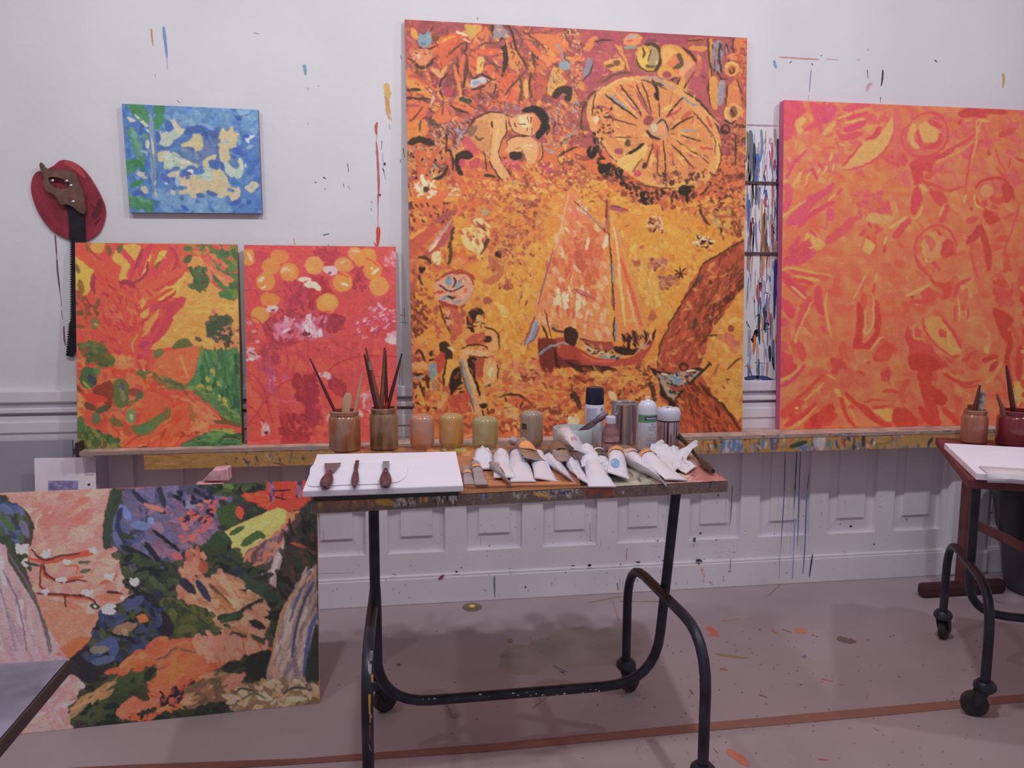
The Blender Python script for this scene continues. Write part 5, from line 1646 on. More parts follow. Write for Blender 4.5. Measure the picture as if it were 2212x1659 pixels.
WT = """
s d09868 4 327,62 328,78 331,99;s 8098c8 7 353,57 357,90 361,126;s b0b0d0 4 361,126 362,150;s a89070 3 335,160 336,168;s 8088b0 4 548,71 559,73
s 7aa8b8 7 657,139 659,150 660,162;s a0b8d0 5 664,189 667,195;s 90a0c8 3 665,265 666,270;e 606058 688,186 1.3 1.3;s 907068 3 383,217 389,223
s e0b460 15 833,180 837,198 838,215;s d8a868 10 836,210 838,235 842,258;s e0b898 8 841,245 846,262;s b86848 3 831,208 840,228;s c89880 4 841,270 842,279;s f0d8b0 4 827,185 832,193
s c85850 6 815,264 812,277 814,292;s d8a8a8 4 814,292 813,306;s c06870 5 813,306 816,350 818,400 817,440;s b07080 5 816,420 817,465;s d89888 4 816,465 817,492;s d8553c 9 817,490 817,510 815,532;s c84838 6 809,524 812,532
s 707480 4 825,304 824,323;s a0b0d0 3 826,330 829,362;e 383838 831,354 2.4 3.4;s 404040 6 827,364 830,373;s 9098b0 3 830,374 833,388;e 604038 821,421 2 3
s 705058 4 751,354 753,371;s 383838 3 742,397 743,404;s b08888 3 752,400 756,410;s 505058 6 698,383 704,386;e 404040 682,394 1.6 1.6;e 404040 702,408 1.2 1.2
s 505860 6 698,508 711,505;s 484850 3 709,528 711,534;s d8b080 5 635,516 637,528;s 404040 2 802,434 804,440;s 404040 2 801,450 803,456
s 505060 3 1031,37 1032,44;s 707078 3 865,120 868,128;s 603840 3 871,320 874,340;s 404870 3 865,343 865,352
s d8a098 4 1682,123 1710,125 1740,127 1769,128;s c88880 5 1728,126 1766,129;s d8a098 4 1785,128 1810,129;s d09890 4 1850,129 1858,129
s 80a0c8 6 1672,130 1674,140 1677,148;s 485060 5 1706,136 1710,132;s 485068 5 1753,137 1756,141;s 9090b8 2 1752,150 1750,175 1748,200;s 9090a8 2 1746,205 1746,216
s 604080 5 1873,151 1875,158;s b05068 4 1874,158 1875,170;s d8a8a8 7 1884,180 1876,185 1872,198;s 484848 4 1907,151 1906,170 1903,187;s 505050 3 1902,210 1902,222;s 404040 6 2019,130 2024,134;s d8b080 6 2166,158 2168,170 2166,190
s 484848 2 1875,105 1875,110;e 505050 1774,120 1.5 1.5
s 905868 4 119,508 121,530 123,560;s 706068 4 123,560 125,590 131,640;s 785868 3 131,640 133,662;s a07080 3 133,670 135,690;s 905878 4 138,704 139,730 141,745;s 804860 4 140,735 142,748
s 30282a 2 864,680 873,681;s 404040 2 873,665 875,705;s a04040 2 865,696 880,697;s b04840 3 866,775 862,830
"""
rg = random.Random(11)
gap = []
for i in range(210):
    x = rg.uniform(1612, 1682); y = rg.uniform(275, 790); L_ = rg.uniform(12, 70); ww = rg.choice([1.5, 2, 2, 3, 4, 6])
    gap.append('s %s %.1f %.0f,%.0f %.0f,%.0f %.0f,%.0f' % (rg.choice(['6878b0', '4060b0', 'b05870', 'c87868', '404050', 'c89868', '7888b8', '9088c0', 'd87850', '888070', '5068a8', '383848', 'b8b0c8', 'a8b0c8', 'c8a0b0', 'a0a098', 'b8a088', 'a898c0', 'c0b0b8']), ww, x, y, x + rg.uniform(-2, 2), y + L_ / 2, x + rg.uniform(-3, 3), y + L_))
gap += ['s 3c1c30 4 1612,270 1645,271 1680,272'.replace('3c1c30', 'b898a8'), 's 707888 12 1621,282 1622,340 1618,400', 's 282858 7 1627,332 1627,370', 's 5078c0 11 1636,332 1636,360 1632,400', 's b05060 12 1622,480 1619,530', 's 9c6840 12 1652,460 1650,520 1643,600', 's 4858a8 9 1640,610 1639,660', 's c8a070 8 1646,430 1644,520',
        's 181820 8 1626,740 1634,715 1640,725', 's 201c20 10 1620,735 1640,722', 's 201c20 6 1645,715 1655,702 1662,700', 's 181820 4 1630,685 1640,678', 's 281c20 5 1653,632 1660,634', 's 282020 4 1650,712 1663,710', 's 181828 5 1612,695 1620,708', 's 302838 3 1630,783 1660,785', 's c88878 6 1610,790 1625,795', 's 4878b0 8 1618,795 1624,812', 's 404878 9 1608,818 1640,815 1675,822', 's 505c80 8 1610,826 1675,828', 's c86840 5 1630,830 1640,833', 's 383c90 8 1676,560 1674,620 1672,690', 's 40386c 9 1680,300 1678,520']
marks('paint_marks', wb, 1, 0., WT + '\n'.join(gap), 1.02)
# lower wall: drips and spatter
LW = """
s 484c70 2 1696,975 1694,1060 1690,1130 1686,1195;s 484878 3 1721,975 1718,1040 1715,1100;s 7880b0 6 1717,1120 1714,1190;s 8088b8 5 1714,1195 1712,1250;s 484870 2 1729,975 1726,1060 1723,1180;s 5c6488 3 1748,1020 1742,1080 1738,1190 1734,1240
s 687098 2 1684,1195 1683,1250;s 302c50 3 1755,1197 1751,1225 1748,1247;s 505058 2 1775,1106 1774,1114;e 30303c 1838,1137 3 2.5;e 302c38 1815,1132 1.5 1.5;s 383c40 2 1826,1082 1826,1088
s 504858 2 1582,1048 1580,1090 1577,1135;s 8098a8 2 1749,1110 1746,1150;e 404050 1453,1091 4 5;e 404448 1551,1070 2.5 2.5;e 484850 1500,1166 4 5;e 505458 1513,1152 3 3;e 404048 1547,1166 2 2;s 302c40 6 1503,1212 1510,1210 1517,1213;s 302c40 5 1509,1213 1510,1220
s 403c50 3 1578,1207 1577,1234;s 403c50 3 1573,1234 1580,1234;s 8c3c38 3 1354,1184 1353,1211;s b06858 2 1412,1163 1420,1170;e a07050 1420,1168 3 2;s 605868 2 1298,1166 1297,1180;s 404850 3 1274,1130 1275,1166;s 404850 3 1272,1167 1280,1168;e 201c28 1273,1221 4 3;e 302c38 1237,1222 3 1.5;e 302c38 1378,1214 6 2;e 403840 1340,1219 2 1.5;e 403840 1432,1211 2 1.5;e 403840 1441,1211 2 1.5
s 484060 3 1333,1259 1335,1275;s 685880 2 1340,1250 1337,1274;s 685880 2 1346,1255 1345,1275;s 303038 3 1378,1250 1377,1256;s 483858 2 1450,1215 1450,1224
s c09878 3 1514,1225 1520,1240 1523,1245;s c08870 2 1521,1245 1520,1260;s b86868 2 1555,1195 1562,1190;s b87070 2 1549,1205 1560,1200;s c07078 2 1572,1190 1586,1196;s c88888 2 1555,1184 1565,1180;e 8c5048 1518,1230 1.5 1.5;s b07858 4 1532,1256 1540,1262
s 784040 7 948,1251 955,1246 958,1241;s 5c4048 2 948,1250 947,1254;e 342c30 986,1235 3 2.5;e 383038 997,1226 1.7 1.7;s 506070 4 848,1239 857,1242;s 506068 3 1068,1244 1068,1265 1069,1291;e 302828 1135,1268 2 2.5;s 302828 2 1192,1258 1192,1264;s 88607c 3 1098,1228 1107,1227;s 6c70a0 2 1103,1234 1103,1242;s 504850 2 850,1270 848,1277
e 384058 1238,1222 4 1.5;s 485058 2 680,1240 764,1237;s 687880 2 753,1226 753,1237;s 607080 2 698,1145 699,1175;s 606870 2 1038,1160 1038,1177;e 8c5860 1057,1179 2 2;s 707080 3 1037,1135 1041,1135;s 585878 2 925,1135 933,1134
s 5c5c68 2 1881,1178 1884,1177;e 404850 1888,1176 2.5 2;s 383c44 2 1822,1190 1828,1194;s 907888 3 1898,1095 1905,1094;e 585868 1958,1122 1.5 2.5;s 504860 2 1959,1119 1959,1126
"""
for i in range(170):
    x = rg.gauss(1200, 260) if i % 2 else rg.uniform(700, 2020); y = rg.uniform(1100, 1285) - (x - 1200) * .05
    if y > 1322 - (x - 690) * .058 - 12: continue
    LW += 'e %s %.0f,%.0f %.1f %.1f\n' % (rg.choice(['585060', '404048', '786870', '905860', '6870a0', '484848']), x, y, rg.uniform(.5, 1.3), rg.uniform(.5, 1.3))
marks('paint_spatter', wb, 1, -.047, LW, 1.65)
# thin battens on the wall between the two big canvases
for yy, lab in ((394, 'thin dark brown batten on wall between big canvases, the upper one'), (547, 'thin dark brown batten on wall between big canvases, the lower one')):
    a, b = at(1609, yy, 1, -.004), at(1683, yy, 1, -.004)
    mb = MB(); mb.box(((a[0] + b[0]) / 2, -.005, a[2]), (b[0] - a[0] + .02, .01, .012))
    tag(mb.build('wall_batten', mat('purple_brown_wood', (.10, .055, .065), .5)), lab, 'batten', 'battens between the big canvases')
# floor: tape strips, stains, drips
FT = """
q 7a5048 1060,1607 1480,1566 1480,1584 1060,1624;q 80564c 1480,1566 1900,1528 2300,1492 2300,1508 1900,1547 1480,1584;q 744a42 640,1640 1060,1607 1060,1624 640,1652;q 6c443c 300,1652 640,1640 640,1652 300,1672;q 6c443c 0,1668 300,1652 300,1672 0,1690
"""
ft = marks('floor_tape', None, 2, 0., FT, 1.55, .0012); tag(ft, 'brown tape strip running across the pinkish floor', 'tape')
FS = """
s b0503c 9 1527,1355 1540,1362 1552,1372;s a85844 8 1530,1372 1545,1370 1553,1376;s a0684c 12 1716,1362 1730,1362 1742,1366;s 98584c 7 1666,1360 1680,1370;s a0604c 5 1560,1342 1600,1336;s 905048 7 1555,1445 1572,1448;s 704c38 5 1640,1501 1658,1507
s 806840 5 1545,1412 1580,1418 1615,1421;s 8c7038 6 1402,1418 1418,1426;s 685050 12 1808,1378 1830,1384 1850,1387;s 904844 7 1768,1640 1790,1642;s 9c5c4c 16 1570,1620 1600,1640 1620,1655;s 504c58 4 1493,1495 1488,1510
s 505040 6 1490,1490 1498,1500;e 645c74 1738,1418 6 4;s 5c6070 3 1378,1612 1374,1628;s 985048 5 1775,1467 1800,1472;s 984c44 4 1810,1478 1822,1480;s 7c4038 5 1690,1360 1710,1366;s 605870 4 1885,1572 1900,1580;s 706848 5 1540,1615 1552,1628
s 3c3840 3 1208,1450 1220,1455;s 4c4c54 5 1196,1438 1225,1452;e 4c4850 862,1436 5 3;e 6c5c38 1102,1385 6 5;s 705c34 5 1080,1420 1100,1412;s 6c5c38 5 1180,1378 1190,1386;e 302c38 1215,1452 4 2;s 6c5440 4 1150,1530 1190,1500
"""
for i in range(260):
    x = rg.uniform(1380, 2150) if i % 4 else rg.uniform(700, 1400); y = rg.uniform(1360, 1659)
    FS += 'e %s %.0f,%.0f %.1f %.1f\n' % (rg.choice(['605060', '6c5c58', '88504c', '504858', '8c5c54', '7c6448', '585468', 'a0786c']), x, y, rg.uniform(.8, 3.2), rg.uniform(.5, 1.8))
marks('floor_stains', fl, 2, 0., FS, 1.8, .0004)
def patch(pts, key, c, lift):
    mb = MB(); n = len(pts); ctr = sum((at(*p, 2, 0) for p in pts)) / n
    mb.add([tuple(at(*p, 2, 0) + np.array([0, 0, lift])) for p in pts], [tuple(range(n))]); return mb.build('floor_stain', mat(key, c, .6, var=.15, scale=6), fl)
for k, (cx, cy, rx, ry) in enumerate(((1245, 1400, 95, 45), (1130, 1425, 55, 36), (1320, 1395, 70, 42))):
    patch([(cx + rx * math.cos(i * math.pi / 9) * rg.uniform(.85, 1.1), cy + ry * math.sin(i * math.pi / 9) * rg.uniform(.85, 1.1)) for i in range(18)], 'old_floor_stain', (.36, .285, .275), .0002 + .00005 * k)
# round brass floor plate, splinters of wood
c = at(1020, 1312, 2, 0); t = thing('floor_plate', c, 'small round brass floor plate with orange centre near baseboard', 'floor plate')
MB().lathe([(.047, 0), (.047, .003), (.03, .006), (.018, .006)], c).build('plate', mat('dull_brass', (.22, .17, .10), .5, .3), t, True)
MB().lathe([(.016, .005), (.012, .010), (0, .011)], c).build('cap', mat('orange_paint', hx('f0a050', 1.5), .5), t, True)
def stick(name, a, b, r, m, lab, cat, grp=None, z=.003):
    A = at(*a, 2, z); B = at(*b, 2, z); mb = MB(); d = B - A; L_ = np.hypot(d[0], d[1])
    mb.box(tuple((A + B) / 2), (L_, r * 2, r * 1.2), math.atan2(d[1], d[0])); return tag(mb.build(name, m), lab, cat, grp)
m_sp = mat('pale_splinter_wood', (.52, .36, .30), .7)
for a, b, lab in (((1270, 1300), (1365, 1283), 'pale wood splinter nearest the baseboard, running left of the bent table leg'), ((1325, 1297), (1337, 1338), 'pale wood splinter pointing towards the camera on floor'), ((1340, 1298), (1435, 1298), 'faint straight wood splinter lying level behind bent table leg'), ((1658, 1285), (1698, 1250), 'reddish wood splinter touching baseboard under blue drips')):
    stick('wood_splinter', a, b, .0025, m_sp, lab, 'splinter', 'wood splinters on the floor')
stick('wood_offcut', (968, 1512), (984, 1546), .011, mat('offcut_wood', (.42, .31, .31), .7), 'short wooden offcut on floor under the table stretcher', 'wood offcut', z=.007)

# ================================================================= painted canvases
def grid_obj(name, TL, TR, BR, BL, th, S, ez, gain, parent, pxq=None, sidecol=None, rough=.5, spec=.35, inset=3.5, bump=True, warp=0.):
    TL, TR, BR, BL = (np.asarray(q, float) for q in (TL, TR, BR, BL))
    pq = proj(np.array([TL, TR, BR, BL])) if pxq is None else np.asarray(pxq, float)
    nu = max(8, int(max(np.hypot(*(pq[1] - pq[0])), np.hypot(*(pq[2] - pq[3]))) * S)); nv = max(6, int(max(np.hypot(*(pq[3] - pq[0])), np.hypot(*(pq[2] - pq[1]))) * S))
    u, v = np.meshgrid(np.linspace(0, 1, nu), np.linspace(0, 1, nv))
    W3 = (TL[None, None] * ((1 - u) * (1 - v))[..., None] + TR * (u * (1 - v))[..., None] + BR * (u * v)[..., None] + BL * ((1 - u) * v)[..., None])
    # perspective map from the canvas to the pixels it was sketched from
    src = [(0, 0), (1, 0), (1, 1), (0, 1)]; A = []; B = []
    ctr = pq.mean(0); pin = pq + (ctr - pq) / np.linalg.norm(ctr - pq, axis=1)[:, None] * inset
    for (a, b), (x, y) in zip(src, pin): A += [[a, b, 1, 0, 0, 0, -a * x, -b * x], [0, 0, 0, a, b, 1, -a * y, -b * y]]; B += [x, y]
    h = np.linalg.solve(np.array(A, float), np.array(B, float)); den = h[6] * u + h[7] * v + 1
    X = (h[0] * u + h[1] * v + h[2]) / den; Y = (h[3] * u + h[4] * v + h[5]) / den
    C = ez.sample((X - ez.x0) * ez.sc, (Y - ez.y0) * ez.sc)
    C = np.clip(lin(C) * np.asarray(gain), 0, .95)
    nrm = np.cross(TR - TL, BL - TL); nrm /= np.linalg.norm(nrm)      # points away from the front
    if nrm @ (CAM - TL) < 0: front = -nrm
    else: front = nrm
    V = W3.reshape(-1, 3); N0 = len(V); idx = np.arange(N0).reshape(nv, nu)
    Q = np.stack([idx[:-1, :-1], idx[1:, :-1], idx[1:, 1:], idx[:-1, 1:]], -1).reshape(-1, 4)
    rim = np.concatenate([idx[0, :], idx[1:, -1], idx[-1, -2::-1], idx[-2:0:-1, 0]]); m = len(rim)
    Vb = V[rim] - front * th; V = np.concatenate([V, V[rim], Vb]); a = np.arange(m); b = (a + 1) % m
    Qs = np.stack([N0 + a, N0 + b, N0 + m + b, N0 + m + a], -1); Q = np.concatenate([Q, Qs])
    Cf = C.reshape(-1, 3); Cr = Cf[rim] if sidecol is None else np.repeat(np.array([hx(sidecol, 1.)]) * np.asarray(gain), m, 0)
    Cf = np.concatenate([Cf, Cr, Cr])
    me = bpy.data.meshes.new(name); off = np.array(parent.location) if parent is not None else np.zeros(3)
    me.vertices.add(len(V)); me.vertices.foreach_set('co', (V - off).astype(np.float32).ravel())
    me.loops.add(len(Q) * 4); me.loops.foreach_set('vertex_index', Q.astype(np.int32).ravel())
    me.polygons.add(len(Q)); me.polygons.foreach_set('loop_start', np.arange(0, len(Q) * 4, 4, dtype=np.int32)); me.polygons.foreach_set('loop_total', np.full(len(Q), 4, np.int32))
    me.update(calc_edges=True)
    ca = me.color_attributes.new('Col', 'FLOAT_COLOR', 'POINT'); ca.data.foreach_set('color', np.concatenate([Cf, np.ones((len(Cf), 1))], 1).astype(np.float32).ravel())
    o = bpy.data.objects.new(name, me); COL.objects.link(o); me.materials.append(mat('oil_paint_%g' % rough, attr=True, rough=rough, spec=spec, var=.05, scale=90, bump=.25 if bump else 0, bscale=160))
    if parent is not None: o.parent = parent
    return o, front
def frame_back(TL, TR, BR, BL, front, th, parent, m):       # wooden stretcher bars behind the cloth
    P = [np.asarray(q) - front * (th * .12) for q in (TL, TR, BR, BL)]; c = sum(P) / 4; P = [p + (c - p) * .004 for p in P]; w_ = .045
    for k in range(4):
        a, b = P[k], P[(k + 1) % 4]; d = (c - (a + b) / 2); d /= np.linalg.norm(d); e = (b - a) / np.linalg.norm(b - a)
        if k % 2 == 0: q = [a, b, b + d * w_, a + d * w_]
        else: q = [a + e * w_, b - e * w_, b - e * w_ + d * w_, a + e * w_ + d * w_]
        mb = MB(); mb.slab(q, th * .84, -front); mb.build('stretcher_bar', m, parent)
def canvas(name, text, corners, th, S, gain, base, label, cat='painting', sidecol=None, box=None, group=None, seed=7, inset=3.5, sat=.88, lift=1.):
    P = [np.asarray(q, float) for q in corners]; pq = proj(np.array(P)); lo = pq.min(0) - 8; hi = pq.max(0) + 8
    if box: lo = np.maximum(lo, box[:2]); hi = np.minimum(hi, box[2:])
    ez = Easel(lo[0], lo[1], hi[0], hi[1], S, base, seed); ez.run(text); ez.finish(sat=sat, lift=lift)
    t = thing(name, (P[3] + P[2]) / 2, label, cat, group)
    o, fr = grid_obj('canvas', *P, th, S, ez, gain, t, sidecol=sidecol, inset=inset)
    frame_back(*P, fr, th, t, mat('stretcher_wood', (.5, .36, .22), .7)); return t
LZ = .82                                                         # top of the ledge the canvases stand on
def quad(tl, tr, br, bl, yt, yb): return [at(*tl, 1, yt), at(*tr, 1, yt), at(*br, 1, yb), at(*bl, 1, yb)]
def stand(tl, tr, br, bl, yt, z=LZ):    # corners with the bottom edge resting at height z
    B = [at(*br, 2, z), at(*bl, 2, z)]; y = (B[0][1] + B[1][1]) / 2
    B = [at(*br, 1, y), at(*bl, 1, y)]; B[0][2] = B[1][2] = z + .001
    return [at(*tl, 1, yt), at(*tr, 1, yt), B[0], B[1]]

G_TALL = (1.52, 1.33, 1.0); G_TREE = (2.1, 1.74, 1.32); G_DOTS = (1.78, 1.42, 1.26); G_RIGHT = (2.08, 1.62, 1.45); G_BLUE = (1.36, 1.52, 1.5); G_FALL = (2.95, 2.45, 2.3)
q = stand((874, 42), (1614, 82), (1603, 935), (893, 947), -.032)
canvas('canvas_painting', TALL, q, .022, 1.1, G_TALL, 'c86848', 'tallest canvas, orange and yellow, painted with a sailing boat, cartwheel and seated figures', sidecol='a86048')
q = stand((162, 524), (512, 528), (522, 961), (168, 971), -.055, LZ)
canvas('canvas_painting', TREE, q, .02, 1.05, G_TREE, 'c8503c', 'canvas of a red tree over green hedge and yellow sky, leaning at ledge left end', sidecol='7a6038')
q = stand((527, 529), (855, 533), (858, 955), (534, 959), -.045, LZ)
canvas('canvas_painting', DOTS, q, .02, 1.05, G_DOTS, 'c84a48', 'crimson canvas with round orange discs and pale blossoms, leaning beside the red tree canvas', sidecol='a83c3c')
q = quad((263, 224), (557, 237), (566, 461), (280, 459), -.03, -.03)
canvas('canvas_painting', BLUE, q, .028, 1.0, G_BLUE, '5880b8', 'small blue canvas with cream clearings hanging on white wall', sidecol='6a5070')
tl = at(1694, 216, 1, -.055); bl = stand((1694, 216), (1700, 216), (2070, 917), (1684, 931), -.055)[3]
wd = 1.62
q = [tl, tl + np.array([wd, 0, .0]), np.array([bl[0] + wd, bl[1], bl[2]]), bl]
canvas('canvas_painting', RIGHT, q, .045, .85, G_RIGHT, 'd8684c', 'large orange-red canvas of loose figures and rings, standing at the right', sidecol='9c5078', box=(1660, 190, 2700, 960), sat=.95, lift=.5)
# canvas of the waterfalls standing on the floor
a = at(690, 1519, 2, 0.001); b = at(85, 1581, 2, 0.001); d = (b - a) / np.linalg.norm(b - a); yt = -.80
tr = at(684, 1037, 1, yt); tl_ = at(40, 1063, 1, yt); d2 = tl_ - tr; d2 /= np.linalg.norm(d2)
q = [tr + d2 * 1.42, tr, a, a + d * 1.42]
WATER = canvas('canvas_painting', FALL, q, .024, .95, G_FALL, '3a4038', 'dark landscape canvas with two waterfalls and orange bank, standing on the floor', sidecol='b08878', box=(-240, 1000, 720, 1640), sat=.96, lift=.4)
m_prop = mat('pink_spotted_wood', hx('a87c84', 2.2), .6, var=.3, scale=40)
p = at(468, 1016, 1, -.62)
t = thing('easel_prop', (p[0], -.62, 0), 'pinkish wooden prop poking up behind the waterfall canvas', 'easel')
mb = MB(); mb.slab([(p[0] - .07, -.66, 0), (p[0] + .03, -.66, 0), (p[0] + .03, -.62, 0), (p[0] - .07, -.62, 0)], p[2] - .04, (0, 0, 1)); mb.build('post', m_prop, t, bevel=.004)
mb = MB(); A = at(436, 1040, 1, -.66); B = at(459, 1016, 1, -.66); C_ = at(491, 1013, 1, -.66); D_ = at(494, 1040, 1, -.66); mb.slab([A, B, C_, D_], .07, (0, 1, 0)); mb.build('head', m_prop, t, bevel=.004)
mb = MB(); mb.tube([(p[0] - .02, -.63, .35), (p[0] - .02, -.05, .05)], .014); mb.build('strut', m_prop, t)
# grey sheet standing in for the wall's shadow, and paper card behind it
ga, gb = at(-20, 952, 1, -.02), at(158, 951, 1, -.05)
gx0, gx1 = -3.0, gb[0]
mb = MB(); mb.slab([(gx0, -.060, .845), (gx1, -.060, .845), (gx1, -.16, 0), (gx0, -.16, 0)], .012, (0, 1, 0)); tag(mb.build('wall_shade_sheet', m_grey), 'plain grey sheet standing in for shadow on the panelling at the far left', 'board')
pa, pb = at(74, 990, 1, -.14), at(206, 988, 1, -.14)
m_paper = mat('white_card', hx('b4a8b4', 2.2), .7, var=.04)
t = thing('paper_card', ((pa[0] + pb[0]) / 2, -.2, 0), 'white card with small violet picture and black dot, above the waterfall canvas', 'card')
mb = MB(); mb.slab([pa, pb, (pb[0], -.22, .0), (pa[0], -.22, .0)], .004, (0, 1, 0)); mb.build('sheet', m_paper, t)
sl = lambda z: -.14 - .08 * (pa[2] - z) / pa[2] - .0015
def card(x0, y0, x1, y1, name, m, l=0.):
    P = [at(x, y, 1, -.14) for x, y in ((x0, y0), (x1, y0), (x1, y1), (x0, y1))]; P = [np.array([k[0], sl(k[2]) - l, k[2]]) for k in P]; MB().slab(P, .0012, (0, 1, 0)).build(name, m, t)
card(107, 1037, 171, 1075, 'picture', mat('violet_print', hx('6c6488', 2.2), .6, var=.4, scale=50)); card(192, 1043, 197, 1047, 'dot', mat('black_ink', (.02, .02, .03), .5))
card(186, 991, 205, 1025, 'stamp', mat('lilac_stamp', hx('9c90a4', 2.2), .6))

# ================================================================= ledge along the wall
m_lw = mat('raw_timber', hx('a87838', 1.9), .6, var=.35, scale=6, col2=hx('8a5c2c', 1.7), vec=(.6, 6, 9))
m_lp = mat('grey_painted_plank', hx('b89c90', 1.2), .6, var=.25, scale=14)
LEDGE = thing('wall_ledge', (1.1, -.12, LZ), 'long paint-splashed wooden ledge fixed along the wall under the canvases', 'ledge')
lx0 = at(163, 975, 1, -.24)[0]; bx0 = at(305, 1000, 1, -.24)[0]; lx1 = 3.9
mb = MB(); mb.box(((lx0 + lx1) / 2, -.1035, LZ - .0085), (lx1 - lx0, .207, .017)); mb.build('plank', m_lp, LEDGE, bevel=.002)
mb = MB(); mb.box(((bx0 + lx1) / 2, -.190, LZ - .051), (lx1 - bx0, .03, .068)); mb.build('beam', m_lw, LEDGE, bevel=.002)
mb = MB(); mb.box((lx0 - .006, -.105, LZ + .008), (.012, .21, .06)); mb.build('end_block', mat('dark_brown_wood', (.05, .025, .025), .5), LEDGE)
for x in (-.95, .3, 1.6, 2.9):
    mb = MB(); mb.slab([(x, -.05, LZ - .018), (x, -.175, LZ - .018), (x, -.175, LZ - .05), (x, -.05, LZ - .083)], .03, (1, 0, 0)); mb.build('bracket', m_lw, LEDGE)
EB = """
o 0 0 1
p b08448 280,880 2420,880 2420,1060 280,1060
d a87c40/b88c50/a07038/b48040 260 5 90 178 3 280,900 2420,900 2420,1050 280,1050
d 707070/a09890/5878a8/384878/b04838/303038/d0c8c8/4c7850/c07040/803838/7888a8 210 5 16 88 24 1460,925 1960,915 1960,975 1460,990
d 707070/a09890/5878a8/384878/b04838/303038/d0c8c8 60 5 12 88 24 1960,912 2400,900 2400,960 1960,970
d 5070a8/88a0b8/c8b8c0 30 7 26 88 12 1560,935 1600,935 1600,975 1560,975
s c0b8c0 18 1775,935 1773,970;s 24402c 9 1708,965 1730,958 1742,955;s 4878b8 8 1725,968 1745,965;s b04038 10 1820,938 1855,941;s 302838 8 1866,930 1865,964;s 5080b0 7 1650,940 1648,970;s 3850a0 8 1667,938 1668,970;s b0a8b0 8 1760,940 1762,968;s 283048 6 2006,960 2014,946
d 383838/605850/907050/506888/a8a0a8 46 3 9 80 40 480,975 700,970 700,1012 480,1015
d b0643c/c88050/504030/5878a8 30 4 10 80 40 700,960 1000,955 1000,1010 700,1010
s 302828 3 527,990 535,1000 541,996;s 383030 3 553,985 557,998;s 303038 2 590,1000 620,1006
"""
BP = [np.array([bx0 + .002, -.2058, LZ - .0185]), np.array([lx1, -.2058, LZ - .0185]), np.array([lx1, -.2058, LZ - .0845]), np.array([bx0 + .002, -.2058, LZ - .0845])]
ez = Easel(280, 880, 2420, 1060, .8, 'b08448', 3); ez.run(EB); ez.finish(.8)
grid_obj('splashed_face', *BP, .0006, .6, ez, (1.35, 1.3, 1.25), LEDGE, inset=0)
EP = """
o 0 0 1
p a88c84 160,900 2420,900 2420,1000 160,1000
d 98949c/b0a8b8/8890b0/a06850/b89080/7878a8/c8c0d0/605860 420 3 16 178 12 500,900 2420,900 2420,990 500,990
d 504858/4858a0/a84838/d0c8d0 160 2.5 9 178 30 1400,920 2420,900 2420,940 1400,960
"""
ez = Easel(160, 900, 2420, 1000, .8, 'a88c84', 4); ez.run(EP); ez.finish(.8)
BP = [np.array([lx0 + .002, -.2078, LZ]), np.array([lx1, -.2078, LZ]), np.array([lx1, -.2078, LZ - .0168]), np.array([lx0 + .002, -.2078, LZ - .0168])]
grid_obj('splashed_edge', *BP, .0006, .6, ez, (1.15, 1.15, 1.1), LEDGE, inset=0)

# ================================================================= hand saw hanging over a red paint-covered palette
def outline(px, y, smooth=True, org=(0, 320), k=3.456):
    P = [(org[0] + a / k, org[1] + b / k) for a, b in px]
    if smooth: P = catmull(P, True, 4)
    return [at(*p, 1, y) for p in P]
PAL = thing('artist_palette', at(147, 430, 1, 0), 'red oval palette hanging on the wall behind a hand saw', 'palette')
pal = [(350, 160), (400, 130), (440, 95), (490, 88), (560, 110), (640, 175), (715, 285), (775, 410), (787, 500), (755, 610), (690, 672), (600, 700), (500, 680), (380, 610), (290, 490), (242, 370), (230, 270), (255, 195), (300, 170), (345, 215)]
MB().slab(outline(pal, -.012), .011, (0, 1, 0)).build('board', mat('crimson_paint', hx('983040', 1.25), .4, var=.35, scale=9, col2=hx('7c2434', 1.1), bump=.2, bscale=20), PAL, bevel=.002)
marks('paint_smear', PAL, 1, -.0125, "s 5c1c2c 14 200,470 212,455 216,430;s 501828 10 205,485 218,470;s a83c38 8 205,500 216,480;s b04448 12 140,350 165,362 185,385;s 8c2838 14 90,430 110,470 135,495;s 6c2030 8 195,440 205,450", 1.2, -.0004)
SAW = thing('hand_saw', at(130, 400, 1, -.02), 'hand saw with brown wooden handle and long dark toothed blade on wall', 'saw')
hnd = [(303, 106), (318, 125), (340, 148), (385, 158), (440, 158), (505, 165), (550, 185), (580, 240), (612, 320), (628, 400), (632, 484), (590, 478), (545, 440), (500, 420), (458, 420), (432, 385), (400, 345), (350, 320), (322, 270), (325, 215), (305, 170), (294, 130)]
hole = [(360, 225), (390, 215), (440, 222), (490, 240), (520, 262), (525, 285), (490, 300), (450, 305), (410, 292), (372, 262)]
ho, hi_ = outline(hnd, -.040), outline(hole, -.040)
ki = min(range(len(ho)), key=lambda i: min(np.linalg.norm(ho[i] - q) for q in hi_)); kj = min(range(len(hi_)), key=lambda j: np.linalg.norm(hi_[j] - ho[ki]))
area = lambda P: sum(P[i - 1][0] * P[i][2] - P[i][0] * P[i - 1][2] for i in range(len(P)))
ho = ho[ki:] + ho[:ki + 1]; hi_ = hi_[kj:] + hi_[:kj + 1]
if area(ho) * area(hi_) > 0: hi_ = hi_[::-1]
HB = MB().slab(ho + hi_, .022, (0, 1, 0))
HB.build('handle', mat('old_brown_handle', hx('5c4038', 1.5), .45, var=.3, scale=30), SAW)
L_ = [(480, 425), (505, 480), (512, 560), (515, 640), (519, 690)]; tips = []
nt = 46
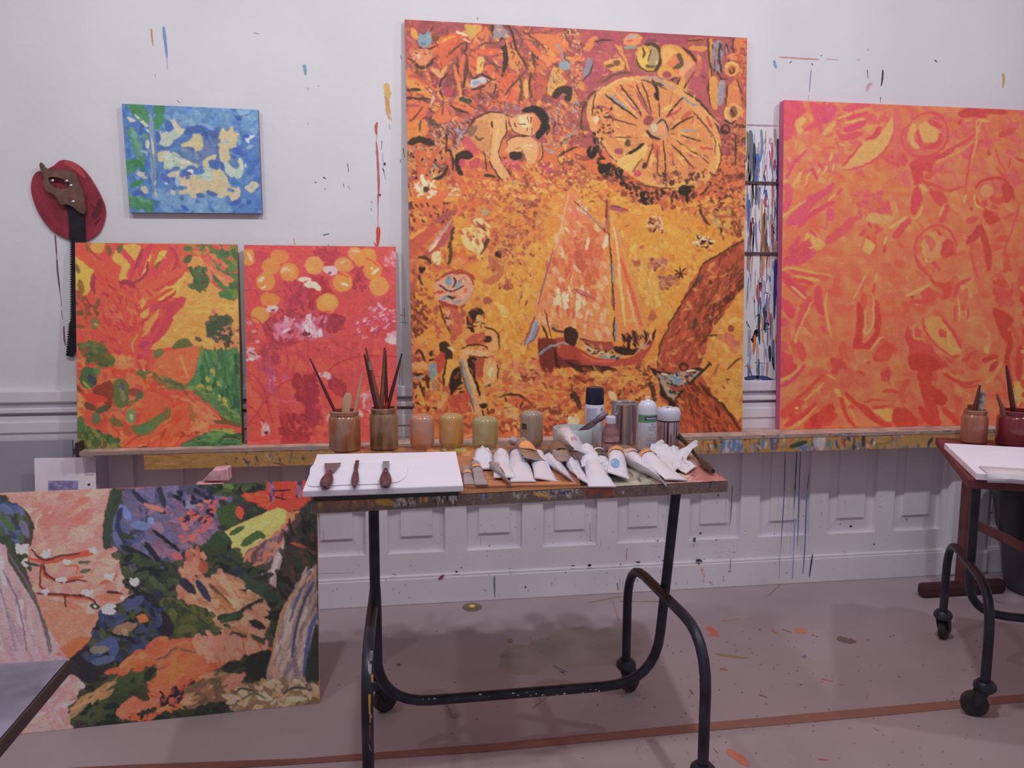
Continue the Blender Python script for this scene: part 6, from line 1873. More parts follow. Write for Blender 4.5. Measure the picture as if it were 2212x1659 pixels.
for i in range(nt):
    y = 690 + (1545 - 690) * i / nt; xb = 535 + (-8 if y > 1300 else 0) - max(0, (y - 1250)) * .09
    tips += [(xb, y), (xb - 15, y + 14)]
R_ = [(500, 1552), (545, 1560), (575, 1500), (610, 1200), (640, 900), (640, 700), (632, 484), (560, 420)]
MB().slab(outline(L_ + tips + R_, -.0185, False), .002, (0, 1, 0)).build('blade', mat('dark_saw_steel', hx('2c2830', 1.3), .5, .6, var=.3, scale=20), SAW)
for cx, cy in ((392, 243), (497, 246), (528, 280), (545, 400)):
    c = at(cx / 3.456, 320 + cy / 3.456, 1, -.0395)
    MB().lathe([(.007, 0), (.007, .002), (.004, .004), (0, .0045)], c, 14, M=Matrix.Rotation(math.pi / 2, 3, 'X')).build('saw_screw', mat('steel', (.5, .5, .52), .3, 1), SAW, True)

# ================================================================= wheeled steel tables
m_tube = mat('dark_painted_steel', hx('2c2c38', 1.0), .42, .15, var=.45, scale=18)
m_rub = mat('worn_black_rubber', hx('2a2428', 1.3), .6, var=.3, scale=30)
def caster(t, x, y, ang=0.):
    c = Vector((x, y, 0)); R = Matrix.Rotation(ang, 3, 'Z')
    k = MB().lathe([(.0, .135), (.026, .135), (.036, .125), (.038, .11), (.03, .098), (.0, .096)], c, 18).build('caster', m_tube, t, True)
    w_ = MB(); M = Matrix.Rotation(ang, 4, 'Z') @ Matrix.Rotation(math.pi / 2, 4, 'X'); w_.lathe([(.0, -.016), (.034, -.016), (.045, -.012), (.045, .012), (.034, .016), (0, .016)], c + R @ Vector((.028, 0, .0452)), 22, M=M.to_3x3())
    kk = w_.build('wheel', m_rub, t, True); kk.parent = k; kk.location = (0, 0, 0)
    f = MB()
    for s_ in (-1, 1):
        f.slab([c + R @ Vector((-.02, s_ * .021, .112)), c + R @ Vector((.026, s_ * .021, .112)), c + R @ Vector((.04, s_ * .021, .045)), c + R @ Vector((.016, s_ * .021, .045))], .004, tuple(R @ Vector((0, s_, 0))))
    f.tube([c + R @ Vector((.028, -.026, .0452)), c + R @ Vector((.028, .026, .0452))], .006)
    kk = f.build('fork', m_tube, t); kk.parent = k; kk.location = (0, 0, 0)
def frame(t, o, ex, ey, L0, L1, sd, htop, zt, mp=0., zs=.19, rb=.175, xo=0., eyl=None):
    """two inverted-U side legs joined by one bent tube that carries the posts; ex along the table, ey to its back"""
    P = lambda a, b, z: Vector(o) + Vector(ex) * a + Vector(eyl if (eyl and a <= L0 + .06) else ey) * b + Vector((0, 0, z))
    for a in (L0, L1):
        s_ = MB(); s_.tube(bend([P(a, -sd, .12), P(a, -sd, htop), P(a, sd, htop), P(a, sd, .12)], .17), .0165, 14); s_.build('side_leg', m_tube, t, True)
        for b in (-sd, sd): q_ = P(a, b, 0); caster(t, q_.x, q_.y, .6 if b > 0 else 2.6)
    u_ = MB(); u_.tube(bend([P(L0 + .008 + xo, mp, zt), P(L0 + .008 + xo, mp, zs), P(L1 - .0 - xo, mp, zs), P(L1 + .06 - xo, mp, zt)], rb, 8), .0165, 14); u_.build('post_frame', m_tube, t, True)
TZ = .93
T1 = thing('rolling_table', (.4, -1.3, 0), 'paint-crusted table on bent steel tube frame with casters, holding jars and paint tubes', 'table', None)
ex = np.array([math.cos(.012), math.sin(.012), 0]); ey = np.array([-math.sin(-.06), math.cos(.06), 0])
frame(T1, (-.070, -1.35, 0), tuple(ex), (-.045, .999, 0), 0., .94, .335, .52, TZ - .035, .05, eyl=(.022, .999, 0))
FL, FR, BRr, BLl = at(670, 1084, 2, TZ), at(1572, 1039, 2, TZ), at(1466, 955, 2, TZ), at(716, 950, 2, TZ)
BRr[1] = max(BRr[1], -.86); BLl[1] = -.80; BLl[0] = FL[0] + .02
mb = MB(); mb.slab([FL, FR, BRr, BLl], .034); mb.build('tabletop', mat('grimy_tabletop', hx('5c4c48', 1.6), .5, var=.4, scale=14), T1, bevel=.006)
ETT = """
o 0 0 1
p 8c5c3c 600,900 1700,900 1700,1200 600,1200
d 9c643c/7c4c30/a8703c/905838/b07038 260 10 34 5 40 640,930 1100,930 1100,1060 640,1060
d 9c6858/a87860/8a6058/b08070 160 10 34 5 40 1100,930 1500,930 1500,1000 1100,1000
d a09c8c/8c9084/b0a898/989080 120 12 40 0 30 1300,985 1480,985 1480,1060 1300,1060
d c89c90/d0a898/c08c88/d8b0a0 160 12 40 0 30 1450,985 1600,985 1600,1060 1450,1060
d c07070/b86868 40 10 30 -10 20 1500,1005 1570,1015 1570,1035 1510,1035
d c8a878/a8b060/d07838 60 8 20 0 60 960,970 1060,970 1060,1060 960,1060
d 302c30/403848 30 2 12 30 60 1330,1000 1560,1000 1560,1040 1330,1040
"""
ez = Easel(620, 900, 1640, 1130, .9, '8c5c3c', 9); ez.run(ETT); ez.finish()
U = np.array([0, 0, .0012]); sh = lambda P: [p + (sum((FL, FR, BRr, BLl)) / 4 - p) * .004 + U for p in P]
grid_obj('paint_crust', *sh([BLl, BRr, FR, FL]), .0011, .7, ez, (1.25, 1.25, 1.2), T1, inset=0, rough=.35)
EE = """
o 640 740 4.424
p 60504c -200,1300 4400,1300 4400,1700 -200,1700
d 605450/705c54/584c48/6c6460/504848 400 20 50 88 8 -200,1300 4400,1300 4400,1700 -200,1700
d 8a5840/7c4c3c/6c5444/8c6840 80 26 60 88 6 200,1490 760,1480 760,1560 200,1560
s 3c7870 60 60,1560 100,1560;s 2c5c50 40 120,1530 200,1520
f b08038 760,1500 860,1490 960,1540 900,1560 780,1550
d d8d4d8/c8c4c8/404048/a8a4b0 60 9 50 88 6 930,1470 1130,1460 1140,1550 940,1560
s d88838 40 1240,1460 1240,1520;s c09048 30 1190,1470 1190,1530
d e0dce0/282830/c8c8d0 40 12 60 88 6 1290,1450 1560,1440 1560,1520 1290,1540
s 5868a0 34 1790,1430 1790,1500;s b08040 34 2370,1430 2420,1490;s 3c3c60 14 2500,1400 2530,1440 2580,1400
"""
EE += "o 1100 820 4.424\nd 8c8c90/6c6864/a0a0a4/7c5850 60 14 50 88 10 0,1060 700,1040 700,1120 0,1130\nd 8a4438/a05038 26 26 50 88 8 740,1050 1000,1040 1000,1110 750,1110\ns c88838 30 240,1090 350,1110;s 2c3060 12 400,1060 420,1100;s 2c3060 12 480,1100 500,1060 520,1100 540,1060 570,1100;s 802c28 16 740,1050 745,1110;s 503868 12 1310,1030 1300,1100;s 3c4870 14 1830,990 1830,1040;s 282c58 16 1930,970 1915,1040;s e0e0e8 12 1090,1070 1090,1085;s a8a4b0 16 480,1050 640,1040;s 9c98a0 10 1200,1010 1300,1000 1420,1000\n"
ez = Easel(640, 1030, 1600, 1110, .9, '60504c', 5); ez.run(EE); ez.finish(.6)
F_ = lambda p, z: np.array([p[0], p[1] - .0012, z])
fl_, fr_ = F_(FL, TZ - .001), F_(FR, TZ - .001)
grid_obj('paint_crust', fl_, fr_, fr_ - [0, 0, .033], fl_ - [0, 0, .033], .001, .7, ez, (1.7, 1.7, 1.6), T1, inset=0, rough=.3)
marks('paint_drip', T1, 1, -1.702, "s 9ca09c 14 803,1398 802,1420;s 808878 12 800,1402 804,1414;s b8bcb8 15 800,1425 800,1446;s c8c8c8 8 797,1418 797,1440;s e89858 11 804,1445 805,1462;s c89030 11 799,1486 799,1528;s b87838 8 801,1525 800,1546;s 804038 6 800,1550 800,1580;s a0a068 3 797,1600 802,1615;s a8a8b8 3 800,1530 804,1542", 1.6, -.0176, split=True)
marks('paint_speck', T1, 1, -1.318, ''.join('e %s %.0f,%.0f %.1f %.1f;' % (rg.choice(['b8c0c0', '707888', 'a0a8a8', '804858', '5860a0']), rg.uniform(900, 1400), 0, rg.uniform(.8, 3), rg.uniform(.8, 2)) for _ in range(0)) + ''.join('e %s %d,%.1f %.1f %.1f;' % (rg.choice(['b8c0c0', '707888', 'a0a8a8', '804858', '5860a0']), x, 1512 - (x - 880) * .048 + rg.uniform(-5, 5), rg.uniform(.8, 3), rg.uniform(.8, 2)) for x in [rg.uniform(900, 1330) for _ in range(26)]), 1.8, -.0004, split=True)
T2 = thing('rolling_table', (2.2, -1.05, 0), 'second wheeled table at the right edge, holding a white board and two jars', 'table')
d2_ = np.array([-.43, -.903, 0]); n2 = np.array([.903, -.43, 0]); m2 = np.array([2.213, -1.052, 0])
frame(T2, tuple(m2), tuple(n2), tuple(-d2_), 0., 1.0, .325, .46, .865, 0., .26, .14)
P2 = lambda s_, l, z: m2 + d2_ * s_ + n2 * l + np.array([0, 0, z])
Z2 = .90
mb = MB(); mb.slab([P2(.50, -.145, Z2), P2(.50, 1.1, Z2), P2(-.29, 1.1, Z2), P2(-.29, -.085, Z2)], .032); mb.build('tabletop', mat('red_brown_tabletop', hx('602830', 1.25), .5, var=.4, scale=12), T2, bevel=.005)

# ---- grey work table close to the camera on the left
LT = thing('work_table', (-1.2, -2.6, 0), 'grey plastic-covered work table corner at the lower left, nearest the camera', 'table')
ZL = .70; c = at(153, 1425, 2, ZL); ca = at(-20, 1604, 2, ZL)
x1, y1 = c[0], c[1]; x0_, y0_ = x1 - 1.1, y1 - .95; dx = (at(0, 1590, 2, ZL)[0] - x1)
mb = MB(); mb.slab([(x0_, y0_, ZL), (x1, y0_, ZL), (x1, y1, ZL), (x0_, y1, ZL)], .03); mb.build('tabletop', mat('brown_table_edge', hx('40302c', 1.5), .5, var=.3, scale=10), LT, bevel=.003)
for lx in (x0_ + .08, x1 - .30):
    for ly in (y0_ + .08, y1 - .35): MB().box((lx, ly, (ZL - .03) / 2), (.05, .05, ZL - .03)).build('leg', mat('brown_table_edge'), LT)
mb = MB(); n = 46; V = []; F = []
nz = vnoise(n, n, 5, np.random.default_rng(3)); nz2 = vnoise(n, n, 2, np.random.default_rng(4))
for i in range(n):
    for j in range(n): V.append((x0_ + (x1 - x0_ - .004) * j / (n - 1), y0_ + (y1 - y0_ - .004) * i / (n - 1), ZL + .0015 + .007 * nz[i, j] * min(1, (n - 1 - j) / 3, (n - 1 - i) / 3) + .002 * nz2[i, j]))
F = [(i * n + j, i * n + j + 1, (i + 1) * n + j + 1, (i + 1) * n + j) for i in range(n - 1) for j in range(n - 1)]
mb.add(V, F).build('plastic_cover', mat('grey_plastic_sheet', hx('887e94', 1.75), .2, var=.3, scale=5, bump=.5, bscale=14, col2=hx('686070', 1.3)), LT, True)

# ================================================================= jars, brushes, cans
TT = TZ + .0012
def on_table(px, py, z=TT): return at(px, py, 2, z)
def jar(cx, base_py, wpx, top_py, label, col, inv=False, neck=True, y=None, z=TT, grp=None, col2=None, tr=.35, xy=None):
    b = on_table(cx, base_py, z) if xy is None else np.array([xy[0], xy[1], z])
    if y is not None: b = at(cx, base_py, 1, y); b[2] = z
    s_ = mpp(b); r = wpx * s_ / 2
    top = at(cx, top_py, 1, b[1])[2]; h = top - z
    t = thing('inverted_jar' if inv else 'glass_jar', b, label, 'jar', grp)
    m = mat('jar_glass_%d' % int(cx), col, .18, var=.3, scale=34, trans=tr, col2=col2, vec=(1, 1, .28), bump=.08, bscale=30, coat=.3)
    if inv: prof = [(r * .80, 0), (r * .84, h * .06), (r * .97, h * .14), (r, h * .22), (r, h * .82), (r * .97, h * .9), (r * .86, h * .965), (r * .7, h * .995), (r * .55, h), (r * .5, h * .985), (0, h * .98)]
    else:
        prof = [(r * .8, 0), (r * .95, h * .02), (r, h * .07), (r, h * .76), (r * .95, h * .83), (r * .86, h * .87), (r * .86, h * .90), (r * .91, h * .905), (r * .91, h * .925), (r * .87, h * .93), (r * .87, h * .95), (r * .91, h * .955), (r * .90, h * .985), (r * .85, h), (r * .80, h), (r * .79, h * .87), (r * .93, h * .76), (r * .94, h * .10), (0, h * .09)]
    MB().lathe(prof, b, 36).build('glass', m, t, True)
    if not inv: MB().lathe([(r * .92, h * .1), (r * .925, h * .34), (0, h * .345)], b, 28).build('paint_water', mat('murky_orange_water', hx('a05030', 1.3), .3, var=.3), t, True)
    return t, b, r, h
JA = jar(746, 979, 68, 886, 'glass jar of cloudy orange water left of the bigger brush jar, behind the white board', hx('a88c80', 1.4), y=-.855, col2=hx('ac6434', 1.35), tr=.4)
JB = jar(830, 977, 61, 880, 'glass jar with four dark wooden brushes, second jar from the left', hx('7c6040', 1.3), y=-.85, col2=hx('b08c70', 1.35), tr=.45)
jar(912, 971, 53, 896, 'upturned glass jar coated in bright orange paint', hx('d08458', 1.4), True, y=-.85, col2=hx('b09890', 1.35), tr=.35, grp='upturned jars along the back of the table')
jar(975, 972, 53, 894, 'upturned glass jar coated in yellow ochre paint', hx('bca078', 1.4), True, y=-.85, col2=hx('c08c48', 1.4), tr=.35, grp='upturned jars along the back of the table')
jar(1048, 976, 56, 901, 'upturned glass jar tinted greenish yellow, shortest of the row', hx('b0a890', 1.4), True, y=-.88, col2=hx('a89858', 1.4), tr=.35, grp='upturned jars along the back of the table')
JF = jar(1148, 966, 50, 888, 'upturned grey-beige jar with a scrap of dark label, right end of the row', hx('a49890', 1.4), True, y=-.87, col2=hx('947c68', 1.35), tr=.3, grp='upturned jars along the back of the table')
mb = MB(); b_, r_, h_ = JF[1], JF[2], JF[3]
A0 = [math.radians(a) for a in range(205, 236, 6)]
mb.add([(b_[0] + r_ * 1.012 * math.cos(a), b_[1] + r_ * 1.012 * math.sin(a), b_[2] + z) for z in (h_ * .52, h_ * .68) for a in A0], [(i, i + 1, len(A0) + i + 1, len(A0) + i) for i in range(len(A0) - 1)]).build('label_scrap', mat('dark_label', (.05, .055, .05), .5), JF[0])
def brush(j, tip, dip, wpx, label, cols, cat='paintbrush', flat=False, ferr=None, grp='brushes in the orange jars', zin=None):
    """a handle standing in a jar: dip = pixel where it meets the jar mouth, tip = visible end"""
    t_, b, r, h = j; a = at(*tip, 1, b[1] + .01); c = at(*dip, 1, b[1]); d = c - a; d = d / np.linalg.norm(d)
    end = c + d * h * .55
    lim = r * .8; v = end[:2] - b[:2]; L_ = np.hypot(*v)
    if L_ > lim: end[:2] = b[:2] + v / L_ * lim
    end[2] = max(end[2], b[2] + h * .36)
    o = thing('paint_stick' if flat else 'paintbrush', a, label, cat, grp); w_ = wpx * mpp(a)
    n = 9; P = [a + (end - a) * i / (n - 1) for i in range(n)]
    if flat:
        e = end - a; e /= np.linalg.norm(e); sx = np.array([-e[2], 0, e[0]]) ; sx /= np.linalg.norm(sx)
        mb = MB(); q = [a + sx * w_ * .3 - e * w_ * .2, a - sx * w_ * .3 - e * w_ * .2, a - sx * w_ * .5 + e * w_ * .3, end - sx * w_ * .5, end + sx * w_ * .5, a + sx * w_ * .5 + e * w_ * .3]
        mb.slab(q, .003, (0, 1, 0)).build('stick', cols[0], o, bevel=.001)
    else:
        rr = [w_ * f for f in (.22, .34, .42, .5, .55, .55, .48, .42, .4)]
        MB().tube(P, rr, 10).build('handle', cols[0], o, True)
        if ferr:
            f0, f1 = ferr; MB().tube([a + (end - a) * f0, a + (end - a) * f1], w_ * .55, 10).build('ferrule', cols[1], o, True)
        else: MB().tube([a - (end - a) * .003, a + (end - a) * .02], w_ * .24, 8).build('tip', cols[1], o, True)
    return o
m_dr = mat('dark_red_lacquer', hx('501820', 1.5), .3, var=.2); m_bw = mat('stained_brush_wood', hx('60382c', 1.6), .45, var=.3); m_pl = mat('pale_bare_wood', hx('a08068', 1.6), .6, var=.15); m_dk = mat('dark_brush_wood', hx('3c1c18', 1.4), .4); m_fe = mat('brass_ferrule', (.45, .36, .28), .35, .9)
brush(JA, (670, 775), (723, 888), 6.5, 'dark red brush handle leaning far left out of the first jar', (m_dr, m_dk))
brush(JA, (752, 852), (747, 888), 17, 'broad flat wooden stirring stick with rounded end in first jar', (m_pl,), 'stirring stick', True)
brush(JA, (782, 806), (767, 887), 7, 'slim pale wooden stick leaning right in the first jar', (m_pl, m_pl), 'stick')
brush(JB, (787, 765), (815, 886), 9, 'brown brush handle on left of brush jar, leaning left behind the silver-marked one', (m_dk, m_bw))
brush(JB, (790, 751), (822, 886), 9, 'brown brush handle with worn silver lettering, leaning left in the brush jar', (m_bw, m_fe), ferr=(.16, .26))
brush(JB, (831, 752), (824, 886), 9, 'upright brush with shiny dark tip in the middle of the brush jar', (m_bw, m_dk))
brush(JB, (833, 757), (835, 886), 7, 'upright dark brush with red lower handle behind the middle one', (m_dk, mat('red_lacquer', hx('a02c28', 1.4), .3)), ferr=(.55, .85))
brush(JB, (868, 764), (836, 886), 7.5, 'dark brush handle leaning right out of the brush jar', (m_dk, m_dr))
# jars on the second table
z2 = Z2 + .001
J2 = jar(2102, 955, 52, 885, 'glass jar with salmon paint residue and a paint-caked brush, on the second table', hx('9c6858', 1.6), z=z2, col2=hx('8c5440', 1.6), tr=.2, y=-.88)
J3 = jar(2196, 962, 82, 886, 'wide jar of deep red paint water cut by the right edge of the frame', hx('782c34', 1.6), z=z2, col2=hx('68242c', 1.5), tr=.15, y=-.95)
brush(J2, (2117, 830), (2106, 885), 9, 'slim handle behind the caked brush in the salmon jar', (m_dr, m_pl), grp='brushes on the second table')
b2 = brush(J2, (2122, 848), (2116, 885), 18, 'broad paint-caked brush with green and grey streaks in the salmon jar', (mat('caked_paint', hx('6c6c68', 1.6), .6, var=.8, scale=40),), 'paintbrush', True, grp='brushes on the second table')
brush(J3, (2174, 790), (2189, 885), 10, 'tall dark brush handle standing in the red jar', (m_dk, m_dr), grp='brushes on the second table')
brush(J3, (2153, 852), (2166, 885), 9, 'short brownish brush leaning left in the red jar', (m_bw, m_bw), grp='brushes on the second table')

def can_text(txt, r, size, zc, ang0, m, parent, c, fake_bold=.0):      # lettering wrapped round a can
    cu = bpy.data.curves.new('lettering', 'FONT'); cu.body = txt; cu.size = size; cu.align_x = 'CENTER'; cu.align_y = 'CENTER'; cu.resolution_u = 3; cu.offset = fake_bold
    o = bpy.data.objects.new('lettering', cu); COL.objects.link(o); bpy.context.view_layer.update()
    me = bpy.data.meshes.new_from_object(o.evaluated_get(bpy.context.evaluated_depsgraph_get())); bpy.data.objects.remove(o)
    for v in me.vertices:
        a = ang0 + v.co.x / r; v.co = (c[0] - parent.location[0] + r * math.cos(a), c[1] - parent.location[1] + r * math.sin(a), zc + v.co.y - parent.location[2])
    ob = bpy.data.objects.new('lettering', me); COL.objects.link(ob); me.materials.append(m); ob.parent = parent; return ob
def band(c, r, a0, a1, z0, z1, m, parent, name='label'):
    A = [a0 + (a1 - a0) * i / 14 for i in range(15)]
    return MB().add([(c[0] + r * math.cos(a), c[1] + r * math.sin(a), z) for z in (z0, z1) for a in A], [(i, i + 1, 16 + i, 15 + i) for i in range(14)]).build(name, m, parent, True)
FACE = -math.pi / 2 - .12
m_wc = mat('white_enamel', hx('b8b8c8', 1.35), .25, var=.02); m_navy = mat('navy_plastic', hx('141830', 1.4), .3, var=.1); m_lab = mat('pale_label', hx('b0b0b8', 1.3), .4, var=.03); m_ink = mat('label_ink', (.03, .035, .08), .5); m_gink = mat('grey_label_ink', (.28, .30, .32), .5); m_steel = mat('steel', (.5, .5, .52), .3, 1)
def spray(cx, wpx, y, base, top, lab):
    b = at(cx, base, 1, y); b[2] = TT; r = wpx * mpp(b) / 2; h = at(cx, top, 1, y)[2] - TT
    return thing('spray_can', b, lab, 'spray can', 'spray cans'), b, r, h
t, b, r, h = spray(1283, 40, -.84, 965, 836, 'tall spray can with navy blue cap, left of the tin')
MB().lathe([(r * .93, 0), (r, .004), (r, h * .69), (r * .96, h * .70), (0, h * .70)], b).build('body', m_wc, t, True)
MB().lathe([(r * .98, h * .70), (r * 1.0, h * .71), (r * .98, h * .95), (r * .93, h * .985), (r * .8, h), (r * .5, h * .99), (0, h * .985)], b).build('cap', m_navy, t, True)
band(b, r * 1.006, FACE - 1.2, FACE + .1, TT + h * .30, TT + h * .64, mat('pale_grey_label', hx('a0a0b4', 1.35), .4), t)
for dz, sc in ((.615, 1.), ):        # small flammable diamond
    a = FACE + .75; rr = r * 1.012; k = .0085
    for nm, kk, mm, ro in (('hazard_diamond', k, m_ink, 1.010), ('hazard_field', k * .82, m_wc, 1.016)):
        MB().add([(b[0] + r * ro * math.cos(a + dx / r), b[1] + r * ro * math.sin(a + dx / r), b[2] + h * dz + dy) for dx, dy in ((0, -kk), (kk, 0), (0, kk), (-kk, 0))], [(0, 1, 2, 3)]).build(nm, mm, t)
    MB().add([(b[0] + r * 1.022 * math.cos(a + dx / r), b[1] + r * 1.022 * math.sin(a + dx / r), b[2] + h * dz + dy) for dx, dy in ((-.002, -.003), (.002, -.003), (.003, 0), (0, .004), (-.003, 0))], [(0, 1, 2, 3, 4)]).build('flame_mark', m_ink, t)
m_bi = mat('blue_ink', hx('2c3468', 1.2), .5)
can_text('>', r * 1.012, .045, TT + h * .42, FACE - .85, m_bi, t, b); can_text('2', r * 1.012, .034, TT + h * .26, FACE - .5, m_bi, t, b); can_text('=', r * 1.012, .02, TT + h * .30, FACE - 1.0, m_bi, t, b)
t, b, r, h = spray(1396, 42, -.985, 975, 856, 'white spray can with green and black label band, nozzle uncapped')
MB().lathe([(r * .93, 0), (r, .004), (r, h * .775), (r * .985, h * .80), (r * .90, h * .85), (r * .68, h * .905), (r * .46, h * .93), (r * .44, h * .935), (0, h * .935)], b).build('body', m_wc, t, True)
MB().lathe([(r * .46, h * .925), (r * .48, h * .935), (r * .44, h * .945), (0, h * .945)], b).build('valve_ring', m_steel, t, True)
MB().lathe([(r * .30, h * .945), (r * .30, h * .975), (r * .26, h * .995), (0, h)], b).build('nozzle', mat('peach_plastic', hx('d8a898', 1.2), .4), t, True)
band(b, r * 1.006, FACE - 1.25, FACE + 1.35, b[2] + h * .53 - b[2] + TT - 0, TT + h * .675, mat('green_label', hx('5c8468', 1.25), .4), t, 'green_band')
band(b, r * 1.012, FACE - .42, FACE + 1.35, TT + h * .575, TT + h * .645, m_ink, t, 'black_plate')
can_text('Schmincke', r * 1.02, .0098, TT + h * .61, FACE + .32, m_wc, t, b, .0003)
can_text('400', r * 1.008, .0065, TT + h * .495, FACE + .35, m_gink, t, b, .0002)
can_text('Matt-Film', r * 1.008, .0085, TT + h * .445, FACE + .36, m_gink, t, b, .0002)
for zz, wv in ((.40, .8), (.385, .6), (.30, .5), (.235, 1.1), (.20, 1.0), (.18, 1.15), (.13, 1.2), (.11, 1.2), (.09, 1.1)):
    band(b, r * 1.006, FACE + .3 - wv / 2, FACE + .3 + wv / 2, TT + h * zz, TT + h * zz + .0014, m_gink, t, 'text_line')
# shiny tin with handle
y = -.86; b = at(1346, 972, 1, y); b[2] = TT; r = 30 * mpp(b); h = at(1346, 868, 1, y)[2] - TT
t = thing('steel_tin', b, 'shiny steel tin can with side handle between the two spray cans', 'tin')
m_tin = mat('bright_tin', (.62, .60, .63), .22, 1., var=.12, scale=10, bump=.04, bscale=9)
MB().lathe([(r * .93, 0), (r * .95, .004), (r * .93, .008), (r * .93, h * .93), (r * .97, h * .95), (r * 1.05, h * .955), (r * 1.07, h * .975), (r * 1.05, h * .995), (r * .99, h), (r * .93, h * .985), (r * .91, h * .93), (r * .91, .012), (0, .011)], b, 40).build('can', m_tin, t, True)
ha = math.radians(215); hd = np.array([math.cos(ha), math.sin(ha), 0]); q_ = lambda d, z: tuple(b + hd * d + np.array([0, 0, z]))
MB().tube(bend([q_(r * .93, h * .70), q_(r * 1.42, h * .70), q_(r * 1.42, h * .16), q_(r * .93, h * .14)], .03, 6), .006, 10).build('handle', m_tin, t, True)
# little bottle with white cap
y = -.99; b = at(1318, 976, 1, y); b[2] = TT; r = 19 * mpp(b); h = at(1318, 899, 1, y)[2] - TT
t = thing('small_bottle', b, 'small brownish bottle with white cap and torn label in front of the tin', 'bottle')
MB().lathe([(r * .9, 0), (r, .003), (r, h * .50), (r * .96, h * .56), (r * .70, h * .66), (r * .62, h * .72), (r * .60, h * .80), (0, h * .80)], b).build('glass', mat('brown_tinted_glass', hx('80585c', 1.5), .25, trans=.25, var=.3, scale=12), t, True)
MB().lathe([(r * .56, h * .80), (r * .58, h * .82), (r * .58, h * .98), (r * .5, h), (0, h)], b, 24).build('cap', m_wc, t, True)
band(b, r * 1.01, FACE - 1.2, FACE + 1.2, TT + h * .06, TT + h * .45, mat('stained_label', hx('a08484', 1.4), .6, var=.35, scale=30, col2=hx('784850', 1.3)), t)
band(b, r * 1.02, FACE - .9, FACE + 1.1, TT + h * .24, TT + h * .29, mat('maroon_stripe', hx('60303c', 1.3), .5), t, 'label_stripe')
# white tub with dripped sides
y = -.90; b = at(1442, 962, 1, y); b[2] = TT; r = 25 * mpp(b); h = at(1442, 879, 1, y)[2] - TT
t = thing('paint_tub', b, 'white plastic tub with domed lid and brown drips, right of the spray can', 'tub')
MB().lathe([(r * .9, 0), (r * .95, .004), (r * .95, h * .60), (r * .97, h * .63), (0, h * .63)], b).build('body', mat('stained_white_plastic', hx('a890a0', 1.4), .4, var=.15, scale=20), t, True)
MB().lathe([(r * .98, h * .63), (r * 1.0, h * .66), (0, h * .66)], b).build('dark_rim', mat('brown_drip_paint', hx('381820', 1.2), .4), t, True)
MB().lathe([(r * 1.0, h * .66), (r * 1.03, h * .68), (r * 1.03, h * .86), (r * .98, h * .94), (r * .86, h * .985), (r * .6, h), (0, h)], b).build('lid', m_wc, t, True)
md = mat('brown_drip_paint')
for a, w_, z0, z1 in ((-.25, .16, .05, .63), (-.55, .07, .1, .63), (.35, .06, .30, .63), (.6, .09, .2, .63), (.05, .05, .05, .3), (.9, .08, .35, .63)):
    band(b, r * .965, FACE + a - w_ / 2, FACE + a + w_ / 2, TT + h * z0, TT + h * z1, md, t, 'drip')
for dx, dy, k in ((-.2, -.3, .16), (.45, .1, .12), (-.6, .1, .12)):
    c_ = b + np.array([r * dx, r * dy, h * 1.0 + .0006]); MB().lathe([(r * k, 0), (0, .0008)], c_, 9).build('lid_stain', md, t)
# white bowl with a spatula across it
y = -.93; b = at(1238, 971, 1, y); b[2] = TT; r = 44 * mpp(b); h = at(1238, 923, 1, y)[2] - TT
t = thing('bowl', b, 'white round bowl behind the paint tubes, spatula resting on its rim', 'bowl')
MB().lathe([(r * .82, 0), (r * .92, .004), (r * .985, h * .5), (r, h * .96), (r * .985, h), (r * .95, h), (r * .93, h * .9), (r * .88, h * .15), (0, h * .1)], b, 40).build('bowl_body', mat('chalky_ceramic', hx('a8b0b4', 1.35), .45, var=.05), t, True)
A = at(1249, 938, 1, y - .02); Bp = at(1312, 891, 1, y - .03); t = thing('spatula', A, 'grey-brown spatula stuck across the white bowl', 'spatula')
A[2] = max(A[2], TT + .02); m_sp2 = mat('paint_caked_steel', hx('605058', 1.5), .5, .2, var=.4, scale=30)
d = (Bp - A) / np.linalg.norm(Bp - A); s_ = np.array([-d[2], 0, d[0]])
MB().slab([A - s_ * .012, A + s_ * .012, A + d * .08 + s_ * .011, A + d * .08 - s_ * .011], .003, (0, 1, 0)).build('blade', m_sp2, t)
MB().tube([A + d * (.075 + i * (np.linalg.norm(Bp - A) - .075) / 5) for i in range(6)], [.008, .011, .013, .012, .010, .006], 10).build('handle', m_sp2, t, True)
lum = [((1224, 937), .016), ((1214, 941), .010)]
# crumpled cloth, long dark brush at the right end
def cloth(name, outline_px, z, amp, m, lab, cat, seed, mid=None):
    P = catmull(outline_px, True, 3); c = P.mean(0) if mid is None else np.array(mid, float); rn = np.random.default_rng(seed); n = len(P); rings = 9; V = []
    nz = vnoise(rings + 2, n, 2.2, rn, 2.0)
    for k in range(rings + 1):
        f = 1 - k / rings
        for i in range(n):
            p = c + (P[i] - c) * f; q = at(p[0], p[1], 2, z); V.append([q[0], q[1], z + .0012 + amp * (nz[k, i] if 0 < k < rings else (0 if k == 0 else .7)) * math.sin(math.pi * min(1, (k + .6) / rings * .75))])
    F = [(k * n + i, k * n + (i + 1) % n, (k + 1) * n + (i + 1) % n, (k + 1) * n + i) for k in range(rings) for i in range(n)]
    o = MB().add(V, F).build(name, m, None, True); md_ = o.modifiers.new('thickness', 'SOLIDIFY'); md_.thickness = .0015; sb = o.modifiers.new('soft', 'SUBSURF'); sb.levels = 1; sb.render_levels = 2
    return tag(o, lab, cat)
m_cl = mat('white_kitchen_paper', hx('c4bcc4', 1.3), .85, var=.04, scale=12, bump=.15, bscale=90)
def T3(px, py, y): return at(px, py, 1, y)
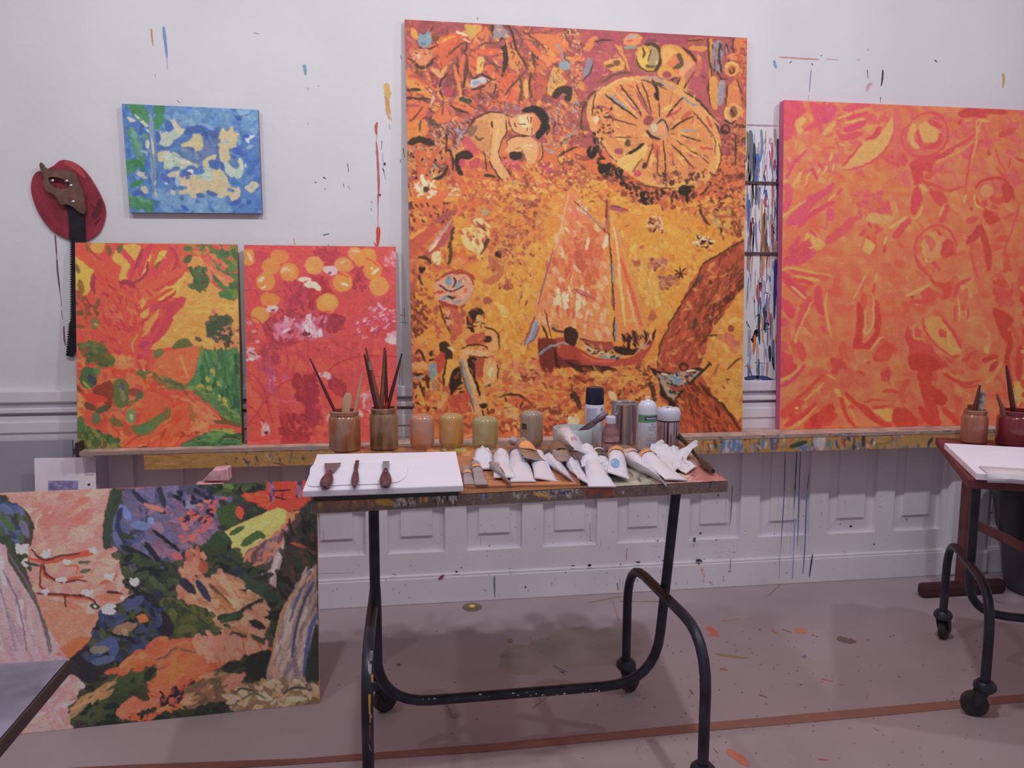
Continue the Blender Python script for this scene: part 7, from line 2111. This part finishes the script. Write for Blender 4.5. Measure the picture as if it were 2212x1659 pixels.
cp = [[(1408, 962, -1.10), (1432, 960, -1.06), (1452, 968, -1.08), (1463, 976, -1.12), (1478, 970, -1.12), (1496, 957, -1.12), (1506, 961, -1.14)],
      [(1400, 985, -1.14), (1425, 975, -1.12), (1450, 983, -1.12), (1465, 990, -1.15), (1480, 983, -1.15), (1496, 972, -1.15), (1503, 966, -1.15)],
      [(1400, 1002, -1.18), (1425, 996, -1.12), (1450, 998, -1.14), (1470, 1003, -1.21), (1474, 992, -1.18), (1486, 983, -1.18), (1495, 976, -1.18)],
      [(1415, 1012, -1.30), (1432, 1010, -1.24), (1452, 1012, -1.24), (1470, 1018, -1.27), (1482, 1012, -1.26), (1476, 1000, -1.24), (1480, 994, -1.23)],
      [(1430, 1020, -1.36), (1445, 1022, -1.35), (1462, 1020, -1.32), (1482, 1025, -1.34), (1503, 1010, -1.27), (1494, 1006, -1.25), (1484, 1003, -1.23)]]
V = []
for row in cp:
    for px, py, yy in row:
        q = at(px, py, 1, yy)
        if q[2] < TT + .002: q = at(px, py, 2, TT + .002)
        V.append(q)
g_ = np.array(V).reshape(5, 7, 3); nr, nc = 33, 43; rn_ = np.random.default_rng(8); V = []
f1, f2 = vnoise(nr, nc, 5, rn_), vnoise(nr, nc, 2.4, rn_)
for i in range(nr):
    for j in range(nc):
        a_, b_ = i / (nr - 1) * 4, j / (nc - 1) * 6; i0, j0 = min(int(a_), 3), min(int(b_), 5); fa, fb = a_ - i0, b_ - j0; fa = fa * fa * (3 - 2 * fa); fb = fb * fb * (3 - 2 * fb)
        p = (g_[i0, j0] * (1 - fb) + g_[i0, j0 + 1] * fb) * (1 - fa) + (g_[i0 + 1, j0] * (1 - fb) + g_[i0 + 1, j0 + 1] * fb) * fa
        ridge = abs(f1[i, j] - .5) * 2; V.append(p + np.array([.004 * (f2[i, j] - .5), -.006 * f2[i, j], .016 * ridge + .005 * f2[i, j]]))
o = MB().add(V, [(i * nc + j, i * nc + j + 1, (i + 1) * nc + j + 1, (i + 1) * nc + j) for i in range(nr - 1) for j in range(nc - 1)]).build('crumpled_tissue', m_cl, None, True); so = o.modifiers.new('thickness', 'SOLIDIFY'); so.thickness = .001
tag(o, 'crumpled white tissue with raised twist at the right end of the tube pile', 'tissue')
A = at(1461, 938, 1, -.87); Bq = at(1540, 1020, 2, TT + .012); t = thing('long_brush', A, 'long dark paint-caked brush lying down the right end of the table', 'paintbrush')
m_cb = mat('caked_black_brush', hx('30241c', 1.3), .35, var=.6, scale=60, bump=.5, bscale=120)
P = [A + (Bq - A) * i / 7 + np.array([0, 0, .004 * math.sin(i)]) for i in range(8)]; P = [np.array([p[0], p[1], max(p[2], TT + .009)]) for p in P]
MB().tube(P[:6], [.012, .010, .008, .007, .0065, .007], 10).build('handle', m_cb, t, True)
MB().tube([P[5], P[6], P[7]], [.009, .013, .007], 10).build('bristles', m_cb, t, True)

# ================================================================= white board, tissue and scrapers
ZBD = TZ + .034; TLb, TRb, BRb, BLb = at(685, 981, 2, ZBD), at(985, 975, 2, ZBD), at(1001, 1048, 2, ZBD), at(653, 1060, 2, ZBD)
t = thing('white_canvas_board', (0, -1.25, TT), 'white canvas board lying on the left of the table, carrying three scrapers', 'canvas board')
m_wb = mat('primed_canvas', hx('d4ccd8', 1.35), .7, var=.02, bump=.1, bscale=220)
MB().slab([TLb, TRb, BRb, BLb], .019).build('board', m_wb, t, bevel=.003)
q4 = [p_ + [0, 0, -.0192] for p_ in (TLb + [.02, -.01, 0], TRb + [-.01, -.01, 0], BRb + [-.012, .012, 0], BLb + [.03, .012, 0])]
tag(MB().slab(q4, q4[0][2] - TT - .0002).build('gap_shade_slab', mat('gap_shade_black', (.03, .028, .03), .5)), 'thin black slab standing in for shadow and metal under the white canvas board on the left of the table', 'board')  # black slab stands in for the shadowed gap and metal below the board
MB().add([TLb + [0, .0008, -.001], TRb + [0, .0008, -.001], TRb + [0, .0008, -.012], TLb + [0, .0008, -.012]], [(0, 1, 2, 3)]).build('painted_edge', mat('peach_edge_paint', hx('f0b0a0', 1.3), .5), t)
tp = [(672, 1008), (700, 1001), (740, 1003), (790, 1001), (840, 1003), (878, 1003), (880, 1020), (876, 1031), (862, 1042), (830, 1046), (790, 1048), (740, 1049), (690, 1052), (664, 1050), (668, 1030)]
cloth('tissue_sheet', tp, ZBD, .003, mat('soft_white_tissue', hx('d0cad6', 1.35), .85, var=.03), 'flat white tissue sheet on the board under the scrapers', 'tissue', 3)
m_hd = mat('dark_rosewood', hx('4c2c38', 1.3), .3, var=.35, scale=40)
def scraper(top, neck, end, wt, wn, wh, lab, mb_):
    z = ZBD + .012; A, B, C_ = (at(*p, 2, z) for p in (top, neck, end)); s_ = mpp(B)
    t = thing('paint_scraper', B, lab, 'scraper', 'scrapers on the white board')
    MB().slab([A + [-wt * s_ / 2, 0, 0], A + [wt * s_ / 2, 0, 0], B + [wn * s_ / 2, 0, 0], B + [-wn * s_ / 2, 0, 0]], .0016).build('blade', mb_, t)
    d = C_ - B; P = [B + d * f for f in (-.08, .05, .2, .4, .6, .8, .93, 1.)]; rr = [wh * s_ / 2 * f for f in (.28, .42, .6, .85, 1., .95, .72, .3)]
    MB().tube([p + [0, 0, 0] for p in P], rr, 14).build('handle', m_hd, t, True)
    MB().lathe([(.003, 0), (0, .001)], P[3] + np.array([0, 0, rr[3] * .98]), 8).build('rivet', mat('steel'), t)
    for o in t.children:
        if o.name.startswith('handle'): o.scale = (1, 1, .62); o.location.z = 0
scraper((719, 1000), (712, 1019), (702, 1052), 38, 18, 27, 'broad triangular scraper with paint-smeared blade, left of three', mat('smeared_blade', hx('6c6068', 1.4), .5, .3, var=.6, scale=50, col2=hx('785058', 1.3)))
scraper((772, 994), (769, 1010), (766, 1051), 8, 9, 16, 'narrow knife-shaped scraper in the middle of three', mat('dark_blade', hx('3c3840', 1.4), .4, .4))
scraper((834, 996), (833, 1015), (833, 1052), 15, 13, 26, 'scraper with short clean square blade, right of three', mat('clean_blade', hx('98a0a0', 1.3), .35, .5))

# ================================================================= heap of paint tubes
MB_ = mat('thin_orange_wood', hx('a06848', 1.5), .5, var=.2, scale=10, vec=(.5, 5, 5))
zb = TT + .007; pb_ = [at(985, 985, 2, zb), at(1240, 975, 2, zb), at(1254, 1045, 2, zb), at(1002, 1050, 2, zb)]
tag(MB().slab(pb_, .007).build('mixing_board', MB_, None, bevel=.001), 'thin orange-brown wooden board lying under the left of the paint tubes', 'board')
m_tw = mat('white_tube_foil', hx('c4c0cc', 1.4), .2, var=.03, scale=18, bump=.12, bscale=45, coat=.3)
m_tg = mat('grey_tube_foil', hx('948c90', 1.35), .38, .2, var=.15, scale=25, bump=.3, bscale=60)
m_tf = mat('bare_aluminium_foil', (.55, .54, .57), .3, .9, var=.2, bump=.4, bscale=60)
caps = dict(o=mat('orange_cap', hx('c88c58', 1.35), .4), p=mat('pink_cap', hx('c89890', 1.35), .4), w=m_wc, b=mat('brown_cap', hx('70503c', 1.35), .4), k=mat('black_cap', (.03, .03, .035), .4), y=mat('yellow_cap', hx('c09048', 1.35), .4), g=mat('grey_cap', hx('8c8480', 1.35), .4))
def tube_(A, B, r, w_, label, cap='w', body=None, roll=0., bands=(), seed=0, crin=.10):
    A, B = np.array(A, float), np.array(B, float); e = B - A; L_ = np.linalg.norm(e); e /= L_; rn = np.random.default_rng(seed)
    s_ = np.cross(e, [0, 0, 1.]); s_ /= np.linalg.norm(s_); n_ = np.cross(s_, e); c_, q_ = math.cos(roll), math.sin(roll); s_, n_ = s_ * c_ + n_ * q_, n_ * c_ - s_ * q_
    t = thing('paint_tube', (A + B) / 2, label, 'paint tube', 'paint tubes heaped on the table'); m = body or m_tw; n = 20; rows = 13
    V = []; f0 = .16
    for k in range(rows):
        f = k / (rows - 1); p = A + e * L_ * (f0 + (1 - f0) * f); g = f ** 1.3
        rx = r * (1 - g) + w_ / 2 * g; rz = r * (1 - f ** 1.15) + .0012
        for i in range(n):
            a = 2 * math.pi * i / n; j = 1 + crin * (rn.random() - .5) * math.sin(math.pi * min(1, f * 1.1))
            V.append(p + s_ * rx * math.cos(a) * j + n_ * rz * math.sin(a) * (j + crin * (rn.random() - .5)) + n_ * crin * .25 * r * math.sin(f * 9 + seed))
    F = [(k * n + i, k * n + (i + 1) % n, (k + 1) * n + (i + 1) % n, (k + 1) * n + i) for k in range(rows - 1) for i in range(n)] + [tuple((rows - 1) * n + i for i in range(n))]
    sh = A + e * L_ * (f0 - .045); b0 = len(V); V += [sh + (s_ * math.cos(2 * math.pi * i / n) + n_ * math.sin(2 * math.pi * i / n)) * r * .45 for i in range(n)]
    F += [(b0 + i, b0 + (i + 1) % n, (i + 1) % n, i) for i in range(n)]
    MB().add(V, F).build('body', m, t, True)
    cp_ = A; MB().tube([cp_, cp_ + e * L_ * .015, cp_ + e * L_ * (f0 - .04)], [r * .48, r * .55, r * .60], 14).build('cap', caps[cap], t, True)
    # folded end
    c0 = B; q = [c0 - s_ * w_ * .5 - e * .007, c0 + s_ * w_ * .5 - e * .007, c0 + s_ * w_ * .5 + e * .002, c0 - s_ * w_ * .5 + e * .002]
    MB().slab([k + n_ * .0022 for k in q], .0044, -n_).build('crimp', m, t, bevel=.0008)
    for z0, z1, mm, u in bands:          # a printed or smeared band round part of the body
        V = []; fs = [z0 + (z1 - z0) * i_ / 6 for i_ in range(7)]; na = 9; lo0, hi0 = u
        for f in fs:
            wig = 0 if u == ALL else 1; ed = (abs((f - z0) / (z1 - z0) * 2 - 1) ** 3) * .35 * (hi0 - lo0) * wig; lo = lo0 + ed + wig * .12 * rn.random(); hi = hi0 - ed - wig * .12 * rn.random()
            p = A + e * L_ * (f0 + (1 - f0) * f); g = f ** 1.3; rx = (r * (1 - g) + w_ / 2 * g) * 1.05 + .0006; rz = (r * (1 - f ** 1.15) + .0012) * 1.08 + .0012
            for i in range(na):
                a = lo + (hi - lo) * i / (na - 1); V.append(p + s_ * rx * math.cos(a) + n_ * rz * math.sin(a) + n_ * crin * .25 * r * math.sin(f * 9 + seed))
        MB().add(V, [(k * na + i, k * na + i + 1, (k + 1) * na + i + 1, (k + 1) * na + i) for k in range(6) for i in range(na - 1)]).build('smear', mm, t, True)
    return t
mo = mat('orange_smear', hx('c88858', 1.4), .4, var=.2); mk_ = mat('black_print', (.04, .04, .05), .4); mbl = mat('blue_smear', hx('6c94b4', 1.4), .4, var=.4, scale=120); mrd = mat('maroon_print', hx('784858', 1.4), .4); mpk = mat('pink_smear', hx('c89c8c', 1.4), .4, var=.2)
UP_ = (.35, 2.8); ALL = (0, math.pi)
Z0 = TT + .008
def TB(a, za, b, zb_, r, w_, label, **k):
    A = at(*a, 2, TT + za); B = at(*b, 2, TT + zb_); k.setdefault('seed', int(a[0])); s = mpp(A); return tube_(A, B, r * s, w_ * s, label, **k)
TB((1006, 1009), .016, (1014, 1046), .010, 9, 22, 'small grey tube with orange band at the far left of the heap', cap='p', body=m_tg, bands=((.28, .42, mo, UP_),))
TB((1024, 998), .018, (1041, 1047), .011, 11, 25, 'slim grey tube with brown stripe, second from left in the heap', cap='b', body=m_tg, bands=((.2, .3, mo, UP_),))
TB((1042, 977), .026, (1044, 1013), .014, 19, 48, 'crumpled white tube with round peach cap at the upper left of the heap', cap='p', crin=.3)
TB((1060, 1000), .034, (1102, 1045), .013, 9, 15, 'thin grey tube lying diagonally with orange side stripe', cap='g', body=m_tg, roll=1.1, bands=((.1, .5, mo, (1.2, 2.6)),))
TB((1081, 978), .030, (1090, 1031), .016, 16, 42, 'crumpled white tube with small grey cap and pink specks', cap='g', crin=.26, bands=((.45, .6, mpk, (.6, 1.3)),))
TB((1100, 951), .030, (1141, 958), .028, 10, 16, 'tube with salmon cap lying sideways behind the heap', cap='p', body=m_tg)
TB((1115, 974), .020, (1130, 1040), .011, 18, 47, 'white tube with maroon ring at its neck, front left', cap='w', bands=((.02, .08, mrd, ALL),))
TB((1124, 956), .052, (1155, 992), .040, 17, 47, 'short rolled tube with orange label and black ring, on top of the heap', cap='k', body=m_tf, roll=.25, bands=((.25, .6, mo, UP_),))
TB((1158, 982), .020, (1180, 1036), .012, 17, 45, 'white tube with wide flat slanting end, front centre left', cap='w', roll=.18)
TB((1177, 980), .024, (1234, 1036), .014, 16, 34, 'white tube with brown ring turned on its side, front centre', cap='b', roll=.7, bands=((.02, .10, mk_, ALL),))
TB((1196, 966), .050, (1226, 995), .038, 18, 46, 'brown-topped tube with yellow cap and bare silver foil end', cap='y', body=m_tf, bands=((.0, .45, caps['b'], (-.3, 3.4)),))
TB((1212, 930), .060, (1263, 978), .060, 17, 42, 'paint-dotted white tube leaning up towards the bowl, peach tip', cap='o', roll=.35, bands=((.45, .62, mat('violet_dots', hx('b094b4', 1.3), .4), (1.2, 1.7)), (.5, .66, mo, (.9, 1.2))), crin=.2)
TB((1226, 990), .024, (1264, 1041), .012, 15, 34, 'leaf-shaped worn white tube squeezed flat, front centre', cap='w', roll=.55, crin=.2)
TB((1290, 976), .030, (1306, 1020), .018, 16, 40, 'white tube with black barcode stripes behind the blue-blotched tube', cap='k', bands=((.1, .16, mk_, UP_), (.2, .24, mk_, UP_), (.28, .36, mk_, UP_)))
TB((1266, 970), .050, (1280, 1003), .036, 16, 46, 'short rolled-up white tube lying on top in the centre', cap='w', crin=.3, roll=-.2)
TB((1278, 1002), .024, (1301, 1051), .006, 20, 56, 'largest smooth white tube overhanging the table front in the centre', cap='w')
TB((1330, 973), .046, (1336, 1027), .022, 17, 45, 'white tube with blue blotch and brown neck, right of centre', cap='b', roll=.3, bands=((.5, .8, mbl, (.7, 1.7)), (.0, .14, mo, ALL)))
TB((1346, 978), .024, (1431, 1039), .010, 18, 26, 'long white tube with orange neck and torn end turned on its side', cap='w', roll=.9, bands=((.02, .12, mpk, ALL),), crin=.14)
TB((1383, 981), .028, (1461, 1036), .008, 19, 48, 'long clean white tube with black ring and orange neck, front right', cap='k', roll=.1, bands=((.02, .12, mo, ALL),), crin=.06)
TB((1305, 1010), .018, (1345, 1020), .014, 15, 30, 'small white tube half buried between the blue-blotched and largest tubes', cap='w')

# ================================================================= second table: board, paper; red-brown stand; bin
zz = Z2 + .024; t = thing('white_canvas_board', P2(.1, .4, Z2 + .001), 'white canvas board on the second table at the right edge', 'canvas board')
cb = [at(2040, 957, 2, zz), at(2109, 1022, 2, zz)]; lx = n2 * 1.0
MB().slab([cb[1], cb[1] + lx, cb[0] + lx, cb[0]], .0225).build('board', m_wb, t, bevel=.002)
e0 = cb[1] + n2 * .03 + np.array([0, 0, .002]); V = []
for k, (dz, dd) in enumerate(((.001, -.10), (.002, -.03), (.001, .004), (-.014, .014), (-.028, .012))):
    for i in range(14): V.append(e0 + n2 * .07 * i + d2_ * dd + np.array([0, 0, dz + (.003 * math.sin(i * 1.3) if k > 2 else 0)]))
o = MB().add(V, [(k * 14 + i, k * 14 + i + 1, (k + 1) * 14 + i + 1, (k + 1) * 14 + i) for k in range(4) for i in range(13)]).build('paper_sheet', m_cl, None, True); o.modifiers.new('thickness', 'SOLIDIFY').thickness = .001
tag(o, 'white paper folded over the front edge of the right canvas board', 'paper')
m_rb = mat('red_brown_wood', hx('502830', 1.3), .5, var=.3, scale=12, col2=hx('643838', 1.3))
pp = at(2088, 1130, 1, -.30); t = thing('wooden_stand', (pp[0], -.30, 0), 'red-brown wooden stand with floor foot and rail behind the second table', 'stand')
MB().box((pp[0], -.30, .50), (.055, .045, .92)).build('post', m_rb, t, bevel=.004)
fa, fb = at(1990, 1258, 2, .02), at(2160, 1250, 2, .02); MB().box((pp[0], -.30, .035), (.46, .06, .07)).build('foot', mat('dark_red_wood', hx('381820', 1.3), .5, var=.3), t, bevel=.02)
ra, rb_ = at(2100, 1128, 1, -.33), at(2230, 1192, 1, -.60)
MB().slab([ra + [0, 0, .025], rb_ + [0, 0, .025], rb_ - [0, 0, .025], ra - [0, 0, .025]], .02, (0, 1, 0)).build('rail', m_rb, t, bevel=.003)
bc = np.array([3.18, -.42, 0]); t = thing('waste_bin', bc, 'grey plastic bin lined with a black bag under the second table, right edge', 'bin')
e_ = at(2188, 1250, 1, -.31); bc = np.array([e_[0] + .185, -.31, 0]); t.location = bc
MB().lathe([(.17, 0), (.18, .01), (.235, .50), (.245, .52), (.235, .52), (.17, .03), (0, .03)], bc, 36).build('tub', mat('grey_bin_plastic', hx('3c3844', 1.6), .45, var=.15), t, True)
rn = random.Random(4); V = []; n = 40
for k, (r_, z_) in enumerate(((.22, .30), (.245, .34), (.252, .46), (.262, .54), (.245, .56), (.20, .52), (.15, .40))):
    for i in range(n): a = 2 * math.pi * i / n; j = rn.uniform(-.008, .010); zo = (.05 * math.sin(a * 3 + 1) if k < 2 else 0) + rn.uniform(-.008, .008); V.append((bc[0] + (r_ + j) * math.cos(a), bc[1] + (r_ + j) * math.sin(a), z_ + zo))
MB().add(V, [(k * n + i, k * n + (i + 1) % n, (k + 1) * n + (i + 1) % n, (k + 1) * n + i) for k in range(6) for i in range(n)]).build('bin_bag', mat('black_bag_plastic', (.012, .012, .015), .3), t, True)
